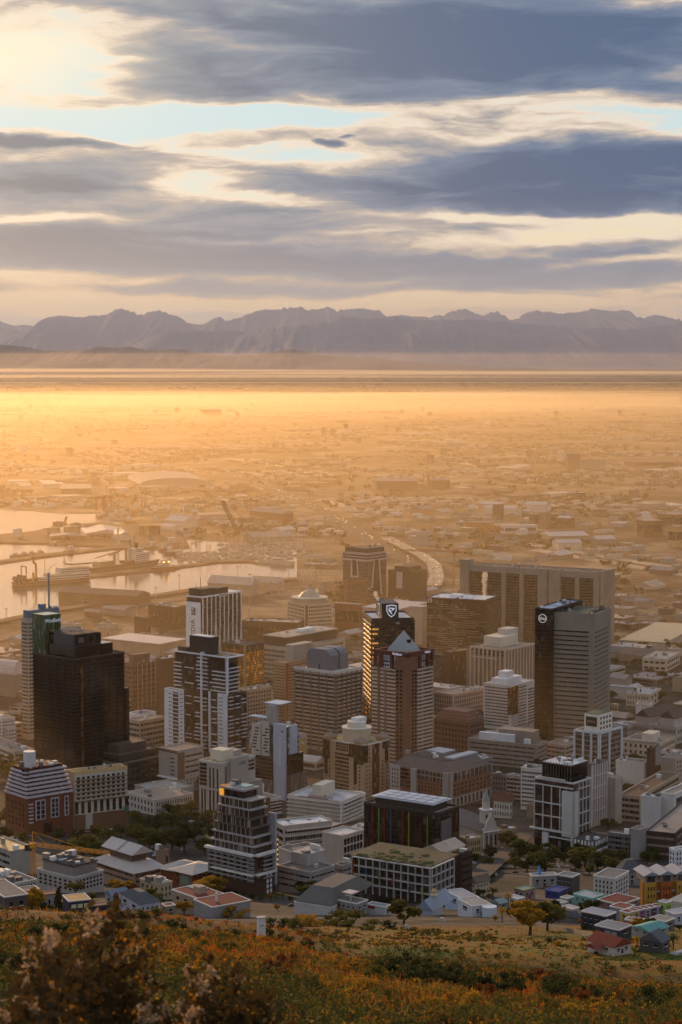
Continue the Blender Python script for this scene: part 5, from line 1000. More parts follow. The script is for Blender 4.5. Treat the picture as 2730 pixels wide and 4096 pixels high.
def terrace_tower():
    SL = mat('a39c98', .7)
    b = B('terrace_tower', 'dark apartment tower with glazed terraces and one heavy white frame', 'apartment tower', 840, 1020, 1096, 3424, 3580, 50, glass('3c302a'))
    W_, L_ = b.W, b.L
    for k in range(6):
        y = 3435 + 17 * k; b.face('L', 'balcony_slab', SL, 0, 1, y, y + 3, 0, 1.4); b.face('L', 'balcony_slab', SL, 0, .12, y + 7, y + 9, 0, 1.2); b.face('R', 'balcony_slab', SL, .4, .92, y, y + 3, 0, 1.2)
    b.cols('L', .1, .98, 3424, 3530, 7, .04, SL, 'column', 1.5); b.grid('L', .05, .95, 3430, 3525, 12, 6, .45, .7, glass('6b6058', .2, .5), 'window', .3)
    WF = mat('d3cec8', .6); b.face('L', 'white_frame', WF, 0, 1.05, 3418, 3427, 0, 2); b.face('L', 'white_frame', WF, 0, .9, 3498, 3504, 0, 2); b.face('R', 'white_frame', WF, 0, .98, 3418, 3427, 0, 2); b.face('R', 'white_frame', WF, .93, .98, 3427, 3498, 0, 2); b.face('R', 'white_frame', WF, 0, .98, 3498, 3504, 0, 2)
    b.face('L', 'brown_base', mat('4a3429', .85), 0, 1, 3520, 3580, 0, .3); b.face('R', 'brown_base', mat('4a3429', .85), 0, 1, 3520, 3600, 0, .3); b.grid('R', .55, .9, 3508, 3590, 2, 4, .5, .7, WHITE, 'window', .5)
    z = b.zt
    for k in range(6):
        z0 = z + k * 3.6; i = .03 * k; s = b.p('upper_storey', MB().box((.05 + i) * W_, .98 * W_, (.05 + i) * L_, (.97 - i) * L_, z0, z0 + 3.1), glass('4a3c32')); MB().box((.0 + i) * W_, W_, (.0 + i) * L_, (1.0 - i) * L_, z0 + 3.1, z0 + 3.6).build('terrace_slab', s, SL if k not in (2, 3) else mat('5a4e48', .7))
        mb = MB()
        for j in range(9): mb.box((.05 + i) * W_ - .2, (.05 + i) * W_, (.08 + i + .1 * j) * L_ - .12, (.08 + i + .1 * j) * L_ + .12, z0, z0 + 3.1)
        mb.build('mullion', s, SL)
    z = b.zt + 6 * 3.6; b.p('roof_lid', MB().box(.15 * W_, 1.02 * W_, .3 * L_, .85 * L_, z + 3, z + 3.8), mat('8d8580', .7)); b.p('penthouse', MB().box(.25 * W_, .95 * W_, .35 * L_, .8 * L_, z, z + 3), GB); b.p('lit_room', MB().box(.2 * W_, .5 * W_, .78 * L_, .86 * L_, z, z + 3.8), lamp('ffa83c', .6)); b.p('pool', MB().box(.5 * W_, .95 * W_, .4 * L_, .6 * L_, z + 3.8, z + 4.2), mat('7fa09a', .2)); b.units(5, .4, .9, .65, .8, 2, z + 3.8)
    b.face('R', 'white_spine', mat('9a989c', .6), .98, 1.08, 3272, 3560, -3, 1.0)
    for k in range(6): b.face('R', 'lit_balcony', lamp('ffb040', .8), 1.1, 1.2, 3380 + 20 * k, 3386 + 20 * k, -2, .4)
    b.face('R', 'side_stack', mat('5a4a40', .8), 1.08, 1.25, 3360, 3600, -8, 0); b.done()
terrace_tower()
def white_complex():
    WR = mat('b9bdc2', .6, 'roof'); BW = mat('ac9f92', .85)
    b = blk('court_block', 'long beige gallery block with broad white roof wrapping a court', 'office block', 1090, 1135, 1330, 3310, 3440, 25, BW, 4, .45, GB, (3, 20), 3, WR); b.bands('R', .05, .98, .3, .98, 4, .12, mat('c3b8ac', .8), 'gallery_rail', 1.5)
    b = blk('court_block', 'tall beige block with blank gable wall and framed window side', 'office block', 1290, 1372, 1455, 3350, 3520, 52, mat('b3a294', .85), 5, .5, GB, (0, 6), 1, mat('b5afaa', .7, 'roof'), grid=(.75, .75))
    b = blk('court_block', 'low beige wall block below the white gallery roof', 'block', 1110, 1180, 1300, 3420, 3490, 35, mat('b0a194', .85), 1, .3, GB, (0, 0), 3)
    b = blk('louvred_block', 'grey louvred office block with long dark slots and gravel roof', 'office block', 1112, 1243, 1340, 3498, 3575, 50, mat('9a918c', .8), 3, .25, GB, (3, 3), 1, mat('6d6258', .9, 'roof')); b.rb('roof_house', mat('a8a29e', .8), .55, 1.3, .5, 1, 5); b.units(5, .6, 1.2, .55, .95, 2, b.zt + 5)
    b = blk('louvred_block', 'narrow grey slotted wing behind the louvred office block', 'office block', 1340, 1372, 1415, 3470, 3560, 52, mat('8f857f', .8), 4, .3, GB, (1, 3), 2)
white_complex()
def colour_fins():
    b = B('fin_tower', 'dark glass office block striped with thin coloured fins above a green roof', 'office block', 1457, 1752, 1838, 3262, 3430, 56, glass('261d18', .15))
    b.bands('L', 0, 1, 3266, 3428, 9, .1, mat('3d2e26', .5), 'spandrel', .1); b.bands('R', 0, .42, 3266, 3428, 9, .1, mat('3d2e26', .5), 'spandrel', .1); b.cols('L', .02, .98, 3262, 3430, 22, .05, mat('2f2520', .5), 'mullion', .3)
    for k, c in enumerate(['7a9a28', '8a3018', '3a5a8a', '9a3c14', 'b09a18', '6a2418', '7a9a28', '8a3018']):
        x = 1482 + (1518 - 1482 + 5) * 0 + [36, 58, 84, 132, 156, 205, 230, 10][k]; b.face('L', 'coloured_fin', mat(c, .5), x, x + 1.6, 3266, 3430, .2, 1.0)
    b.face('R', 'grey_panel', mat('6d6462', .7), .0, .55, 3275, 3430, 0, .8) if False else b.face('R', 'grey_panel', mat('6d6462', .7), .12, .58, 3290, 3430, 0, .8)
    b.top(mat('8a8078', .9, 'roof'), DARK, 1.4); SP = mat('a8b0bc', .3)
    for i in range(6):
        for j in range(3): b.p('solar_panel', MB().box((.12 + .26 * j) * b.W, (.33 + .26 * j) * b.W, (.1 + .13 * i) * b.L, (.21 + .13 * i) * b.L, b.zt + 5.0, b.zt + 5.4), SP)
    b.p('panel_frame', MB().box(.08 * b.W, .92 * b.W, .08 * b.L, .92 * b.L, b.zt + 4.4, b.zt + 4.9), mat('c4c6ca', .5)); b.p('roof_house', MB().box(.12 * b.W, .85 * b.W, .12 * b.L, .88 * b.L, b.zt + .3, b.zt + 4.4), DARK); b.done()
    p = B('fin_podium', 'glass podium in a white grid with coloured panels under the striped block', 'office block', 1412, 1722, 1812, 3474, 3615, 58, glass('332b26', .15)); WG = mat('aea8a2', .6)
    p.cols('L', 0, 1, 3474, 3615, 12, .1, WG, 'grid_post', .8); p.cols('R', .02, 1, 3474, 3600, 6, .12, WG, 'grid_post', .8)
    for y in (3471, 3505, 3540, 3575): p.face('L', 'grid_rail', WG, -.02, 1, y, y + 4, 0, .9); p.face('R', 'grid_rail', WG, 0, 1, y, y + 4, 0, .9)
    p.bands('L', 0, 1, 3478, 3610, 8, .1, mat('3d332e', .5), 'spandrel', .1)
    for x, y, c in ((1415, 3490, '8a4020'), (1415, 3520, '8a4020'), (1467, 3510, '3a5a70'), (1521, 3530, '6a8a30'), (1572, 3535, '8a3018'), (1640, 3560, '3f3a3a'), (1690, 3555, 'a8962a')): p.face('L', 'coloured_panel', mat(c, .5), x, x + 5, y, y + 26, 0, 1.0)
    p.p('roof', MB().box(.5, p.W + 6, .5, p.L + 2, p.zt + .01, p.zt + .4), mat('57503c', .9, 'roof'))
    for k in range(60):
        x, y, r = rnd.uniform(.03, .35) * p.W if rnd.random() < .7 else rnd.uniform(.03, .95) * p.W, rnd.uniform(.03, .97) * p.L, rnd.uniform(.7, 2.0)
        if k < 60: mbq = p.xtra.setdefault(('roof_planting', mat('444420', .95)), MB()); mbq.cyl(x, y, p.zt + .4, p.zt + .4 + r * .25, r, 7, r * .5)
    p.done()
    d = blk('dark_side_block', 'plain dark block joined to the glass podium, beside the square', 'office block', 1812, 1848, 1890, 3420, 3600, 52, mat('3f3029', .8), 6, .3, GX, (0, 6), 1, mat('6a6a48', .9, 'roof'))
colour_fins()
b = blk('old_building', 'old white house with brown tiled roof and chimneys behind the church', 'house', 1976, 2040, 2050, 3215, 3275, 62, mat('b9b2aa', .8), 2, .5, GB, (6, 1), 0, grid=(.4, .5))
b.p('pitched_roof', MB().gable(0, b.W * 1.6, 0, b.L, b.zt + .9, 5, .5, 'y'), mat('5a3a30', .8, 'metalroof'))
blk('shuttered_building', 'narrow ornate grey building with shuttered windows behind the church', 'house', 1970, 2025, 2032, 3105, 3190, 62, mat('8a8482', .8), 4, .5, GB, (5, 1), 2, grid=(.4, .6))
def church():
    WC = mat('c3b8ac', .8)
    f = B('church', 'white church with ornate gabled front and lead capped steeple', 'church', 1850, 1935, 1995, 3330, 3395, 30, WC, body=False)
    w, h = f.W, f.zt; D_ = 34
    f.p('wall', MB().box(0, w, 0, D_, f.zb, h), mat('a3988c', .85)); f.p('nave_roof', MB().gable(-.6, w + .6, 1.6, D_, h, 7, .2, 'y'), mat('6a6260', .7, 'metalroof'))
    pts = [(0, h), (w, h), (w, h + 1.5), (.86 * w, h + 2), (.8 * w, h + 5), (.68 * w, h + 7), (.5 * w, h + 10), (.32 * w, h + 7), (.2 * w, h + 5), (.14 * w, h + 2), (0, h + 1.5)]; n = len(pts)
    f.p('gable', MB().add([(x, -.2, z) for x, z in pts] + [(x, 1.5, z) for x, z in pts], [tuple(range(n)), tuple(range(2 * n - 1, n - 1, -1))] + [(i, n + i, n + (i + 1) % n, (i + 1) % n) for i in range(n)]), WC)
    f.grid('R', .08, .92, .1, .8, 3, 1, .3, .9, GB); f.cols('R', .0, 1, 0, 1, 4, .07, WHITE, 'pilaster', .4); f.face('R', 'cornice', WHITE, -.02, 1.02, .97, 1.03, 0, .7)
    cx, cy, r = w * .5, 5.0, 2.6; z = h + 4; st = f.p('steeple', MB().box(cx - r, cx + r, cy - r, cy + r, z - 8, z + 7), WC)
    MB().box(cx - r - .4, cx + r + .4, cy - r - .4, cy + r + .4, z + 7, z + 7.7).build('ledge', st, WHITE); MB().cyl(cx, cy, z + 7.7, z + 12, 2.1, 8).build('lantern', st, WC); MB().cyl(cx, cy, z + 12, z + 19, 2.3, 8, .12).build('spire', st, mat('8a9090', .5)); MB().tube((cx, cy, z + 19), (cx, cy, z + 22), .1).build('finial', st, DARK)
    for dx in (-1, 1): MB().box(cx + dx * 1.2 - .5, cx + dx * 1.2 + .5, cy - r - .1, cy - r, z + 2, z + 5).build('belfry_window', st, GB)
    f.done()
    q = blk('cream_annexe', 'cream classical annexe with tall windows next to the church front', 'hall', 1990, 2000, 2065, 3325, 3385, 30, mat('b8a084', .85), 2, .5, GB, (0, 7), 2, grid=(.35, .6)); q = blk('corner_building', 'pale corner building with rimmed roof in front of the church', 'hall', 1838, 1870, 1925, 3362, 3420, 35, mat('a8946f', .85), 2, .5, GB, (4, 6), 1, ROOFW, grid=(.4, .6))
church()
# ------------------------------------------------------------------ small houses under the hill
def hs(label, xl, xc, xr, yt, yb, a, wall, style='flat', roof='6a625c', win=(2, 2, 1), name='house', trim='d0ccc4', rh=2.6, chim=0, door='R', k=(.32, .5)):
    wm = mat(wall, .8, scale=.3); b = B(name, label, 'house', xl, xc, xr, yt, yb, a, wm, dmax=14); tm = mat(trim, .7, scale=.3); z = b.zt; rh *= b.Y / 850; e = b.Y / 1700
    if style == 'flat': b.top(mat(roof, .9, 'roof'), tm, e, e * .5); q = None
    elif style == 'gable': q = b.p('roof', MB().gable(0, b.W, 0, b.L, z, rh, e, 'x'), mat(roof, .8, 'metalroof'))
    elif style == 'gabley': q = b.p('roof', MB().gable(0, b.W, 0, b.L, z, rh, e, 'y'), mat(roof, .8, 'metalroof'))
    else: q = b.p('roof', MB().hip(0, b.W, 0, b.L, z, rh, e), mat(roof, .8, 'metalroof'))
    for f, n in zip('LR', win):
        if n: b.grid(f, .06, .94, .12, .92, n, win[2], k[0], k[1], GB, 'window', .08); b.grid(f, .06, .94, .06, .86, n, win[2], k[0] * 1.25, .06, tm, 'sill', .16)
    if door: b.face(door, 'door', mat('5b4030', .6), .45, .45 + 2 * e / max(2, b.W if door == 'R' else b.L), 0, min(.7, 4 * e / max(1, z)), 0, .1)
    for i in range(chim): b.p('chimney', MB().box(.3 * b.W + i * 3, .3 * b.W + i * 3 + .7, .4 * b.L, .4 * b.L + .7, z, z + rh + 1.2), tm)
    b.done(); return b
hs('low house with flat grey roof at the picture edge under the construction site', -70, 20, 112, 3592, 3665, 30, '5a504a', roof='6f6c68'); hs('bright yellow house behind the bronze crowned tree', 74, 95, 158, 3566, 3648, 30, 'b8862a', win=(1, 3, 2)); hs('house with orange red parapet between yellow and navy houses', 165, 185, 235, 3582, 3650, 30, '8d8a88', trim='9a4424', win=(1, 2, 1))
b = hs('navy house with three bright white windows and sunlit flat roof', 252, 277, 364, 3609, 3672, 22, '2d3040', roof='b39264', win=(0, 0, 1), trim='cfcac4'); b.grid('R', .08, .95, .55, .85, 3, 1, .75, .8, mat('d8c8a0', .3), 'window', .15); hs('lower navy wing with brown roof and two white windows', 360, 366, 452, 3628, 3672, 22, '30323e', roof='7a6250', win=(0, 3, 1), trim='6b6058')  # yellow of the navy house roof is sunlight put into its colour
hs('white house with dark slate hipped roof and broad white eaves', 478, 560, 642, 3618, 3668, 30, 'b5b4bc', 'hip', '4a4c50', (2, 4, 1), rh=3.2, trim='d8d8dc'); hs('blue grey house with tilted solar panels behind the dark conifer', 422, 450, 516, 3588, 3630, 35, '9a9894', 'gable', '6d7888', (1, 2, 1))
b = hs('beige house with maroon flat roof terrace and roof railing', 690, 800, 900, 3600, 3660, 40, '9c8876', roof='6b3430', win=(3, 3, 1)); b.rb('roof_house', mat('a08c78', .8), .3, .6, .3, .5, 2.6); b.rb('pale_roof', mat('8f9294', .8), .55, 1, .55, .95, .5)
hs('grey walled house with sloping maroon roof below the terrace tower', 776, 850, 1002, 3632, 3672, 35, '8f8a88', 'flat', '6a2f2c', (0, 1, 1), chim=1); hs('small house with garage door beside the golden bush tree', 648, 665, 702, 3628, 3668, 30, '8a7a68', 'flat', '6d4038', (1, 1, 1))
b = hs('long white warehouse with dark ribbed barrel roof', 1178, 1330, 1345, 3632, 3662, 62, 'c0bab6', 'flat', '5f5c58', (0, 0, 1), 'warehouse', door=None); b.p('barrel_roof', MB().hip(0, 30, 0, b.L, b.zt + .6, 4, 0, .22), mat('5a5854', .8, 'metalroof'))
b = hs('grey and white house with roof pergola beside the ribbed warehouse', 1342, 1428, 1472, 3618, 3662, 52, '8a8684', win=(4, 2, 1), roof='6a6058'); b.p('pergola', MB().box(.2 * b.W, .9 * b.W, .35 * b.L, .8 * b.L, b.zt + 2.4, b.zt + 2.7).box(.25 * b.W, .3 * b.W, .4 * b.L, .45 * b.L, b.zt, b.zt + 2.4).box(.8 * b.W, .85 * b.W, .7 * b.L, .75 * b.L, b.zt, b.zt + 2.4), mat('b8aca4', .7))
b = hs('low white building with red painted panels along its parapet', 1468, 1540, 1562, 3632, 3660, 56, 'b5b2b2', roof='77787a', win=(0, 1, 1)); b.face('L', 'red_panel', mat('8a2028', .6), .55, .95, .6, .98, 0, .12)
def mosque():
    wm = mat('a3a8b4', .7, scale=.3); b = B('mosque', 'grey blue gabled mosque with small domed minaret', 'mosque', 1668, 1730, 1772, 3645, 3662, 62, wm, dmax=18); b.p('roof', MB().gable(0, b.W * 2, 0, b.L, b.zt, b.zz(3604) - b.zt, .3, 'x'), mat('7f8798', .6, 'metalroof'))
    cx, cy = b.W * .9, b.L * .5; z = b.zz(3606); c = mat('bfae92', .7, scale=.3); m = b.p('minaret', MB().box(cx - .8, cx + .8, cy - .8, cy + .8, 0, z), c); t = z
    MB().box(cx - 1, cx + 1, cy - 1, cy + 1, t, t + .2).build('balcony', m, c); MB().cyl(cx, cy, t + .2, t + 1.3, .6, 8).build('lantern', m, c); MB().box(cx - .75, cx + .75, cy - .75, cy + .75, t + 1.3, t + 1.45).build('ledge', m, c); MB().cyl(cx, cy, t + 1.45, t + 1.8, .65, 12, .55).cyl(cx, cy, t + 1.8, t + 2.1, .55, 12, .28).cyl(cx, cy, t + 2.1, t + 2.6, .14, 8, .02).build('dome', m, mat('b5a468', .5)); 
    b.p('finial', MB().tube((0, b.L, b.zt), (0, b.L, b.zt + 1.2), .14, 6, .03).tube((0, 0, b.zt), (0, 0, b.zt + 1.2), .14, 6, .03), c); b.done()
mosque()
hs('pale blue flat roofed house beside the mosque', 1782, 1850, 1916, 3600, 3642, 25, 'a3b4cc', roof='8d8f96', win=(1, 3, 1), trim='c4ccd8'); b = hs('white house with round water tank beside the pale blue house', 1832, 1890, 1964, 3628, 3668, 25, 'c8c8ca', roof='8f8c88', win=(1, 2, 1)); b.p('water_tank', MB().cyl(.75 * b.W, -2, -1, 3.4, 2.4, 18), mat('c6c8cc', .5))
hs('cream terrace house with two gables and small windows by the dark side block', 1890, 1905, 1960, 3535, 3585, 40, 'b8a98c', 'gable', '6b5c50', (1, 4, 2), rh=3)
b = hs('grey white block with a blue tarpaulin on its roof', 2118, 2130, 2230, 3508, 3552, 10, '98918c', roof='8a8684', win=(0, 3, 1)); b.p('tarpaulin', MB().hip(.3 * b.W, .42 * b.W, .5 * b.L, .9 * b.L, b.zt + .5, 3.2, 0, .3), mat('1f86c8', .5)); hs('dark grey block joined to the grey white block', 2228, 2288, 2320, 3512, 3565, 55, '4b484c', 'flat', '6d6c72', (4, 0, 2))
hs('royal blue house with flat roof terrace', 2182, 2235, 2272, 3572, 3594, 55, '2f3f78', roof='35427a', win=(2, 1, 1), trim='3d5090'); hs('green and pink house pair in front of the grey white block', 2058, 2095, 2142, 3566, 3600, 40, '9a7a80', roof='8d8a88', win=(2, 2, 1), trim='5f8a3a')
hs('white four storey guest house with rows of tall balcony windows', 2374, 2458, 2516, 3518, 3612, 58, 'c2bab2', roof='6f6c6c', win=(5, 5, 4), k=(.35, .6), name='apartment_house'); hs('grey hip roofed hall behind the white guest house', 2458, 2480, 2580, 3492, 3545, 20, '8b8886', 'hip', '57565a', (0, 3, 1), rh=5)
def orange_block():
    OR = mat('a8702c', .85, scale=.2); b = B('terrace_apartments', 'ochre and orange apartment terrace with grey peaked roofs', 'apartment block', 2560, 2572, 2820, 3532, 3640, 12, OR, dmax=60)
    for k in range(4):
        x0 = .02 + .25 * k; s = b.face('R', 'bay', mat('b5883c' if k != 1 else 'a5582c', .85, scale=.2), x0, x0 + .17, 0, 1.02, 0, 1.4); b.grid('R', x0 + .02, x0 + .16, .1, .95, 3, 3, .35, .5, GB, 'window', 1.5)
        z = b.zt; u = x0 * b.W; w = .2 * b.W; b.p('attic', MB().box(u, u + w, -.5, 8, z, z + 2.6), mat('8d8078', .85)); b.p('attic_window', MB().box(u + w * .2, u + w * .8, -.7, -.4, z + .4, z + 2.3), GB); b.p('roof', MB().gable(u - .6, u + w + .6, -1.2, 9, z + 2.6, 1.4, .2, 'y'), mat('8a909a', .6, 'metalroof')); b.p('balcony', MB().box(u + .18 * b.W, u + .24 * b.W, -1, 0, z * .3, z * .36).box(u + .18 * b.W, u + .24 * b.W, -1, 0, z * .65, z * .7), mat('9a968e', .7))
    b.p('base', MB().box(-.2, b.W, -1.6, 0, b.zb, .14 * b.zt), mat('8a5c28', .85)); b.done()
orange_block()
b = hs('navy two storey villa with white trimmed windows', 2327, 2424, 2466, 3668, 3722, 50, '35353f', roof='878c96', win=(4, 1, 2), trim='c8c4c0', k=(.3, .5)); hs('navy garage wing of the villa with pale doors', 2380, 2476, 2527, 3724, 3760, 50, '3a3a42', roof='77797e', win=(0, 1, 1), trim='bab6b4', door=None).grid('L', .05, .6, .0, .8, 2, 1, .8, .95, mat('8f8a86', .6), 'garage_door', .1)
b = hs('white bungalow with red tiled roof at the end of the field', 2352, 2455, 2525, 3792, 3824, 40, 'c8bcb4', 'gabley', '84402c', (2, 2, 1), rh=3.4); b.p('porch_roof', MB().gable(-2, 1, .35 * b.L, .8 * b.L, b.zt - .3, .7, .2, 'x'), mat('7a3c2c', .8, 'metalroof'))
hs('dark grey gabled house behind the stout palm', 2560, 2648, 2664, 3772, 3812, 55, '55504e', 'gable', '57585e', (2, 1, 1), rh=4); hs('low house with turquoise roof behind the dark grey gabled house', 2526, 2600, 2676, 3728, 3748, 40, '9a958e', 'gable', '5c908c', (2, 2, 1), rh=1.6); hs('salmon pink flat roofed house beside the dark round tree', 2500, 2560, 2578, 3690, 3722, 60, 'b05c68', roof='7a6a64', win=(3, 1, 1))
for i, (x, c, t) in enumerate([(2512, 'c0a060', 'yellow'), (2534, 'b09a70', 'cream'), (2556, '8f5a7c', 'magenta'), (2580, '9a8a94', 'pale mauve'), (2604, '5a4868', 'purple'), (2630, 'a89ab0', 'lilac')]): hs('%s terraced house with maroon roof in the painted row' % t, x - 14, x, x + 20, 3655 - 5 * i, 3690 - 7 * i, 42, c, 'flat', '6a3430', (1, 1, 1))
hs('lime green house at the end of the painted row', 2655, 2664, 2682, 3615, 3655, 45, 'a8b860', roof='8a8c90', win=(1, 2, 1)); hs('grey maroon roofed house beside the navy villa', 2440, 2500, 2540, 3640, 3680, 50, '8c8f98', roof='70403a', win=(3, 1, 1)); hs('long maroon roofed row house behind the navy villa', 2390, 2480, 2560, 3622, 3648, 45, '8a6a60', roof='6a302c', win=(3, 3, 1)); hs('turquoise fronted house by the white guest house', 2245, 2268, 2296, 3598, 3622, 45, '7ea4a6', roof='8f9496', win=(1, 1, 1)); hs('mint edged flat house with pale roof below the guest house', 2295, 2370, 2416, 3596, 3622, 45, '86a6a0', roof='8f9aa2', win=(3, 2, 1), trim='8fc0b4')
hs('small white house under the dark wide tree', 2216, 2245, 2270, 3616, 3640, 40, 'bdb6ae', roof='98989c', win=(1, 1, 1)); hs('white low house with pale roof beside the golden tree', 2250, 2290, 2318, 3640, 3664, 40, 'b8b0a8', roof='a89c90', win=(1, 1, 1)); hs('house with pale blue painted roof behind the garden wall', 2196, 2240, 2262, 3668, 3690, 45, '8a8aa0', roof='8fb0d0', win=(1, 1, 1)); hs('dark tiled cottage beside the pale blue painted roof', 2240, 2300, 2330, 3672, 3694, 40, '6a6460', 'hip', '4a4648', (2, 1, 1), rh=2); hs('white hall with broad pale roof at the lower picture edge', 2648, 2700, 2800, 3846, 3890, 35, 'b8b4b0', 'hip', '9a9a9c', (1, 2, 1), rh=2.4); hs('white flat house beside the lime green house', 2662, 2700, 2780, 3660, 3700, 30, 'bcbcc4', roof='9a9ca4', win=(1, 3, 1)); hs('grey low house with flat roof among trees beside the pink house', 2600, 2660, 2700, 3690, 3724, 45, '77706a', roof='857c76', win=(2, 1, 1)); hs('small pale house behind the tall slim palm', 2030, 2070, 2100, 3600, 3630, 40, 'a09890', roof='a8a4a4', win=(1, 1, 1)); hs('green grey shed roofed house left of the slim palm'.replace('left of', 'beside'), 1965, 2000, 2030, 3615, 3645, 40, '7d857c', 'gable', '808a88', (1, 1, 1), rh=1.5)
# garden wall at the end of the field, boulders, bin
gw = [hit0(x, y, 200) for x, y in ((2150, 3705), (2240, 3722), (2330, 3742), (2400, 3756), (2440, 3766))]; mb = MB()
for p, q in zip(gw, gw[1:]): 
    d = (Vector(q) - Vector(p)); n_ = Vector((-d.y, d.x, 0)).normalized() * .2; p, q = Vector(p), Vector(q)
    mb.add([p - n_ - Vector((0, 0, .6)), q - n_ - Vector((0, 0, .6)), q + n_ - Vector((0, 0, .6)), p + n_ - Vector((0, 0, .6)), p - n_ + Vector((0, 0, 1.1)), q - n_ + Vector((0, 0, 1.1)), q + n_ + Vector((0, 0, 1.1)), p + n_ + Vector((0, 0, 1.1))], [(0, 1, 5, 4), (1, 2, 6, 5), (2, 3, 7, 6), (3, 0, 4, 7), (4, 5, 6, 7)])
tag(mb.build('garden_wall', None, mat('7d746a', .9, scale=.5)), 'long low rubble wall along the end of the green field', 'wall')
for x, y, w, lab in ((1770, 3688, 1.3, 'pale boulder beside the path on the field'), (1625, 3716, 1.2, 'pale boulder at the foot of the wide golden tree'), (2078, 3697, 1.0, 'orange sunlit block at the end of the path')):
    p = hit0(x, y, 150); m = MB(); m.prism([(-w, -.6 * w), (.7 * w, -.8 * w), (w, .3 * w), (.2 * w, .9 * w), (-.8 * w, .6 * w)], -.2, .9 * w, [(-.6 * w, -.3 * w), (.4 * w, -.4 * w), (.5 * w, .2 * w), (.1 * w, .5 * w), (-.5 * w, .3 * w)]); q = tag(m.build('boulder', None, mat('b0a090' if 'orange' not in lab else 'c08a5a', .9, scale=1)), lab, 'boulder'); q.location = p
pth = MB(); pp = [hit0(x, y, 200) for x, y in ((1500, 3718), (1640, 3708), (1760, 3697), (1900, 3703), (2060, 3698))]; vs = []
for x, y, z in pp: vs += [(x, y - .8, ground(x, y - .8) + .25), (x, y + .8, ground(x, y + .8) + .25)]
tag(pth.add(vs, [(2 * i, 2 * i + 2, 2 * i + 3, 2 * i + 1) for i in range(len(pp) - 1)]).build('footpath', None, mat('8a7a68', .95, scale=.5)), kind='structure')
# ------------------------------------------------------------------ cars of the square and streets
def car_proto(c):
    o = empty('parked_car', (0, 0, HIDE), 0, 'x', 'car'); m = mat(c, .3, 'wall', .6, scale=.5)
    MB().prism([(-2.1, -.85), (2.1, -.85), (2.1, .85), (-2.1, .85)], .3, .85, [(-2.05, -.8), (2.0, -.8), (2.0, .8), (-2.05, .8)]).build('body', o, m); MB().prism([(-1.6, -.78), (1.0, -.78), (1.0, .78), (-1.6, .78)], .85, 1.38, [(-1.2, -.62), (.45, -.62), (.45, .62), (-1.2, .62)]).build('cabin', o, GB); MB().box(-1.15, .4, -.6, .6, 1.385, 1.43).build('roof', o, m)
    for x in (-1.3, 1.3):
        for y in (-.86, .72):
            w = MB(); w.add([(x + .33 * math.cos(i * .7854), y + t, .33 + .33 * math.sin(i * .7854)) for t in (0, .14) for i in range(8)], [tuple(range(8)), tuple(range(15, 7, -1))] + [(i, 8 + i, 8 + (i + 1) % 8, (i + 1) % 8) for i in range(8)]); w.build('wheel', o, GX)
    return o
CARS = {n: car_proto(c) for n, c in (('white', 'd6d6d6'), ('silver', '9a9ca0'), ('dark', '26272a'), ('red', '7a2a22'))}
def car(x, y, rz, col, lab, group=None, first=[set()]):
    p = hit(x, y); t = ground(p[0] + 1, p[1]) ; src = CARS[col]
    if col not in first[0]: first[0].add(col); o = src; o.location = (p[0], p[1], p[2] + .35); o.rotation_euler = (0, 0, rz)
    else: o = copy_thing(src, (p[0], p[1], p[2] + .35), rz)
    o['label'] = lab; o.scale = (.72,) * 3
    if group: o['group'] = group
for i, (x, y) in enumerate([(2010, 3400), (2022, 3405), (2032, 3398), (2042, 3408), (2052, 3402), (2060, 3414), (2068, 3407), (2076, 3400), (2085, 3396), (2094, 3393), (2028, 3414), (2046, 3416)]):
    c = ('white', 'red', 'silver', 'dark')[i % 4]; car(x, y, .6 + .1 * (i % 3), c, '%s car waiting in the queue by the square' % c, 'cars queuing by the square')
for x, y, c, lab in ((1922, 3427, 'white', 'white car crossing the open street beside the church'), (2004, 3431, 'silver', 'silver car behind the white car near the church'), (2063, 3494, 'dark', 'dark car alone on the street above the painted houses'), (1955, 3500, 'silver', 'silver car at the kerb by the cream terrace'), (1895, 3458, 'white', 'white car beside the dark side block'), (2265, 3476, 'silver', 'silver car on the street behind the white guest house'), (2180, 3696, 'silver', 'silver car parked beside the large golden tree'), (1168, 3630, 'dark', 'dark car beside the ribbed warehouse')): car(x, y, .4, c, lab)
for i in range(64):
    x, y = rnd.choice(((rnd.uniform(1900, 2300), rnd.uniform(3465, 3480)), (rnd.uniform(2228, 2250), rnd.uniform(3400, 3560)), (rnd.uniform(1840, 1990), rnd.uniform(3495, 3515)), (rnd.uniform(0, 120), rnd.uniform(3345, 3365)), (rnd.uniform(420, 1080), rnd.uniform(3268, 3300)), (rnd.uniform(560, 760), rnd.uniform(3400, 3440))))
    c = rnd.choice(('white', 'silver', 'dark', 'white', 'red')); car(x, y, rnd.choice((.3, .9, 1.9)), c, '%s car at the kerb of a street in the centre' % c, 'cars along the streets of the centre')
for i in range(70):
    if i < 26: x, y = rnd.uniform(2645, 2730), rnd.uniform(2695, 2740)
    elif i < 50: x, y = rnd.uniform(2450, 2630), rnd.uniform(2502, 2520)
    else: x, y = rnd.uniform(2600, 2725), rnd.uniform(2320, 2420)
    c = rnd.choice(('white', 'silver', 'white', 'dark')); g = ('car park beside the depot', 'car park behind the louvred tower', 'open yard beyond the civic slab')[0 if i < 26 else (1 if i < 50 else 2)]; car(x, y, rnd.choice((.3, .35, 1.9)), c, '%s car parked in the %s' % (c, g), 'cars in the ' + g)
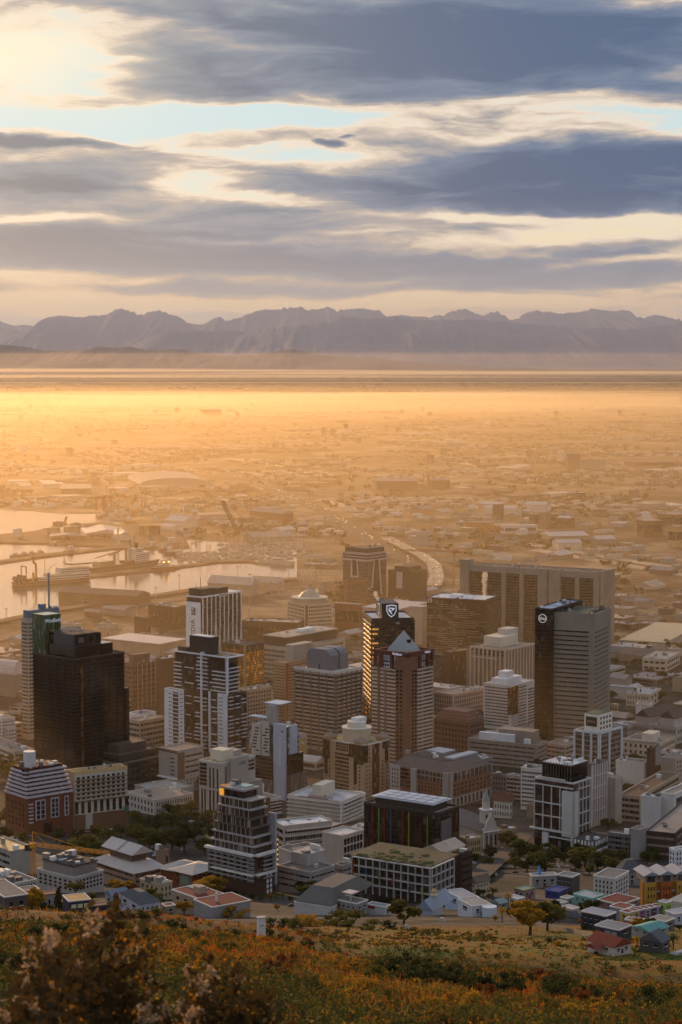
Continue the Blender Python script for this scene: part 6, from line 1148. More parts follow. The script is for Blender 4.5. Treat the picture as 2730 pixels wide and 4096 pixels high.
# ------------------------------------------------------------------ plants
def leaf_cards(pts, size, seed, flat_=.0):
    """many small leaf-sized faces at the given points, one mesh builder"""
    r = np.random.RandomState(seed); P = np.asarray(pts, float); n = len(P)
    a = r.normal(size=(n, 3)); a /= np.linalg.norm(a, axis=1)[:, None]; b = r.normal(size=(n, 3)); b -= (a * b).sum(1)[:, None] * a; b /= np.linalg.norm(b, axis=1)[:, None]
    s = (np.asarray(size) * r.uniform(.6, 1.4, n))[:, None]
    V = np.stack([P - a * s - b * s * .55, P + a * s * .2 - b * s * .75, P + a * s * 1.1, P + a * s * .2 + b * s * .75], 1).reshape(-1, 3)
    m = MB(); m.v = [tuple(v) for v in V]; m.f = [(4 * i, 4 * i + 1, 4 * i + 2, 4 * i + 3) for i in range(n)]; m.m = [0] * n
    return m
def crown_points(seed, n, clumps, rx, rz, zc, cr=.42):
    r = np.random.RandomState(seed); out = []
    cs = []
    for k in range(clumps):
        v = r.normal(size=3); v /= np.linalg.norm(v); q = r.uniform(.35, 1) ** .5
        cs.append((v[0] * rx * q * .8, v[1] * rx * q * .8, zc + v[2] * rz * q * .8 + abs(r.normal()) * .05, r.uniform(.6, 1.2)))
    for k in range(n):
        c = cs[r.randint(clumps)]; v = r.normal(size=3); v /= np.linalg.norm(v); q = r.uniform(.45, 1) * c[3] * cr
        out.append((c[0] + v[0] * q * rx, c[1] + v[1] * q * rx, c[2] + v[2] * q * rz * .9))
    return out, cs
BARK = mat('4a3a2c', .9)
LEAFM = {'olive': mat('56521f', .8, 'leaf', .2), 'green': mat('474a1e', .8, 'leaf', .2), 'gold': mat('94701f', .8, 'leaf', .2), 'dark': mat('3a3c1c', .8, 'leaf', .2), 'rust': mat('6a3f1c', .8, 'leaf', .2)}
PROTO = {}
def tree_proto(kind, col, seed):
    """unit-height tree (1 m): trunk with limbs, crown of leaf clumps"""
    k = (kind, col, seed)
    if k in PROTO: return PROTO[k]
    r = random.Random(seed); tb = MB(); LM = LEAFM[col]
    if kind == 'round':
        pts, cs = crown_points(seed, 1500, 15, .46, .36, .62); tb.tube((0, 0, -.05), (.02, 0, .3), .045, 7, .03)
        for c in cs[:7]: tb.tube((.02, 0, .28), c[:3], .022, 5, .006)
        cm = leaf_cards(pts, .047, seed)
    elif kind == 'flat':
        pts, cs = crown_points(seed, 1300, 12, .55, .18, .78, .4); tb.tube((0, 0, -.05), (.05, .02, .5), .04, 7, .025)
        for c in cs[:8]: tb.tube((.05, .02, .48), c[:3], .02, 5, .006)
        cm = leaf_cards(pts, .042, seed)
    elif kind == 'conifer':
        pts = []; tb.tube((0, 0, -.05), (0, 0, .98), .03, 7, .004)
        for i in range(16):
            z = .1 + .86 * i / 16; R_ = .23 * (1 - i / 17) + .02
            for j in range(7):
                a = r.uniform(0, 6.28); tb.tube((0, 0, z), (R_ * math.cos(a), R_ * math.sin(a), z - .02), .006, 4, .002)
                for q in range(12): t = r.uniform(.25, 1); pts.append((R_ * t * math.cos(a) + r.gauss(0, .01), R_ * t * math.sin(a) + r.gauss(0, .01), z - .02 * t + r.gauss(0, .012)))
        cm = leaf_cards(pts, .032, seed)
    elif kind == 'palm':
        tb.tube((0, 0, -.05), (.02, 0, .7), .03, 7, .024); cm = MB()
        for i in range(34):
            a = i * 2.4; up = r.uniform(-.5, .9); L_ = .34; p = Vector((.02, 0, .7)); d = Vector((math.cos(a), math.sin(a), up)).normalized(); side = Vector((-math.sin(a), math.cos(a), 0))
            for s in range(5):
                q = p + d * L_ / 5; w0, w1 = .035 * math.sin(.5 + s * .5), .035 * math.sin(.5 + (s + 1) * .5) if s < 4 else .003
                cm.add([p - side * w0, p + side * w0, q + side * w1, q - side * w1], [(0, 1, 2, 3)]); p = q; d = (d + Vector((0, 0, -.28))).normalized()
    else:                                          # bush
        pts, cs = crown_points(seed, 900, 11, .62, .5, .42, .42)
        for c in cs[:7]: tb.tube((c[0] * .1, c[1] * .1, -.1), c[:3], .02, 4, .006)
        cm = leaf_cards(pts, .045, seed)
    PROTO[k] = (tb.mesh('trunk', BARK), cm.mesh('crown', LM)); return PROTO[k]
def tree(name, label, kind, col, loc, h, cat='tree', group=None, seed=0, wide=1.0):
    tm, cm = tree_proto(kind, col, seed); o = empty(name, loc, rnd.uniform(0, 6.28), label, cat, group); o.scale = (h * wide, h * wide, h)
    link('trunk' if cat != 'shrub' else 'stem', tm, o); link('crown' if cat != 'shrub' else 'foliage', cm, o); return o
def tr(name, label, kind, col, x, y, hpx, near=False, **k):
    p = hit0(x, y) if near else hit(x, y); return tree(name, label, kind, col, (p[0], p[1], p[2] - .1), hpx * p[1] / F * (1.3 if name == 'street_tree' else 1), **k)
# single trees that stand out
tr('pine_tree', 'wide golden crowned tree at the upper edge of the grassy field', 'round', 'olive', 1615, 3712, 112, True, seed=1, wide=1.25)
tr('leafy_tree', 'large golden tree beside the houses at the end of the field', 'round', 'gold', 2120, 3742, 150, seed=2, wide=1.25); tr('leafy_tree', 'broad dark green tree partly behind the large golden tree', 'round', 'olive', 2190, 3725, 120, seed=3, wide=1.3)
tr('palm_tree', 'tall slim palm among the painted houses', 'palm', 'gold', 2033, 3640, 92, seed=1, wide=.8); tr('palm_tree', 'bushy dark palm beside the cream terrace by the glass podium', 'palm', 'dark', 1972, 3605, 70, seed=2, wide=1.4); tr('palm_tree', 'palm with golden fronds next to the wide golden tree', 'palm', 'gold', 2010, 3690, 80, seed=3); tr('palm_tree', 'stout palm with orange fronds beside the grey gabled house', 'palm', 'olive', 2695, 3800, 85, seed=4, wide=1.3); tr('palm_tree', 'small golden palm in front of the grey gabled house', 'palm', 'gold', 2552, 3790, 60, seed=5, wide=1.2)
for x in (965, 1000): tr('palm_tree', 'small ragged palm before the terrace tower base' if x < 980 else 'second ragged palm nearer the terrace tower base', 'palm', 'gold', x, 3640, 60, seed=6, wide=.9)
for x in (1105, 1130): tr('palm_tree', 'thin street palm by the terrace tower forecourt' if x < 1110 else 'thin street palm closer to the louvred block', 'palm', 'olive', x, 3600, 42, seed=7, wide=.9)
tr('conifer_tree', 'tall dark tiered conifer beside the navy house', 'conifer', 'dark', 236, 3655, 118, seed=1); tr('conifer_tree', 'dark tiered conifer beside the slate roofed white house', 'conifer', 'dark', 465, 3655, 95, seed=2, wide=1.1)
tr('leafy_tree', 'bronze crowned tree in front of the yellow house', 'round', 'gold', 130, 3652, 105, seed=4, wide=1.0); tr('leafy_tree', 'dark round bush tree between yellow and navy houses', 'round', 'dark', 180, 3655, 45, seed=5, wide=1.4); tr('leafy_tree', 'flat topped tree before the construction building', 'flat', 'olive', 305, 3600, 75, seed=6, wide=1.0); tr('leafy_tree', 'layered golden green tree above the slate roofed white house', 'flat', 'gold', 480, 3600, 85, seed=7, wide=1.1); tr('leafy_tree', 'reddish tree beside the layered golden green tree', 'round', 'rust', 522, 3595, 65, seed=8, wide=1.1); tr('leafy_tree', 'flat topped green tree before the beige house', 'flat', 'olive', 610, 3640, 85, seed=9, wide=1.2); tr('leafy_tree', 'wide golden tree at the foot of the terrace tower', 'round', 'gold', 845, 3580, 75, seed=10, wide=2.0); tr('leafy_tree', 'bright golden bush tree beside the maroon roofed house', 'round', 'gold', 738, 3662, 60, seed=11, wide=1.4); tr('leafy_tree', 'low green tree behind the navy house', 'round', 'olive', 372, 3600, 30, seed=12, wide=1.8)
for x, y, h, n in ((2550, 3730, 60, 'small golden tree beside the navy gabled house'), (2600, 3730, 60, 'dark round tree in front of the pink house'), (2370, 3650, 55, 'dark wide tree among the turquoise houses'), (2215, 3640, 40, 'dark tree in front of the blue house'), (2095, 3590, 35, 'dark tree behind the green house'), (1915, 3650, 40, 'golden tree beside the white water tank house'), (2390, 3740, 40, 'small dark tree by the garden wall of the navy villa')):
    tr('leafy_tree', n, 'round', 'gold' if 'golden' in n else 'dark', x, y, h, seed=x % 9, wide=1.4)
# park and street trees of the centre
PK = [(30, 3040, 60), (75, 3060, 55), (10, 3100, 75), (60, 3130, 60), (105, 3075, 45), (20, 3370, 50), (90, 3380, 40), (230, 3370, 45), (310, 3390, 55), (400, 3370, 70), (440, 3390, 60), (480, 3350, 45), (330, 3440, 75), (395, 3450, 70), (280, 3420, 55), (535, 3290, 40), (560, 3330, 60), (610, 3345, 70), (650, 3300, 50), (690, 3330, 60), (740, 3420, 100), (690, 3400, 70), (790, 3300, 45), (830, 3320, 55), (560, 3390, 75), (600, 3400, 60), (640, 3400, 55), (855, 3280, 40), (900, 3300, 45), (690, 3270, 35), (740, 3285, 35), (780, 3370, 60), (860, 3360, 50), (820, 3420, 60), (250, 3480, 50)]
PK2 = [(2030, 3395, 50), (2080, 3450, 70), (2115, 3440, 60), (2150, 3470, 65), (2190, 3440, 60), (2220, 3470, 60), (2060, 3480, 40), (2180, 3490, 50), (2310, 3450, 60), (2340, 3470, 65), (2390, 3480, 60), (2420, 3470, 55), (2460, 3490, 50), (2590, 3455, 45), (2300, 3490, 50), (1950, 3470, 35), (1905, 3455, 35), (1965, 3445, 45), (2255, 3455, 40), (2360, 3500, 40), (2110, 3490, 45), (2480, 3455, 45), (2615, 3440, 40)]
PK3 = [(2465, 2570, 24), (2500, 2585, 26), (2540, 2590, 24), (2580, 2600, 28), (2620, 2595, 26), (2660, 2600, 30), (2700, 2605, 28), (2480, 2600, 24), (2460, 2660, 22), (2500, 2665, 20), (2640, 2580, 24), (2720, 2620, 30), (2450, 2540, 20), (2600, 2530, 20), (2500, 2520, 18), (2560, 2545, 20), (2700, 2520, 20), (2660, 2500, 18), (2540, 2610, 22), (2590, 2615, 24)]
PK4 = [(1180 + 11 * k, 3560 + (k * 37) % 30, 40) for k in range(9)] + [(1340, 3590, 40), (1365, 3600, 45), (1440, 3600, 35), (1215, 3640, 35)]
for L_, g, lab in ((PK, 'trees of the park below the brick terraces', 'shady broadleaf tree in the park between brick terraces and grey office blocks'), (PK2, 'trees around the square', 'dark broadleaf tree around the square below the brown framed block'), (PK3, 'trees by the railway land', 'low tree among car parks below the louvred tower'), (PK4, 'trees by the louvred block', 'low tree at the foot of the louvred office block')):
    for i, (x, y, h) in enumerate(L_):
        tr('street_tree', lab, 'round', ('olive', 'green', 'dark')[i % 3] if g != PK2 else 'dark', x, y, h * rnd.uniform(.85, 1.1), group=g, seed=20 + i % 6, wide=rnd.uniform(1.1, 1.5))
for i in range(46):
    x, y = rnd.uniform(1900, 2730), rnd.uniform(3580, 3790)
    if x < 2300 and y > 3690: continue
    tr('garden_tree', 'small garden tree among the painted houses', rnd.choice(('round', 'round', 'flat')), rnd.choice(('olive', 'dark', 'gold', 'green')), x, y, rnd.uniform(20, 42), group='garden trees among the painted houses', seed=20 + i % 6, wide=rnd.uniform(.9, 1.4))
for i in range(26):
    x, y = rnd.uniform(0, 1180), rnd.uniform(3585, 3650)
    tr('garden_tree', 'small tree between the houses under the construction site and terrace tower', 'round', rnd.choice(('olive', 'dark', 'gold', 'green')), x, y, rnd.uniform(20, 40), group='garden trees along the foot of the hill', seed=20 + i % 6, wide=rnd.uniform(.9, 1.4))
for i in range(110):
    x, y = rnd.uniform(0, 2730), rnd.uniform(2560, 3330)
    p = hit(x, y)
    if not all(math.hypot(p[0] - sum(q[0] for q in f[0]) / 4, p[1] - sum(q[1] for q in f[0]) / 4) > 14 for f in FOOT): continue
    tr('street_tree', 'street tree between the blocks of the centre', 'round', rnd.choice(('olive', 'dark', 'green')), x, y, rnd.uniform(.9, 1.2) * 6.5 * F / p[1], group='street trees between the blocks', seed=20 + i % 6, wide=1.3)
# ------------------------------------------------------------------ hillside
GM = [mat('9a521c', .9, 'leaf', .1, scale=.3), mat('8c6222', .9, 'leaf', .1, scale=.3), mat('4c451a', .9, 'leaf', .1, scale=.3), mat('552c16', .9, 'leaf', .1, scale=.3)]
def grass():
    r = np.random.RandomState(5); V, Fc, Mi = [], [], []; k = 0
    for i in range(52000):
        d = 1 / r.uniform(1 / 540., 1 / 14.) if r.rand() < .45 else r.uniform(60, 540); u = r.uniform(-.24, .25); x = u * d
        if d > 335 and u < -.012: continue
        n = noise.noise((x * .06, d * .03, 3.0)) + .5 * noise.noise((x * .3, d * .12, 9.0))
        fieldness = sst(-.02, .01, u) * sst(235, 275, d)
        if fieldness > .5 and n < .15: 
            if r.rand() < .45: continue
        if fieldness < .5 and n > .0 and r.rand() < .45: continue
        z = ground(x, d); mi = 0 if n < -.1 else (1 if n < .25 else 2)
        if r.rand() < .3: mi = r.randint(4)
        if fieldness > .5: mi = 2 if n > .0 else r.randint(2)
        hh = (.24 + .36 * r.rand()) * (1 + .5 * n) * (.38 if fieldness > .5 else 1.0) * (1 if d > 60 else .8); wd = .012 + .00042 * d
        for b in range(4):
            a = r.uniform(0, 6.28); dx, dy = math.cos(a), math.sin(a); px, py = x + r.normal() * .2, d + r.normal() * .2; le = hh * r.uniform(.1, .6)
            V += [(px - dy * wd, py + dx * wd, z - .05), (px + dy * wd, py - dx * wd, z - .05), (px + dx * le, py + dy * le, z + hh * r.uniform(.6, 1.2))]; Fc.append((k, k + 1, k + 2)); Mi.append(mi); k += 3
    m = MB(); m.v, m.f, m.m = V, Fc, Mi; o = tag(link('grass', m.mesh('grass', *GM)), kind='stuff')
grass()
def heath():
    r = np.random.RandomState(9); P = [[], [], [], []]; Z = [[], [], [], []]
    for i in range(7600):
        d = 1 / r.uniform(1 / 265., 1 / 30.) if r.rand() < .6 else r.uniform(70, 262); u = r.uniform(-.22, .23)
        if i > 6600: d = r.uniform(255, 520); u = r.uniform(-.05, .17 if d < 420 else .08)
        x = u * d
        q = noise.noise((x * .07, d * .03, 15.0)) + .4 * noise.noise((x * .25, d * .1, 1.0))
        if q < -.12 and r.rand() < .8: continue
        if u > .01 and 236 < d < 252: continue
        k = (2 if r.rand() < .7 else 0) if q > .22 else (0 if r.rand() < .55 else (1 if r.rand() < .4 else 3)); s = r.uniform(.2, .6) * (1.5 if q > .2 else .8); z = ground(x, d)
        for j in range(44 if d < 90 else 28): v = r.normal(size=3); v /= np.linalg.norm(v); P[k].append((x + v[0] * s * 1.3, d + v[1] * s * 1.3, z + s * .5 + v[2] * s * .7)); Z[k].append(.022 + .0005 * d)
    for p, q_, c, sd_ in zip(P, Z, ('olive', 'gold', 'dark', 'rust'), (1, 2, 3, 4)): tag(leaf_cards(p, q_, sd_).build('undergrowth', None, LEAFM[c]), kind='stuff')
heath()
BL = [('olive', 'olive green shrub on the dry hillside'), ('gold', 'golden sunlit shrub on the dry hillside'), ('dark', 'dark green shrub on the dry hillside'), ('rust', 'rusty brown shrub on the dry hillside')]
def shrubs():
    n = 0; r = random.Random(3)
    while n < 285:
        d = 1 / r.uniform(1 / 300., 1 / 45.) if r.random() < .6 else r.uniform(90, 245); u = r.uniform(-.21, .22); x = u * d
        q = noise.noise((x * .05, d * .025, 5.0)) + .3 * noise.noise((x * .2, d * .1, 1.0))
        if u > .01 and d > 232: continue
        if q < .0 and r.random() < .85: continue
        ci = 2 if q > .35 else (0 if r.random() < .5 else (1 if r.random() < .7 else 3))
        h = r.uniform(.6, 1.25) * (1.35 if q > .3 else 1) * (.8 if d < 60 else 1)
        tree('shrub', BL[ci][1], 'bush', BL[ci][0], (x, d, ground(x, d) - .1), h, 'shrub', 'shrubs on the hillside', seed=40 + n % 5, wide=r.uniform(.8, 1.3)); n += 1
shrubs()
for x, y, h, c, lab in ((1560, 3715, 45, 'dark', 'dark shrub mound beside the wide golden tree'), (1385, 3708, 55, 'olive', 'big olive shrub on the brow near the white post'), (1330, 3702, 48, 'olive', 'green shrub on the brow below the mosque'), (1240, 3705, 45, 'gold', 'gold tinted shrub on the brow beside the white post'), (1180, 3712, 40, 'olive', 'low green shrub behind the white post'), (1110, 3712, 34, 'dark', 'dark shrub beside the white post'), (600, 3668, 36, 'olive', 'green hedge shrub under the slate roofed house'), (540, 3668, 34, 'olive', 'rounded hedge shrub under the slate roofed house'), (940, 3672, 40, 'gold', 'golden shrub below the maroon roofed house'), (1475, 3722, 36, 'olive', 'small lone shrub on the orange field'), (2205, 3770, 30, 'dark', 'small dark round shrub on the green field'), (2235, 3786, 34, 'gold', 'low golden shrub at the lower end of the green field'), (2150, 3790, 24, 'olive', 'tiny olive shrub on the green field')):
    p = hit0(x, y, 150); tree('shrub', lab, 'bush', c, (p[0], p[1], p[2] - .2), h * (1.4 if x < 1480 else 1) * p[1] / F, 'shrub', seed=40 + x % 5, wide=1.8 if x < 1480 else 1.4)
WP_ = hit0(1046, 3752, 80); o = empty('marker_post', (WP_[0], WP_[1], WP_[2]), .3, 'white concrete post standing on the brow of the hill', 'post'); s = 88 * WP_[1] / F / 1.66
MB().prism([(-.32 * s, -.3), (.32 * s, -.3), (.32 * s, .3), (-.32 * s, .3)], -.5, 1.55 * s, [(-.29 * s, -.27), (.29 * s, -.27), (.29 * s, .27), (-.29 * s, .27)]).build('shaft', o, mat('d4d0c8', .8, scale=2)); MB().box(-.33 * s, .33 * s, -.3, .3, 1.55 * s, 1.66 * s).build('cap', o, mat('bdb8b0', .8, scale=2)); MB().box(-.1, .16 * s, -.29, -.27, 1.0 * s, 1.05 * s).build('plate', o, DARK)
# foreground bushes with fluffy seed heads
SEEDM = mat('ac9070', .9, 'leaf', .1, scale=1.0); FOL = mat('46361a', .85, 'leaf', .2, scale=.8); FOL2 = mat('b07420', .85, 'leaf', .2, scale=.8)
def fluffy(label, cx, d, wpx, top, seed, nst, nh):
    r = random.Random(seed); x0 = (cx - CX) / F * d; g = ground(x0, d); o = empty('seed_head_bush', (x0, d, g), 0, label, 'bush'); W2 = wpx / F * d / 2
    st, lv, lv2, tips = MB(), [], [], []
    def ztop(t):                                   # ragged outline of the bush
        return (H + ray(cx, top)[1] * d - g) * (1 - .42 * t * t + .07 * math.sin(9 * t + seed))
    for i in range(nst):
        t = r.uniform(-1, 1); dy = r.uniform(-1.0, 1.0); zt = ztop(t) * r.uniform(.55, 1.0); b = Vector((t * W2 * .35, dy * .3, -.3)); e = Vector((t * W2 + r.gauss(0, .08), dy * 1.0, zt)); mid = b.lerp(e, .5) + Vector((t * .12, 0, .15)); st.tube(b, mid, .012, 4, .008); st.tube(mid, e, .008, 4, .004)
        tips.append(e)
        for k in range(170):
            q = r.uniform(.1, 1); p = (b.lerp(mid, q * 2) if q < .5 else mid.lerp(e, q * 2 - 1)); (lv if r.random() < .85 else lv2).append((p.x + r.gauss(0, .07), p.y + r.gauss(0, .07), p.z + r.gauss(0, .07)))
    st.build('stems', o, BARK); leaf_cards(lv, .040, seed).build('foliage', o, FOL); leaf_cards(lv2, .019, seed + 1).build('sun_tinted_foliage', o, FOL2)  # golden leaves carry sunlight in their colour
    hm = []
    for k in range(4):
        rr = np.random.RandomState(seed + k); P = rr.normal(size=(46, 3)) * (.014, .014, .032); hm.append(leaf_cards(P, .014, seed + k).mesh('seed_head', SEEDM))
    extra = MB(); n = 0
    for e in tips:
        for k in range(r.choice((1, 2, 2, 3))):
            if n >= nh: break
            h_ = link('seed_head', r.choice(hm), o); h_.location = e + Vector((r.gauss(0, .05), r.gauss(0, .05), r.uniform(-.05, .05))); h_.rotation_euler = (r.gauss(0, .4), r.gauss(0, .4), r.uniform(0, 6)); q = r.uniform(.7, 1.3); h_.scale = (q, q, q); n += 1
fluffy('largest blurred bush with pale fluffy seed heads close to the camera', 330, 15.5, 860, 3700, 1, 150, 98)
fluffy('smaller blurred bush with few seed heads beside the largest one', 900, 17.0, 420, 3785, 2, 75, 36)
fluffy('low dark blurred bush at the bottom edge under the seed heads', 120, 13.0, 420, 3880, 4, 60, 40)
# ------------------------------------------------------------------ harbour and plain
def at0(x, y, z=0.0):
    rx, rz = ray(x, y); d = (z - H) / rz; return Vector((rx * d, d, z))
def shed(name, label, cat, xl, xc, xr, yt, yb, a, wall, roof, style='gable', rh=5, win=0, par='wall'):
    b = B(name, label, cat, xl, xc, xr, yt, yb, a, wall, dmax=150); ax = 'y' if b.L > b.W else 'x'
    if style == 'gable': b.p('roof', MB().gable(0, b.W, 0, b.L, b.zt, rh, 1.0, ax), roof)
    elif style == 'arch':
        mb = MB(); n = 9; L_ = b.L if ax == 'y' else b.W; w = b.W if ax == 'y' else b.L
        for k in range(n):
            a0, a1 = math.pi * k / n, math.pi * (k + 1) / n; c = [(w / 2 - w / 2 * math.cos(t), b.zt + rh * math.sin(t)) for t in (a0, a1)]
            q = [(c[0][0], 0, c[0][1]), (c[1][0], 0, c[1][1]), (c[1][0], L_, c[1][1]), (c[0][0], L_, c[0][1])]
            q2 = [(w / 2, 0, b.zt), (w / 2, L_, b.zt)]
            mb.add([(x, y, z) if ax == 'y' else (y, x, z) for x, y, z in q + q2], [(0, 1, 2, 3), (0, 4, 1), (3, 2, 5)])
        b.p('roof', mb, roof)
    else: b.p('roof', MB().box(-.6, b.W + .6, -.6, b.L + .6, b.zt, b.zt + .7), roof)
    if win:
        for f in 'LR': b.bands(f, .05, .95, .35, .75, 1, 1, GD, mull=win, d=.15)
    return b
SW, SG, SD, SB = mat('c6b8a6', .7), mat('97887a', .8), mat('5a4736', .8), mat('7d5a42', .85); RW, RG = mat('b4aca4', .6, 'metalroof'), mat('8d8078', .7, 'metalroof')
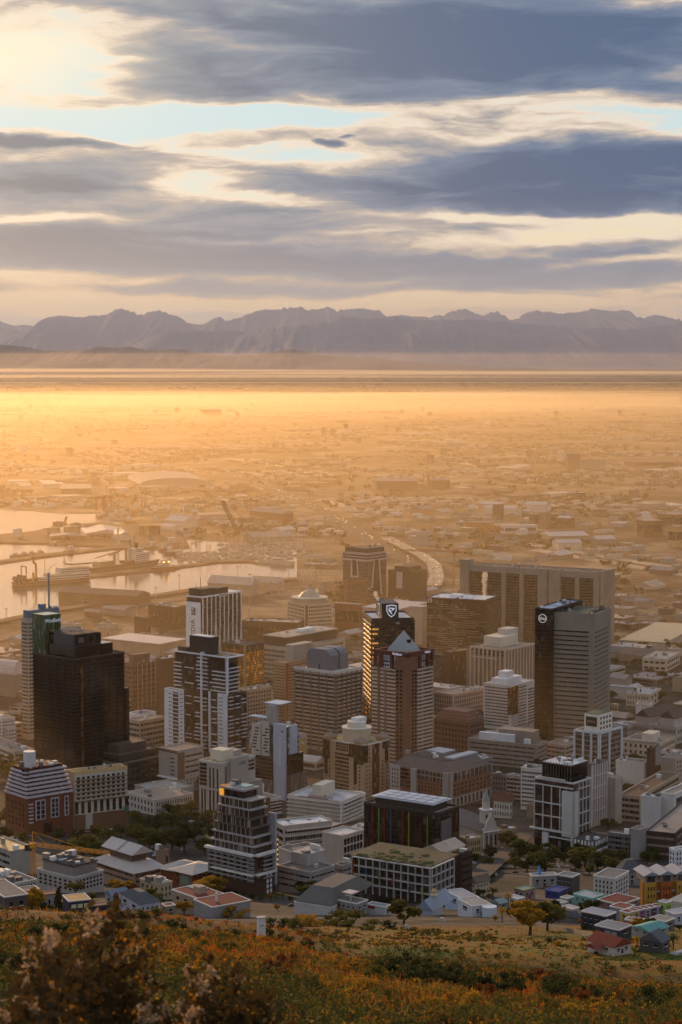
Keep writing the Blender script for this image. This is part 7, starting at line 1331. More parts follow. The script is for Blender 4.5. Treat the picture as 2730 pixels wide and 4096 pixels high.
for args in [
    ('shed', 'huge white shed with curved vault roof beyond the docks', 'shed', 510, 560, 848, 1938, 1952, 12, mat('a09484', .8), mat('988c80', .85), 'arch', 14), ('shed', 'big dark shed behind the container stacks', 'shed', 233, 245, 367, 1956, 1986, 8, SD, RG, 'flat'), ('shed', 'white shed with two arched emblems beside the oil tanks', 'shed', 443, 475, 526, 2140, 2169, 20, SW, RW, 'gable', 5), ('shed', 'long grey shed with pale roof behind the white emblem shed', 'shed', 325, 345, 508, 2134, 2160, 12, SG, RW, 'gable', 6, 14), ('shed', 'long low brick shed in front of the oil tanks', 'shed', 190, 200, 345, 2145, 2168, 6, SB, RG, 'gable', 3, 12),
    ('shed', 'broad pale gabled shed beside the golden silos', 'shed', 660, 735, 790, 2086, 2112, 45, SW, RW, 'gable', 8), ('shed', 'lower white shed in front of the broad pale gabled shed', 'shed', 640, 690, 735, 2108, 2128, 45, SW, RW, 'gable', 4), ('shed', 'long flat shed behind the tall harbour crane', 'shed', 790, 800, 935, 2060, 2080, 10, SG, RG, 'flat'), ('shed', 'wide low boat shed behind the marina', 'shed', 975, 1010, 1178, 2150, 2170, 20, SG, RG, 'gable', 7), ('shed', 'wide dark dry dock shed above the marina', 'shed', 1000, 1130, 1175, 2055, 2095, 40, SB, RG, 'gable', 6),
    ('shed', 'large pale quay shed with twin gables behind the white ribbed tower', 'shed', 832, 1005, 1035, 2342, 2385, 60, mat('a8937a', .8), mat('b0a090', .6, 'metalroof'), 'gable', 9), ('shed', 'second pale quay shed joined to the twin gable shed', 'shed', 1010, 1125, 1135, 2335, 2368, 62, mat('b09a80', .8), mat('b0a090', .6, 'metalroof'), 'gable', 8), ('shed', 'long low brown roofed quay shed behind the slab tower', 'shed', 235, 545, 600, 2385, 2420, 66, mat('6b5240', .8), mat('6d5a4c', .7, 'metalroof'), 'gable', 5), ('shed', 'small grey yard shed in front of the long quay shed', 'shed', 412, 500, 525, 2440, 2465, 60, SG, RG, 'gable', 3), ('shed', 'row of low yard sheds beside the small grey yard shed', 'shed', 338, 400, 410, 2450, 2472, 60, SB, RG, 'gable', 3),
    ('warehouse', 'wide flat white roofed warehouse behind the framed office block', 'warehouse', 411, 640, 745, 2578, 2625, 56, mat('a08a74', .8), mat('c4b4ac', .7), 'flat'), ('warehouse', 'large pale domed hall at the picture edge behind the white steps', 'warehouse', -60, 60, 92, 2700, 2790, 60, mat('8d7a68', .8), mat('c2b2a8', .7, 'metalroof'), 'arch', 12), ('warehouse', 'flat pale hall behind the domed hall', 'warehouse', -60, 60, 90, 2660, 2690, 60, mat('96836f', .8), mat('c4b4a6', .7), 'flat'),
    ('shed', 'white shed with a small dark emblem beyond the railway yard', 'shed', 2095, 2180, 2206, 2020, 2050, 60, mat('c8c0b6', .7), RW, 'gable', 5), ('shed', 'long curved roof shed beside the white emblem shed beyond the yard', 'shed', 1935, 2060, 2088, 2038, 2060, 60, SW, RW, 'arch', 5), ('shed', 'low wide pale roofed shed behind the curved roof shed', 'shed', 1920, 2000, 2030, 2018, 2032, 60, SG, RW, 'gable', 4), ('warehouse', 'white two storey warehouse by the railway', 'warehouse', 2003, 2015, 2152, 2104, 2136, 10, mat('c8c0b8', .7), RW, 'flat', 0, 10), ('warehouse', 'orange sunlit warehouse wall beside the white two storey warehouse', 'warehouse', 1867, 1960, 1975, 2092, 2125, 66, mat('b07038', .8), RG, 'flat'), ('warehouse', 'small orange brick shed adjoining the white two storey warehouse', 'warehouse', 1975, 1990, 2004, 2104, 2128, 50, mat('a86838', .8), RG, 'flat'), ('warehouse', 'white house gable in front of the white two storey warehouse', 'warehouse', 2062, 2085, 2112, 2122, 2140, 45, mat('d0c8c0', .7), RW, 'gable', 3),  # orange warehouse wall has sunlight put into its colour
    ('brewery', 'brown brick brewery with rows of tall windows', 'brewery', 2118, 2130, 2266, 2058, 2100, 12, mat('6e4a32', .85), RG, 'flat', 0, 16), ('office_block', 'brick block with sunlit gable beside the brewery', 'office block', 2228, 2275, 2302, 2074, 2112, 50, mat('7d5a44', .85), RW, 'gable', 4, 6), ('warehouse', 'long curved white warehouse row with sunlit front', 'warehouse', 2210, 2235, 2328, 2172, 2200, 12, mat('c8b8a0', .7), RW, 'gable', 4), ('warehouse', 'broad shed cluster behind the curved white row', 'warehouse', 2160, 2200, 2355, 2145, 2162, 12, SG, RW, 'gable', 5), ('warehouse', 'wide pale roof pavilion beside the curved white row', 'warehouse', 2362, 2390, 2462, 2158, 2178, 20, SG, RW, 'gable', 5),
    ('apartment_block', 'dark apartment block with sunlit end and white balconies', 'apartment block', 2550, 2580, 2652, 2085, 2150, 15, mat('6b4c36', .85), RG, 'flat', 0, 8), ('apartment_tower', 'sunlit white banded tower block at the picture edge', 'apartment tower', 2672, 2705, 2740, 2108, 2192, 40, mat('b89868', .8), RG, 'flat', 0, 5), ('apartment_block', 'brown apartment slab behind the dark block with white balconies', 'apartment block', 2630, 2690, 2760, 2060, 2110, 30, mat('7a5a42', .85), RG, 'flat', 0, 8), ('office_block', 'small dark office block with sunlit flank among the town roofs', 'office block', 2302, 2315, 2344, 1972, 2006, 30, mat('5d4432', .85), RW, 'flat', 0, 5), ('office_block', 'pale stepped block beside the small dark office block', 'office block', 2275, 2290, 2306, 1966, 1998, 30, SW, RW, 'flat', 0, 4), ('office_block', 'white cubic block with sunlit top among the town roofs', 'office block', 2530, 2540, 2568, 1995, 2020, 30, mat('c8b8a0', .8), RW, 'flat', 0, 4), ('office_block', 'wide orange brick block among the town roofs', 'office block', 2372, 2380, 2432, 2038, 2062, 15, mat('8a5638', .85), RW, 'flat', 0, 6), ('office_block', 'pale wide block right behind the orange brick block'.replace('right ', ''), 'office block', 2438, 2445, 2490, 2020, 2044, 15, SW, RW, 'flat', 0, 6),
    ('cooling_store', 'tall ribbed grain silo block standing over the plain', 'silo', 2264, 2275, 2323, 1816, 1885, 14, mat('8a6a50', .85), RG, 'flat', 0, 0), ('warehouse', 'pale wide store joined to the ribbed grain silo block', 'silo', 2323, 2330, 2422, 1838, 1882, 14, mat('a8907a', .85), RW, 'flat'), ('warehouse', 'long low orange building behind the pale wide store', 'warehouse', 2520, 2535, 2705, 1848, 1868, 10, mat('96704e', .85), RG, 'flat', 0, 20), ('warehouse', 'long dark workshop with slanted skylights in the plain', 'workshop', 1487, 1510, 1672, 1925, 1962, 8, mat('6a5038', .85), RG, 'gable', 5), ('warehouse', 'dark workshop with sunlit white gable', 'workshop', 1712, 1730, 1800, 1922, 1956, 20, mat('6a5038', .85), RG, 'gable', 5), ('warehouse', 'gabled shed with sunlit flank beside the railway', 'warehouse', 1640, 1690, 1740, 2038, 2068, 48, mat('a8845a', .8), RG, 'gable', 5), ('warehouse', 'orange lit low shed at the yard below the gabled shed', 'warehouse', 1866, 1872, 1935, 2090, 2106, 8, mat('b07a40', .8), RG, 'flat'), ('warehouse', 'white fronted shed seen over the curving highway', 'warehouse', 944, 950, 990, 1984, 1996, 8, SW, RW, 'flat', 0, 6), ('warehouse', 'sunlit flat shed on the far side of the plain', 'warehouse', 1835, 1842, 1880, 1744, 1754, 12, mat('d8b878', .8), RW, 'flat'),
    ('hospital', 'large hospital block with chimney standing in the mist', 'hospital', 800, 812, 888, 1640, 1664, 10, mat('7d5f44', .85), RG, 'flat', 0, 10), ('tower_block', 'tall slim tower block far out on the plain', 'tower block', 1375, 1381, 1393, 1696, 1738, 20, mat('6d5038', .85), RG, 'flat', 0, 3), ('tower_block', 'dark tower block far out beside two lower towers', 'tower block', 1286, 1292, 1304, 1710, 1748, 20, mat('7a5a40', .85), RG, 'flat', 0, 3), ('tower_block', 'squarer dark tower block between the slim and dark towers', 'tower block', 1324, 1330, 1344, 1714, 1742, 20, mat('6d5038', .85), RG, 'flat', 0, 3), ('tower_block', 'pale low tower block beside the distant dark tower', 'tower block', 1220, 1228, 1242, 1728, 1748, 20, SW, RG, 'flat', 0, 3), ('tower_block', 'pale twin block next to the tall slim distant tower', 'tower block', 1424, 1430, 1448, 1722, 1738, 20, mat('c8a878', .8), RG, 'flat', 0, 3), ('exhibition_hall', 'large flat cream hall with tented white porches beyond the grey tower', 'hall', 2478, 2660, 2800, 2572, 2605, 66, mat('b0a090', .8), mat('b5a888', .8), 'flat'), ('station_shed', 'grey roofed station shed beside the grey louvred tower', 'shed', 2440, 2500, 2530, 2718, 2755, 40, mat('a89c92', .8), mat('8d8580', .7, 'metalroof'), 'gable', 4), ('station_shed', 'white walled yard shed in front of the station shed', 'shed', 2440, 2520, 2530, 2752, 2800, 60, mat('b8b0aa', .8), mat('9a9698', .7), 'flat'), ('construction_hall', 'scaffolded brown building with roof plant behind the bank tower', 'building site', 1340, 1440, 1450, 2420, 2530, 62, mat('7a5a40', .85), RG, 'flat', 0, 10), ('flat_block', 'wide pale block with flat roof behind the black bank tower', 'office block', 1450, 1590, 1712, 2440, 2560, 60, mat('b39a80', .85), RW, 'flat'), ('flat_block', 'small pale block beside the telecom box', 'office block', 1640, 1690, 1712, 2430, 2580, 60, mat('b8a088', .85), RW, 'flat')]:
    shed(*args)
b = None
def cyl_thing(name, label, cat, x, yt, yb, wpx, m, cone=.15, group=None):
    p = at0(x, yb, 2.0); r = wpx / F * p.y / 2; h = H + ray(x, yt)[1] * p.y - 2; o = empty(name, p, 0, label, cat, group)
    MB().cyl(0, 0, 0, h * .93, r, 24).build('shell', o, m); MB().cyl(0, 0, h * .93, h * .93 + cone * r + .3, r * 1.02, 24, .1).build('roof', o, m); MB().tube((r * 1.0, 0, 0), (r * 1.0, 0, h), .25).build('ladder', o, STEEL); return o
for x, yt, yb, w, l in ((71, 2112, 2148, 37, 'white storage tank alone at the tip of the spit'), (233, 2085, 2112, 44, 'brown storage tank at the back behind the crane jib'), (304, 2090, 2125, 46, 'brown storage tank behind the wide cone roofed tank'), (358, 2094, 2130, 48, 'large brown storage tank nearest the sheds'), (214, 2108, 2145, 54, 'wide pale brown storage tank at the front'), (289, 2103, 2150, 68, 'widest cone roofed storage tank in the middle')): cyl_thing('storage_tank', l, 'tank', x, yt, yb, w, mat('c8bcae' if 'white' in l else ('7a604a' if 'pale' not in l else '94785c'), .5))
for x, w, l in ((566, 24, 'first of four dark silos, catching the sun on its edge'), (588, 17, 'slim golden silo between dark silos'), (606, 20, 'dark silo with a railed top'), (630, 28, 'widest dark silo at the end of the silo row')): cyl_thing('silo', l, 'silo', x, 2098, 2142, w, mat('5a4028', .3, 'wall', .6) if 'golden' not in l else mat('b88a3c', .2, 'wall', .6), .02)
cyl_thing('chimney', 'red and white banded chimney stump by the railway yard', 'chimney', 1857, 2155, 2182, 9, mat('b8644a', .7), .05); cyl_thing('grain_silo', 'white grain silo over the plain beside its twin', 'silo', 1386, 1968, 1988, 12, SW, .05); cyl_thing('grain_silo', 'wider white grain silo over the plain beside its slimmer twin', 'silo', 1452, 1960, 1984, 14, SW, .05)
# ships
def ship(name, label, s, e, beam, hull, hh, decks, extra=(), top='c9bda8', deckm='8a6a4c'):
    a, b = at0(*s), at0(*e); d = b - a; L_ = d.length; o = empty(name, a, math.atan2(d.y, d.x), label, 'ship')
    w = beam / 2; bow = [(0, -w * .8), (.06 * L_, -w), (.8 * L_, -w), (L_, 0), (.8 * L_, w), (.06 * L_, w), (0, w * .8)]; flare = [(-.01 * L_, -w * .85), (.06 * L_, -w), (.84 * L_, -w), (1.03 * L_, 0), (.84 * L_, w), (.06 * L_, w), (-.01 * L_, w * .85)]
    MB().prism(bow, -.3, hh, flare).build('hull', o, mat(hull, .6, scale=.2)); MB().prism([(x * .98, y * .95) for x, y in flare], hh, hh + .15).build('deck', o, mat(deckm, .8, scale=.2))
    for x0, x1, wf, z0, z1, c in decks:
        q = MB().box(x0 * L_, x1 * L_, -w * wf, w * wf, hh + z0, hh + z1).build('deckhouse', o, mat(c or top, .6, scale=.2))
        n = max(1, int((z1 - z0) / 3))
        for k in range(n): MB().box(x0 * L_ + .4, x1 * L_ - .4, -w * wf - .08, w * wf + .08, hh + z0 + k * 3 + 1.3, hh + z0 + k * 3 + 2.1).build('window_band', q, GB)
    for nm, pts, r, c in extra:
        mb = MB(); [mb.tube((p[0] * L_, p[1] * w, hh + p[2]), (q[0] * L_, q[1] * w, hh + q[2]), r) for p, q in zip(pts, pts[1:])]; mb.build(nm, o, mat(c, .5, scale=.2))
    return o, L_
ship('dredger', 'work ship with yellow crane, dark reels and long helideck', (60, 2345), (358, 2322), 17, '6a4630', 5, [(.42, .98, .95, 0, 8, None), (.58, .96, .9, 8, 15, None), (.3, .55, .6, 0, 5, 'd0c4b0'), (.15, .26, .7, 0, 4, '7a5a40'), (.7, 1.0, 1.0, 18, 18.8, '9a7c5c')], [('crane', [(.28, 0, 0), (.28, 0, 22), (.25, 0, 24), (.245, 0, 33)], 1.6, 'b8801c'), ('crane_post', [(.22, -.6, 0), (.22, -.6, 12)], 1.6, 'b8801c'), ('gallows', [(.12, -.8, 0), (.12, -.8, 20), (.12, .8, 20), (.12, .8, 0)], .8, '5a3c2a'), ('mast', [(.4, 0, 0), (.4, 0, 30)], .5, '8a6a4c'), ('mast', [(.66, 0, 15), (.66, 0, 29)], .7, 'c9bda8'), ('reel', [(.03, -.8, 4), (.03, .8, 4)], 4, '4a3224'), ('reel', [(.09, -.8, 5), (.09, .8, 5)], 5, '4a3224'), ('deck_pole', [(.38, -.5, 0), (.46, -.5, 18), (.56, -.5, 22)], .4, 'b8801c'), ('radar_arch', [(.62, -.4, 22), (.7, .4, 22)], .5, 'c9bda8')])
ship('research_ship', 'long dark ship with white bridge block and twin cranes at the pier', (352, 2289), (632, 2254), 17, '52362a', 6, [(.12, .3, .9, 0, 7, 'b89a70'), (.62, .82, .95, 0, 14, 'd0c4b4'), (.62, .74, .8, 14, 20, None), (.5, .6, .9, 0, 4, '5a3c2a')], [('crane', [(.36, 0, 0), (.36, 0, 17), (.1, 0, 12)], .8, '8a6030'), ('crane', [(.4, .3, 0), (.4, .3, 18)], 1.2, '8a6030'), ('crane', [(.53, 0, 0), (.53, 0, 22), (.3, 0, 13)], .9, '8a6030'), ('crane_post', [(.56, .3, 0), (.56, .3, 22)], 1.3, '8a6030'), ('mast', [(.66, 0, 20), (.66, 0, 38)], .6, '5a3c2a'), ('mast', [(.6, 0, 0), (.6, 0, 34)], .5, '6a4a34'), ('funnel', [(.69, 0, 20), (.69, 0, 28)], 2.5, '4a3024')])
o, _ = ship('tug', 'red tug with white wheelhouse and two bright deck lamps', (612, 2284), (702, 2276), 11, '7a3020', 4.5, [(.35, .65, .8, 0, 6, 'c8b8a4'), (.42, .58, .7, 6, 10, 'd0c4b4'), (.1, .35, .7, 0, 2.5, 'a8907a')], [('mast', [(.5, 0, 10), (.5, 0, 20)], .4, '8a6a4c'), ('mast', [(.62, 0, 6), (.62, 0, 14)], .3, '8a6a4c')])
for x in (.4, .62): MB().box(x * _ - .8, x * _ + .8, -5.4, -4.6, 11, 12.4).build('deck_lamp', o, lamp('ffb030', 6))
ship('sailing_ship', 'long white training ship moored by the marina mole', (1170, 2262), (1036, 2250), 11, 'c8b49c', 5.5, [(.2, .6, .6, 0, 4, 'd0c0a8')], [('mast', [(.3, 0, 0), (.3, 0, 26)], .3, '9a7c5c'), ('mast', [(.6, 0, 0), (.6, 0, 28)], .3, '9a7c5c')])
ship('patrol_ship', 'white fishing vessel with tall mast near the golden silos', (660, 2182), (710, 2176), 9, 'b8a48c', 4, [(.4, .7, .8, 0, 8, 'd0c4b4')], [('mast', [(.5, 0, 8), (.5, 0, 22)], .4, '9a7c5c')])
ship('fishing_boat', 'red and white fishing boat behind the breakwater', (265, 2212), (303, 2207), 8, '8a4a34', 3.5, [(.3, .6, .8, 0, 7, 'd0c4b4')], [('mast', [(.45, 0, 7), (.45, 0, 20)], .3, '9a7c5c')])
for i, (s, e, l) in enumerate([((46, 2228), (76, 2223), 'small grey launch at the outer end of the breakwater'), ((80, 2224), (108, 2219), 'slim launch beside the outer grey launch'), ((112, 2222), (140, 2217), 'pale launch in the middle of the breakwater'), ((142, 2218), (178, 2212), 'larger launch with an orange lamp by the breakwater'), ((200, 2180), (240, 2176), 'small white ferry in front of the brick shed')]):
    ship('launch', l, s, e, 6, '9a8068', 2.6, [(.35, .7, .7, 0, 3, 'c8b8a4')], [('mast', [(.4, 0, 3), (.4, 0, 10)], .2, '8a6a4c')])
for i, (x, y, w, c) in enumerate([(395, 2072, 40, 'a05030'), (425, 2078, 50, 'b8a48c'), (470, 2080, 46, 'c0ac94'), (500, 2092, 44, '8a5a40'), (450, 2064, 40, 'b8a48c'), (612, 2085, 40, 'c0ac94'), (640, 2205, 44, '8a4a30'), (660, 2218, 48, '7a4a34'), (700, 2228, 46, '8a6a50'), (590, 2195, 40, 'a08468')]):
    ship('trawler', ['rust red trawler', 'pale trawler', 'white trawler', 'brown trawler', 'pale small trawler', 'white lone trawler', 'dark red trawler', 'deep red trawler', 'tan trawler', 'beige trawler'][i] + (' in the far basin' if i < 6 else ' behind the long dark ship'), (x, y), (x + w, y - 3), 9, c, 4, [(.3, .55, .8, 0, 7, 'd0c4b4')], [('mast', [(.42, 0, 7), (.42, 0, 20)], .4, '9a7c5c'), ('mast', [(.7, 0, 0), (.7, 0, 14)], .3, '9a7c5c')])
# marina
yh = MB().prism([(-6, -1.1), (0, -1.8), (3.5, -1.5), (7, 0), (3.5, 1.5), (0, 1.8), (-6, 1.1)], -.2, 1.5).box(-2.5, 2, -1, 1, 1.5, 2.3).mesh('hull', mat('ab9c8a', .6, scale=.2)); ym = MB().tube((.8, 0, 1.5), (.8, 0, 19), .16, 4).tube((.8, 0, 3), (-4.5, 0, 3), .12, 4).mesh('mast', mat('c4b096', .5)); yb_ = MB().prism([(-5, -1.5), (2, -1.6), (5.5, 0), (2, 1.6), (-5, 1.5)], -.2, 1.6).prism([(-3.5, -1.2), (1.2, -1.2), (1.2, 1.2), (-3.5, 1.2)], 1.6, 3.6, [(-3, -1), (0, -1), (0, 1), (-3, 1)]).mesh('hull', mat('b3a594', .6, scale=.2))
yp = empty('yacht', (0, 0, HIDE), 0, 'white sailing yacht with bare mast moored in the marina', 'yacht', 'yachts in the marina'); link('hull', yh, yp); link('mast', ym, yp); used = False
for i in range(215):
    t = rnd.random(); x = rnd.uniform(720, 1228); y = rnd.uniform(2172, 2236) if x > 880 else rnd.uniform(2212, 2246); p = at0(x, y, .4)
    if i % 5 == 4: o = tag(link('motor_boat', yb_), 'white motor boat moored among the sailing yachts', 'boat', 'motor boats in the marina'); o.location = p; o.rotation_euler = (0, 0, rnd.choice((.4, 2.0, 3.5))); continue
    s = rnd.uniform(.7, 1.35)
    if not used: yp.location = p; yp.rotation_euler = (0, 0, .4); used = True
    else: copy_thing(yp, p, rnd.choice((.4, .5, 2.0, 3.5)), s)
# masts, cranes
for i, (x, yt, yb) in enumerate([(332, 2391, 2432), (624, 2350, 2398), (718, 2300, 2378), (901, 2312, 2362), (952, 2267, 2342), (26, 2435, 2480), (425, 2472, 2545), (441, 2512, 2560), (549, 2428, 2470), (1163, 2372, 2432), (998, 2408, 2475), (1000, 2298, 2420), (1084, 2328, 2392), (1121, 2330, 2378), (1156, 2268, 2320), (1299, 2330, 2400), (1282, 2285, 2350), (1343, 2275, 2345), (1734, 2275, 2356), (1501, 2122, 2178), (1526, 2135, 2188), (1550, 2145, 2195), (1574, 2160, 2215), (1652, 2185, 2250), (1458, 2075, 2130), (48, 2575, 2680), (54, 2580, 2690), (2582, 2360, 2415), (1708, 2245, 2300), (1638, 2100, 2150)]):
    p = hit(x, yb); h = H + ray(x, yt)[1] * p[1] - p[2]; o = empty('light_mast', p, 0, 'tall slim lamp mast with round lamp crown', 'lamp mast', 'high lamp masts of the harbour and highways'); MB().tube((0, 0, 0), (0, 0, h), .5, 6, .22).build('pole', o, STEEL); MB().cyl(0, 0, h - .3, h + .5, 1.9, 10).build('lamp_crown', o, mat('7a6a58', .5))
def lattice(mb, p, q, w, n, r=.18):
    p, q = Vector(p), Vector(q); d = (q - p) / n; a = d.orthogonal().normalized() * w / 2; b = d.cross(a).normalized() * w / 2; c = [a + b, a - b, -a - b, -a + b]
    for k in c: mb.tube(p + k, q + k, r, 4)
    for i in range(n):
        for k in range(4): mb.tube(p + d * i + c[k], p + d * (i + 1) + c[(k + 1) % 4], r * .7, 3)
    return mb
def tcrane(label, x, yt, yb, xj0, yj0, xj1, yj1, col, w=1.6, r=.2):
    p = hit(x, yb); k = p[1]; h = H + ray(x, yt)[1] * k - p[2]; o = empty('tower_crane', p, 0, label, 'crane'); m = mat(col, .5); lattice(MB(), (0, 0, -1), (0, 0, h), w, max(6, int(h / 2.5)), r).build('mast', o, m)
    j0 = Vector(((xj0 - x) / F * k, 0, H + ray(xj0, yj0)[1] * k - p[2])); j1 = Vector(((xj1 - x) / F * k, 0, H + ray(xj1, yj1)[1] * k - p[2])); j = lattice(MB(), j0, j1, w * .8, max(8, int((j1 - j0).length / 3)), r * .8); j.build('jib', o, m); top = Vector((0, 0, h + 5)); MB().tube((0, 0, h), top, r * 1.5).tube(top, j0.lerp(j1, .25), r * .7).tube(top, j0.lerp(j1, .8), r * .7).build('tie', o, m)
    MB().box(-1.2, 1.2, -1.4, 1.4, h - 2, h).build('cab', o, m); e = j1 if abs(j1.x) < abs(j0.x) else j0; MB().box(e.x - 1.5, e.x + 1.5, -1, 1, e.z - 3, e.z - .3).build('counterweight', o, DARK)
tcrane('yellow tower crane with long jib over the construction court', 134, 3372, 3545, 116, 3375, 445, 3412, 'd0902c', 1.5, .16); tcrane('pale orange tower crane standing before the civic slab', 1816, 2206, 2345, 1600, 2200, 1862, 2206, 'a06838', 2.2, .3); tcrane('orange tower crane rising beside the scaffolded brown building', 1384, 2338, 2510, 1370, 2340, 1475, 2318, 'a0703c', 2.0, .25); tcrane('faint thin tower crane on the far plain', 915, 1640, 1662, 905, 1641, 945, 1641, '7a5a40', 3, .5)
def boom(name, label, base, tips, col, w=2.4):
    p = at0(*base); k = p.y; o = empty(name, p, 0, label, 'crane'); m = mat(col, .6); MB().box(-5, 5, -4, 4, 0, 6).build('carriage', o, m); pts = [Vector(((x - base[0]) / F * k, 0, H + ray(x, y)[1] * k)) for x, y in tips]
    lattice(MB(), (0, 0, 4), pts[0], w * 1.3, 16, .75).build('boom', o, m)
    if len(pts) > 1: lattice(MB(), (2, 0, 4), pts[1], w * .8, 9, .55).build('back_mast', o, m); MB().tube(pts[0], pts[1], .5, 4).build('cable', o, m)
boom('crawler_crane', 'huge dark lattice boom crane standing beyond the marina', (951, 2137), [(890, 2003), (978, 2073)], '4a3420', 3.2)
boom('dock_crane', 'thin dock crane jib leaning over the back tank', (258, 2105), [(268, 2066)], '6a4c34', 1.6)
def portal(label, x0, x1, yt, yb, col, boomv=False):
    a, b = at0(x0, yb), at0(x1, yb); k = a.y; h = H + ray(x0, yt)[1] * k; w = (x1 - x0) / F * k; o = empty('gantry_crane', a, 0, label, 'crane'); m = mat(col, .7)
    for y in (0, 16):
        for x in (0, w): MB().box(x - .9, x + .9, y - .9, y + .9, 0, h).build('leg', o, m)
    MB().box(-w * .35, w * 1.35, -1, 1, h, h + 2.5).build('girder', o, m); MB().box(-w * .35, w * 1.35, 15, 17, h, h + 2.5).build('girder', o, m); MB().box(w * .3, w * .6, 1, 15, h + 2.6, h + 6).build('trolley', o, m); MB().box(-.7, w + .7, -.7, .7, h * .45, h * .45 + 1.5).build('brace', o, m)
portal('red gantry crane at the container terminal, nearest the trawlers', 385, 412, 1996, 2042, '8a3a20'); portal('red gantry crane between two others at the terminal', 420, 444, 1990, 2038, '9a4a24'); portal('yellow topped gantry crane behind the red gantries', 443, 460, 1962, 2000, 'b07828'); portal('faint gantry crane at the far end of the terminal by the picture edge', 14, 50, 1964, 1998, '9a5a34'); portal('second faint gantry crane beside the edge gantry', 60, 88, 1966, 1998, '9a5a34'); portal('third faint gantry crane of the edge row', 98, 124, 1968, 1998, '9a5a34'); portal('dark portal crane over the highway sheds', 987, 1026, 2006, 2036, '6a4630')
for x, yt, yb, l in ((472, 2110, 2186, 'slim white quay crane before the emblem shed'), (545, 2120, 2190, 'slim white quay crane before the golden silos'), (592, 2125, 2180, 'thin lattice quay crane beside the silo row')):
    p = at0(x, yb); k = p.y; h = H + ray(x, yt)[1] * k; o = empty('quay_crane', p, 0, l, 'crane'); m = mat('b8a890', .6); MB().prism([(-5, -4), (5, -4), (5, 4), (-5, 4)], 0, h * .35, [(-2, -2), (2, -2), (2, 2), (-2, 2)]).build('base', o, m); lattice(MB(), (0, 0, h * .35), (0, 0, h * .95), 1.8, 8, .3).build('mast', o, m); lattice(MB(), (0, 0, h * .5), (1.5, 3, h), 1.2, 8, .25).build('jib', o, m)
def wheel(label, x, yt, yb):
    p = at0(x, yb); k = p.y; h = H + ray(x, yt)[1] * k; r = h * .45; o = empty('big_wheel', p, .9, label, 'ride'); m = mat('c4b4a0', .6); mb = MB()
    for i in range(24):
        a, b = i * .2618, (i + 1) * .2618; mb.tube((r * math.cos(a), 0, h * .55 + r * math.sin(a)), (r * math.cos(b), 0, h * .55 + r * math.sin(b)), .4, 4)
        if i % 2 == 0: mb.tube((0, 0, h * .55), (r * math.cos(a), 0, h * .55 + r * math.sin(a)), .2, 4)
    mb.build('rim', o, m); MB().tube((0, -3, h * .55), (-r * .6, -3, 0), .5).tube((0, -3, h * .55), (r * .6, -3, 0), .5).tube((0, 3, h * .55), (-r * .6, 3, 0), .5).tube((0, 3, h * .55), (r * .6, 3, 0), .5).build('stand', o, m)
wheel('pale lattice dock frame with a slanted arm at the basin corner', 1215, 2280, 2322); wheel('second taller pale lattice dock frame at the basin corner', 1250, 2268, 2322)
# steam
def plume(label, x, yb, yt, wpx, k=None, dens=.05, lean=0):
    p = Vector(hit(x, yb)) if k is None else Vector(((x - CX) / F * k, k, H + ray(x, yb)[1] * k)); k = p.y; h = (yb - yt) / F * k; w = wpx / F * k; bm = bmesh.new(); r = random.Random(int(x))
    for i in range(9):
        t = i / 8; q = w * (.22 + .32 * t + .1 * r.random()); M_ = Matrix.Translation((lean * w * t * t + r.gauss(0, .12) * w, r.gauss(0, .1) * w, h * t)) @ Matrix.Diagonal((q, q, q * 1.25, 1)); bmesh.ops.create_icosphere(bm, subdivisions=2, radius=1, matrix=M_)
    for v in bm.verts: v.co += v.normal * .12 * w * noise.noise(v.co * (3 / w))
    me = bpy.data.meshes.new('steam'); bm.to_mesh(me); bm.free()
    m = MATS.get(('steam', dens))
    if m is None:
        m = bpy.data.materials.new('steam'); m.use_nodes = True; nt = m.node_tree; nt.nodes.clear(); v = nt.nodes.new('ShaderNodeVolumePrincipled'); ou = nt.nodes.new('ShaderNodeOutputMaterial'); nt.links.new(v.outputs[0], ou.inputs['Volume']); v.inputs['Density'].default_value = dens; v.inputs['Color'].default_value = (.98, .95, .9, 1); v.inputs['Anisotropy'].default_value = .5; MATS[('steam', dens)] = m
    me.materials.append(m); o = link('steam', me); o.location = p; tag(o, label, 'steam', kind='stuff')
plume('golden steam plume rising from the telecom box roof', 1942, 2404, 2300, 20, hit(1938, 2640)[1] + 9, .3); plume('small golden steam puff behind the bank tower shield cube', 1512, 2405, 2375, 16, 1640, .3, -.5); plume('faint steam wisp above the domed hotel', 1268, 2385, 2360, 12, 2200, .2); plume('distant white steam plume on the plain', 1940, 1706, 1690, 14, None, .03, 1); plume('second distant steam plume near the far towers', 1342, 1736, 1726, 14, None, .03, 1)
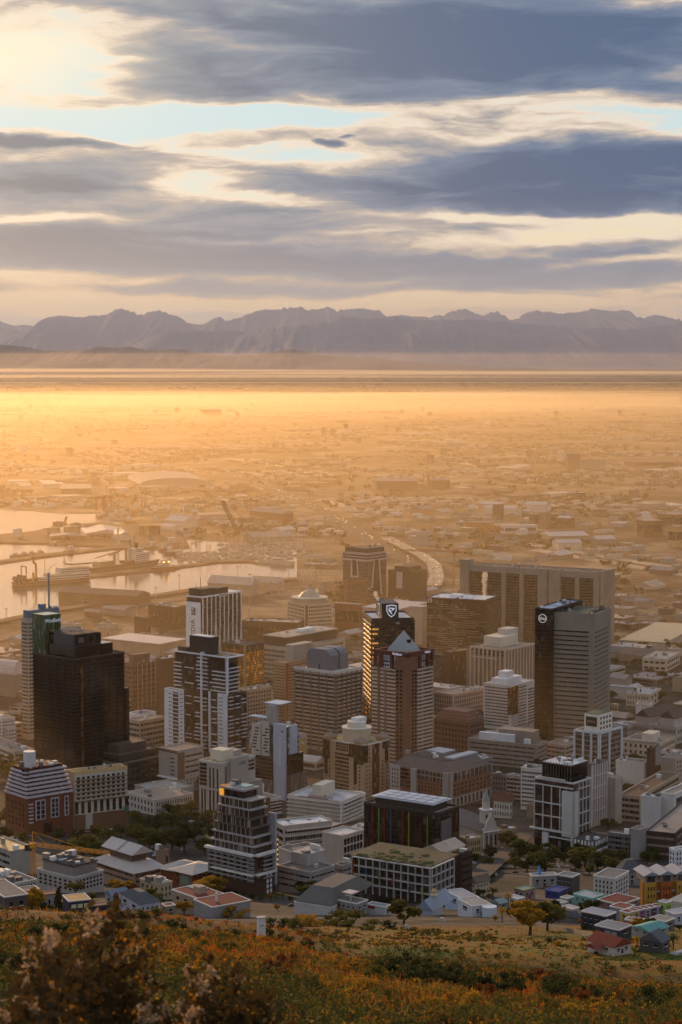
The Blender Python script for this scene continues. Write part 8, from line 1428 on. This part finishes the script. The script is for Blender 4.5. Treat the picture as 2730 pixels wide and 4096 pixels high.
# ------------------------------------------------------------------ traffic, plain, fillers
hm = MB().box(-2.2, 2.2, -.9, .9, .3, 1.0).prism([(-1.6, -.8), (1, -.8), (1, .8), (-1.6, .8)], 1.0, 1.55, [(-1.2, -.6), (.5, -.6), (.5, .6), (-1.2, .6)]); hm.mi = 1; hm.box(2.2, 2.3, -.8, -.2, .5, 1.0).box(2.2, 2.3, .2, .8, .5, 1.0)
HC = [hm.mesh('car', mat(c, .3, 'wall', .6), lamp('ffd9a0', 3)) for c in ('d0d0d0', '707070', '303030')]
ch = MB().box(-2.2, 2.2, -.9, .9, .3, 1.0).prism([(-1.6, -.8), (1, -.8), (1, .8), (-1.6, .8)], 1.0, 1.55, [(-1.2, -.6), (.5, -.6), (.5, .6), (-1.2, .6)]).mesh('car', mat('c8c8c8', .25, 'wall', .6))
for i in range(205):
    path, off = (HWY, rnd.choice((-11, -7, -3, 4, 8, 12))) if i < 170 else (HW2, rnd.choice((-5, -2, 3, 6)))
    j = min(len(path) - 2, int(abs(rnd.gauss(.62, .25)) * (len(path) - 1))); a, b = path[j], path[j + 1]; d = (b - a).normalized(); n_ = Vector((-d.y, d.x, 0)); p = a.lerp(b, rnd.random()) + n_ * off
    near = off > 0; o = link('highway_car', rnd.choice(HC) if near else ch); o.location = (p.x, p.y, p.z + (.35 if path is HWY else 6.1)); o.rotation_euler = (0, 0, math.atan2(d.y, d.x) if near else math.atan2(-d.y, -d.x)); tag(o, 'small car with lit headlamps coming down the highway' if near else 'small pale car heading away along the highway', 'car', 'cars on the highways')
def clear(x, y, r):
    for pts, zt in FOOT:
        cx = sum(p[0] for p in pts) / 4; cy_ = sum(p[1] for p in pts) / 4; R2 = max(math.hypot(p[0] - cx, p[1] - cy_) for p in pts)
        if math.hypot(x - cx, y - cy_) < R2 * .85 + r: return False
    return True
FW = [mat(c, .8) for c in ('b8a890', 'a08c76', '8a7460', 'c8bcac', '6f5a48', '9c9490')]; FR_ = [mat(c, .8, 'roof') for c in ('b8b0a8', '8d8580', '6a5f58', 'a89888')]
FILLN = ['cream', 'tan', 'brown', 'white', 'dark brown', 'grey']
def lowblock(w, l, h, wi, ri, gable, wins=True):
    m = MB().box(-w / 2, w / 2, -l / 2, l / 2, -3, h); m.mi = 1
    if gable: m.gable(-w / 2, w / 2, -l / 2, l / 2, h + .01, min(w, l) * .16 + 1, .5, 'x' if w > l else 'y')
    else: m.box(-w / 2 - .2, w / 2 + .2, -l / 2 - .2, l / 2 + .2, h + .003, h + .5)
    if not gable:
        for k in range(5):
            a, c, s_ = rnd.uniform(-.38, .3) * w, rnd.uniform(-.38, .3) * l, rnd.uniform(.8, 2.6); m.mi = rnd.choice((0, 1)); m.box(a, a + s_, c, c + s_ * rnd.uniform(.6, 2), h + .5, h + .5 + rnd.uniform(.6, 2.4))
    m.mi = 2; n = max(1, int(h / 3.4))
    for k in range(n if wins else 0):
        z = (k + .3) * h / n
        m.box(-w / 2 + 1, w / 2 - 1, -l / 2 - .12, -l / 2, z, z + h / n * .42).box(-w / 2 - .12, -w / 2, -l / 2 + 1, l / 2 - 1, z, z + h / n * .42)
    return m.mesh('low_building', FW[wi], FR_[ri], GD)
LB = []
for i in range(80):
    w = rnd.uniform(12, 40); l = rnd.uniform(10, 30); LB.append((max(w, l) / 2, lowblock(w, l, rnd.choice((4, 5, 6, 7, 9, 12) if i < 40 else (4, 5, 6, 7)), i % 6, rnd.randrange(4), rnd.random() < .45, i < 40), i % 6))
def water_at(x, y):                                # harbour basin in photo pixels
    t = H / y; yy = math.tan(math.atan(t) - PITCH) * F + CY; xx = x / y * math.hypot(1, 0) * F * (CP + (CY - yy) / F * SP) + CX
    if yy > 2490 or yy < 2030 or xx > 1245: return False
    return xx < 700 or (yy > 2160)
def onroad(x, y):
    return any((q.x - x) ** 2 + (q.y - y) ** 2 < 34 ** 2 for q in HWY + HW2)
n = 0; tries = 0
while n < 270 and tries < 6000:                    # city and near plain: one thing each
    tries += 1; y = rnd.uniform(900, 3900) if rnd.random() < .8 else rnd.uniform(900, 2000); u = rnd.uniform(-.18, .18); x = u * y; r_, me, wi = rnd.choice(LB[:40] if y < 1900 else LB[40:])
    if y < 1500 and r_ > 11: continue
    px = CX + x / y * F; py = CY + F * math.tan(math.atan((H - ground(x, y)) / y) - PITCH)
    if 1820 < px < 2140 and 3290 < py < 3540 or (px > 2060 and 3400 < py < 3520): continue
    if water_at(x, y) or onroad(x, y) or not clear(x, y, r_): continue
    if y > 2000 and u < .04 and y < 2700: 
        if rnd.random() < .75: continue
    if y < 1500 and u < -.02: continue
    o = link('low_building', me); o.location = (x, y, ground(x, y)); o.rotation_euler = (0, 0, R(54) + rnd.choice((0, 0, .15, 1.57))); FOOT.append(([(x - r_, y - r_), (x + r_, y - r_), (x + r_, y + r_), (x - r_, y + r_)], 8)); n += 1
    tag(o, 'low %s building among the roofs %s' % (FILLN[wi], 'of the centre' if y < 1900 else ('between harbour and highway' if u < 0 else 'of the town beyond the railway')), 'building', 'low buildings ' + ('of the centre' if y < 1900 else ('between harbour and highway' if u < 0 else 'beyond the railway')))
def mass():
    ms = [MB() for _ in range(5)]; tv = []
    cols = [mat('ab9a84', .8), mat('86725e', .85), mat('5d4c3c', .85), mat('c4b6a4', .6), mat('6d5c4e', .8)]
    def put(x, y, w, l, h, a, k):
        if onroad(x, y) or water_at(x, y) or (y < 4600 and not clear(x, y, 12)): return
        c, sn = math.cos(a), math.sin(a); ms[k].prism([(x + p * w * c - r * l * sn, y + p * w * sn + r * l * c) for p, r in ((-.5, -.5), (.5, -.5), (.5, .5), (-.5, .5))], -.5, h)
    for q in range(330):                           # districts: rows of houses or sheds along parallel streets
        y = math.exp(rnd.uniform(math.log(3300), math.log(19000))); u = rnd.uniform(-.2, .2); x = u * y
        if noise.noise((x * .0011, y * .0006, 4.0)) < -.18: continue
        a = R(54) + rnd.choice((0, .25, -.35, .9)); c, sn = math.cos(a), math.sin(a); big = rnd.random() < .28; k0 = rnd.randrange(5); nr_, nc = (rnd.randint(1, 3), rnd.randint(1, 3)) if big else (rnd.randint(3, 6), rnd.randint(5, 13))
        sx, sy = (rnd.uniform(60, 110), rnd.uniform(50, 90)) if big else (rnd.uniform(17, 24), rnd.uniform(34, 46))
        for i in range(nr_):
            for j in range(nc):
                if rnd.random() < .2: continue
                p, r = (j - nc / 2) * sx + rnd.gauss(0, 2), (i - nr_ / 2) * sy + rnd.gauss(0, 2); w, l, h = (sx * rnd.uniform(.5, .85), sy * rnd.uniform(.4, .75), rnd.uniform(6, 11)) if big else (rnd.uniform(9, 16), rnd.uniform(9, 15), rnd.uniform(3.5, 6.5))
                put(x + p * c - r * sn, y + p * sn + r * c, w, l, h, a, k0 if rnd.random() < .6 else rnd.randrange(5))
    for i in range(60):
        y = math.exp(rnd.uniform(math.log(3400), math.log(14000))); put(rnd.uniform(-.2, .2) * y, y, 16, 14, rnd.uniform(12, 30), R(54), rnd.randrange(5))
    for i in range(520):                           # town going on beyond both edges of the view
        y = rnd.uniform(650, 3300); u = rnd.choice((-1, 1)) * rnd.uniform(.185, .34); x = u * y; w, l, h = rnd.uniform(10, 26), rnd.uniform(10, 22), rnd.uniform(5, 16) if y > 1000 else rnd.uniform(4, 7)
        if u < 0 and y > 2000: continue
        z = ground(x, y); c, sn = math.cos(R(54)), math.sin(R(54)); ms[rnd.randrange(5)].prism([(x + p * w * c - r * l * sn, y + p * w * sn + r * l * c) for p, r in ((-.5, -.5), (.5, -.5), (.5, .5), (-.5, .5))], z - 4, z + h)
    for m, c in zip(ms, cols): tag(m.build('distant_buildings', None, c), kind='stuff')
    pts = []
    for i in range(5200):
        y = math.exp(rnd.uniform(math.log(2300), math.log(38000)))
        if 20800 < y < 21700: continue
        u = rnd.uniform(-.2, .2); x = u * y
        if onroad(x, y) or water_at(x, y) or not clear(x, y, 3) if y < 4500 else False: continue
        if noise.noise((u * 26, math.log(y) * 7, 14.0)) < -.05: continue
        r_ = rnd.uniform(3, 7) * (1 + y / 9000)
        for k in range(16): pts.append((x + rnd.gauss(0, r_ * .55), y + rnd.gauss(0, r_ * .4), abs(rnd.gauss(r_ * .45, r_ * .25)) ))
    tag(leaf_cards(pts, 2.6, 8).build('distant_trees', None, mat('3a3820', .9, 'leaf', .1, scale=.02)), kind='stuff')
mass()
# containers
CONT = [MB().box(-6, 6, -1.25, 1.25, 0, 2.6 * k).mesh('container', mat(c, .7)) for k, c in ((2, 'c8bca8'), (3, '9a5a3c'), (2, '7d6a5a'), (4, 'd0c4b4'), (3, 'b08a5c'))]
for i in range(120):
    x, y = (rnd.uniform(20, 640), rnd.uniform(2012, 2034)) if i < 80 else (rnd.uniform(420, 740), rnd.uniform(2036, 2062)); p = at0(x, y, 0); k = rnd.randrange(5); o = link('container_stack', CONT[k]); o.location = p; o.rotation_euler = (0, 0, rnd.choice((.1, .12, 1.6))); tag(o, '%s container stack on the terminal yard' % ('pale', 'rust', 'brown', 'tall white', 'ochre')[k], 'containers', 'container stacks on the terminal')
bpy.context.view_layer.update(); dg = bpy.context.evaluated_depsgraph_get()
for o, w in FONTS:                                 # lettering becomes plain mesh
    sx = w / o.dimensions.x if w and o.dimensions.x > 0 else 1
    me = bpy.data.meshes.new_from_object(o.evaluated_get(dg)); q = link('lettering', me, o.parent); q.location = o.location; q.rotation_euler = o.rotation_euler; q.scale = (sx, 1, 1); bpy.data.objects.remove(o)
for o in list(S.objects):
    if o.name.startswith('lettering'): o.name = 'sign_lettering'
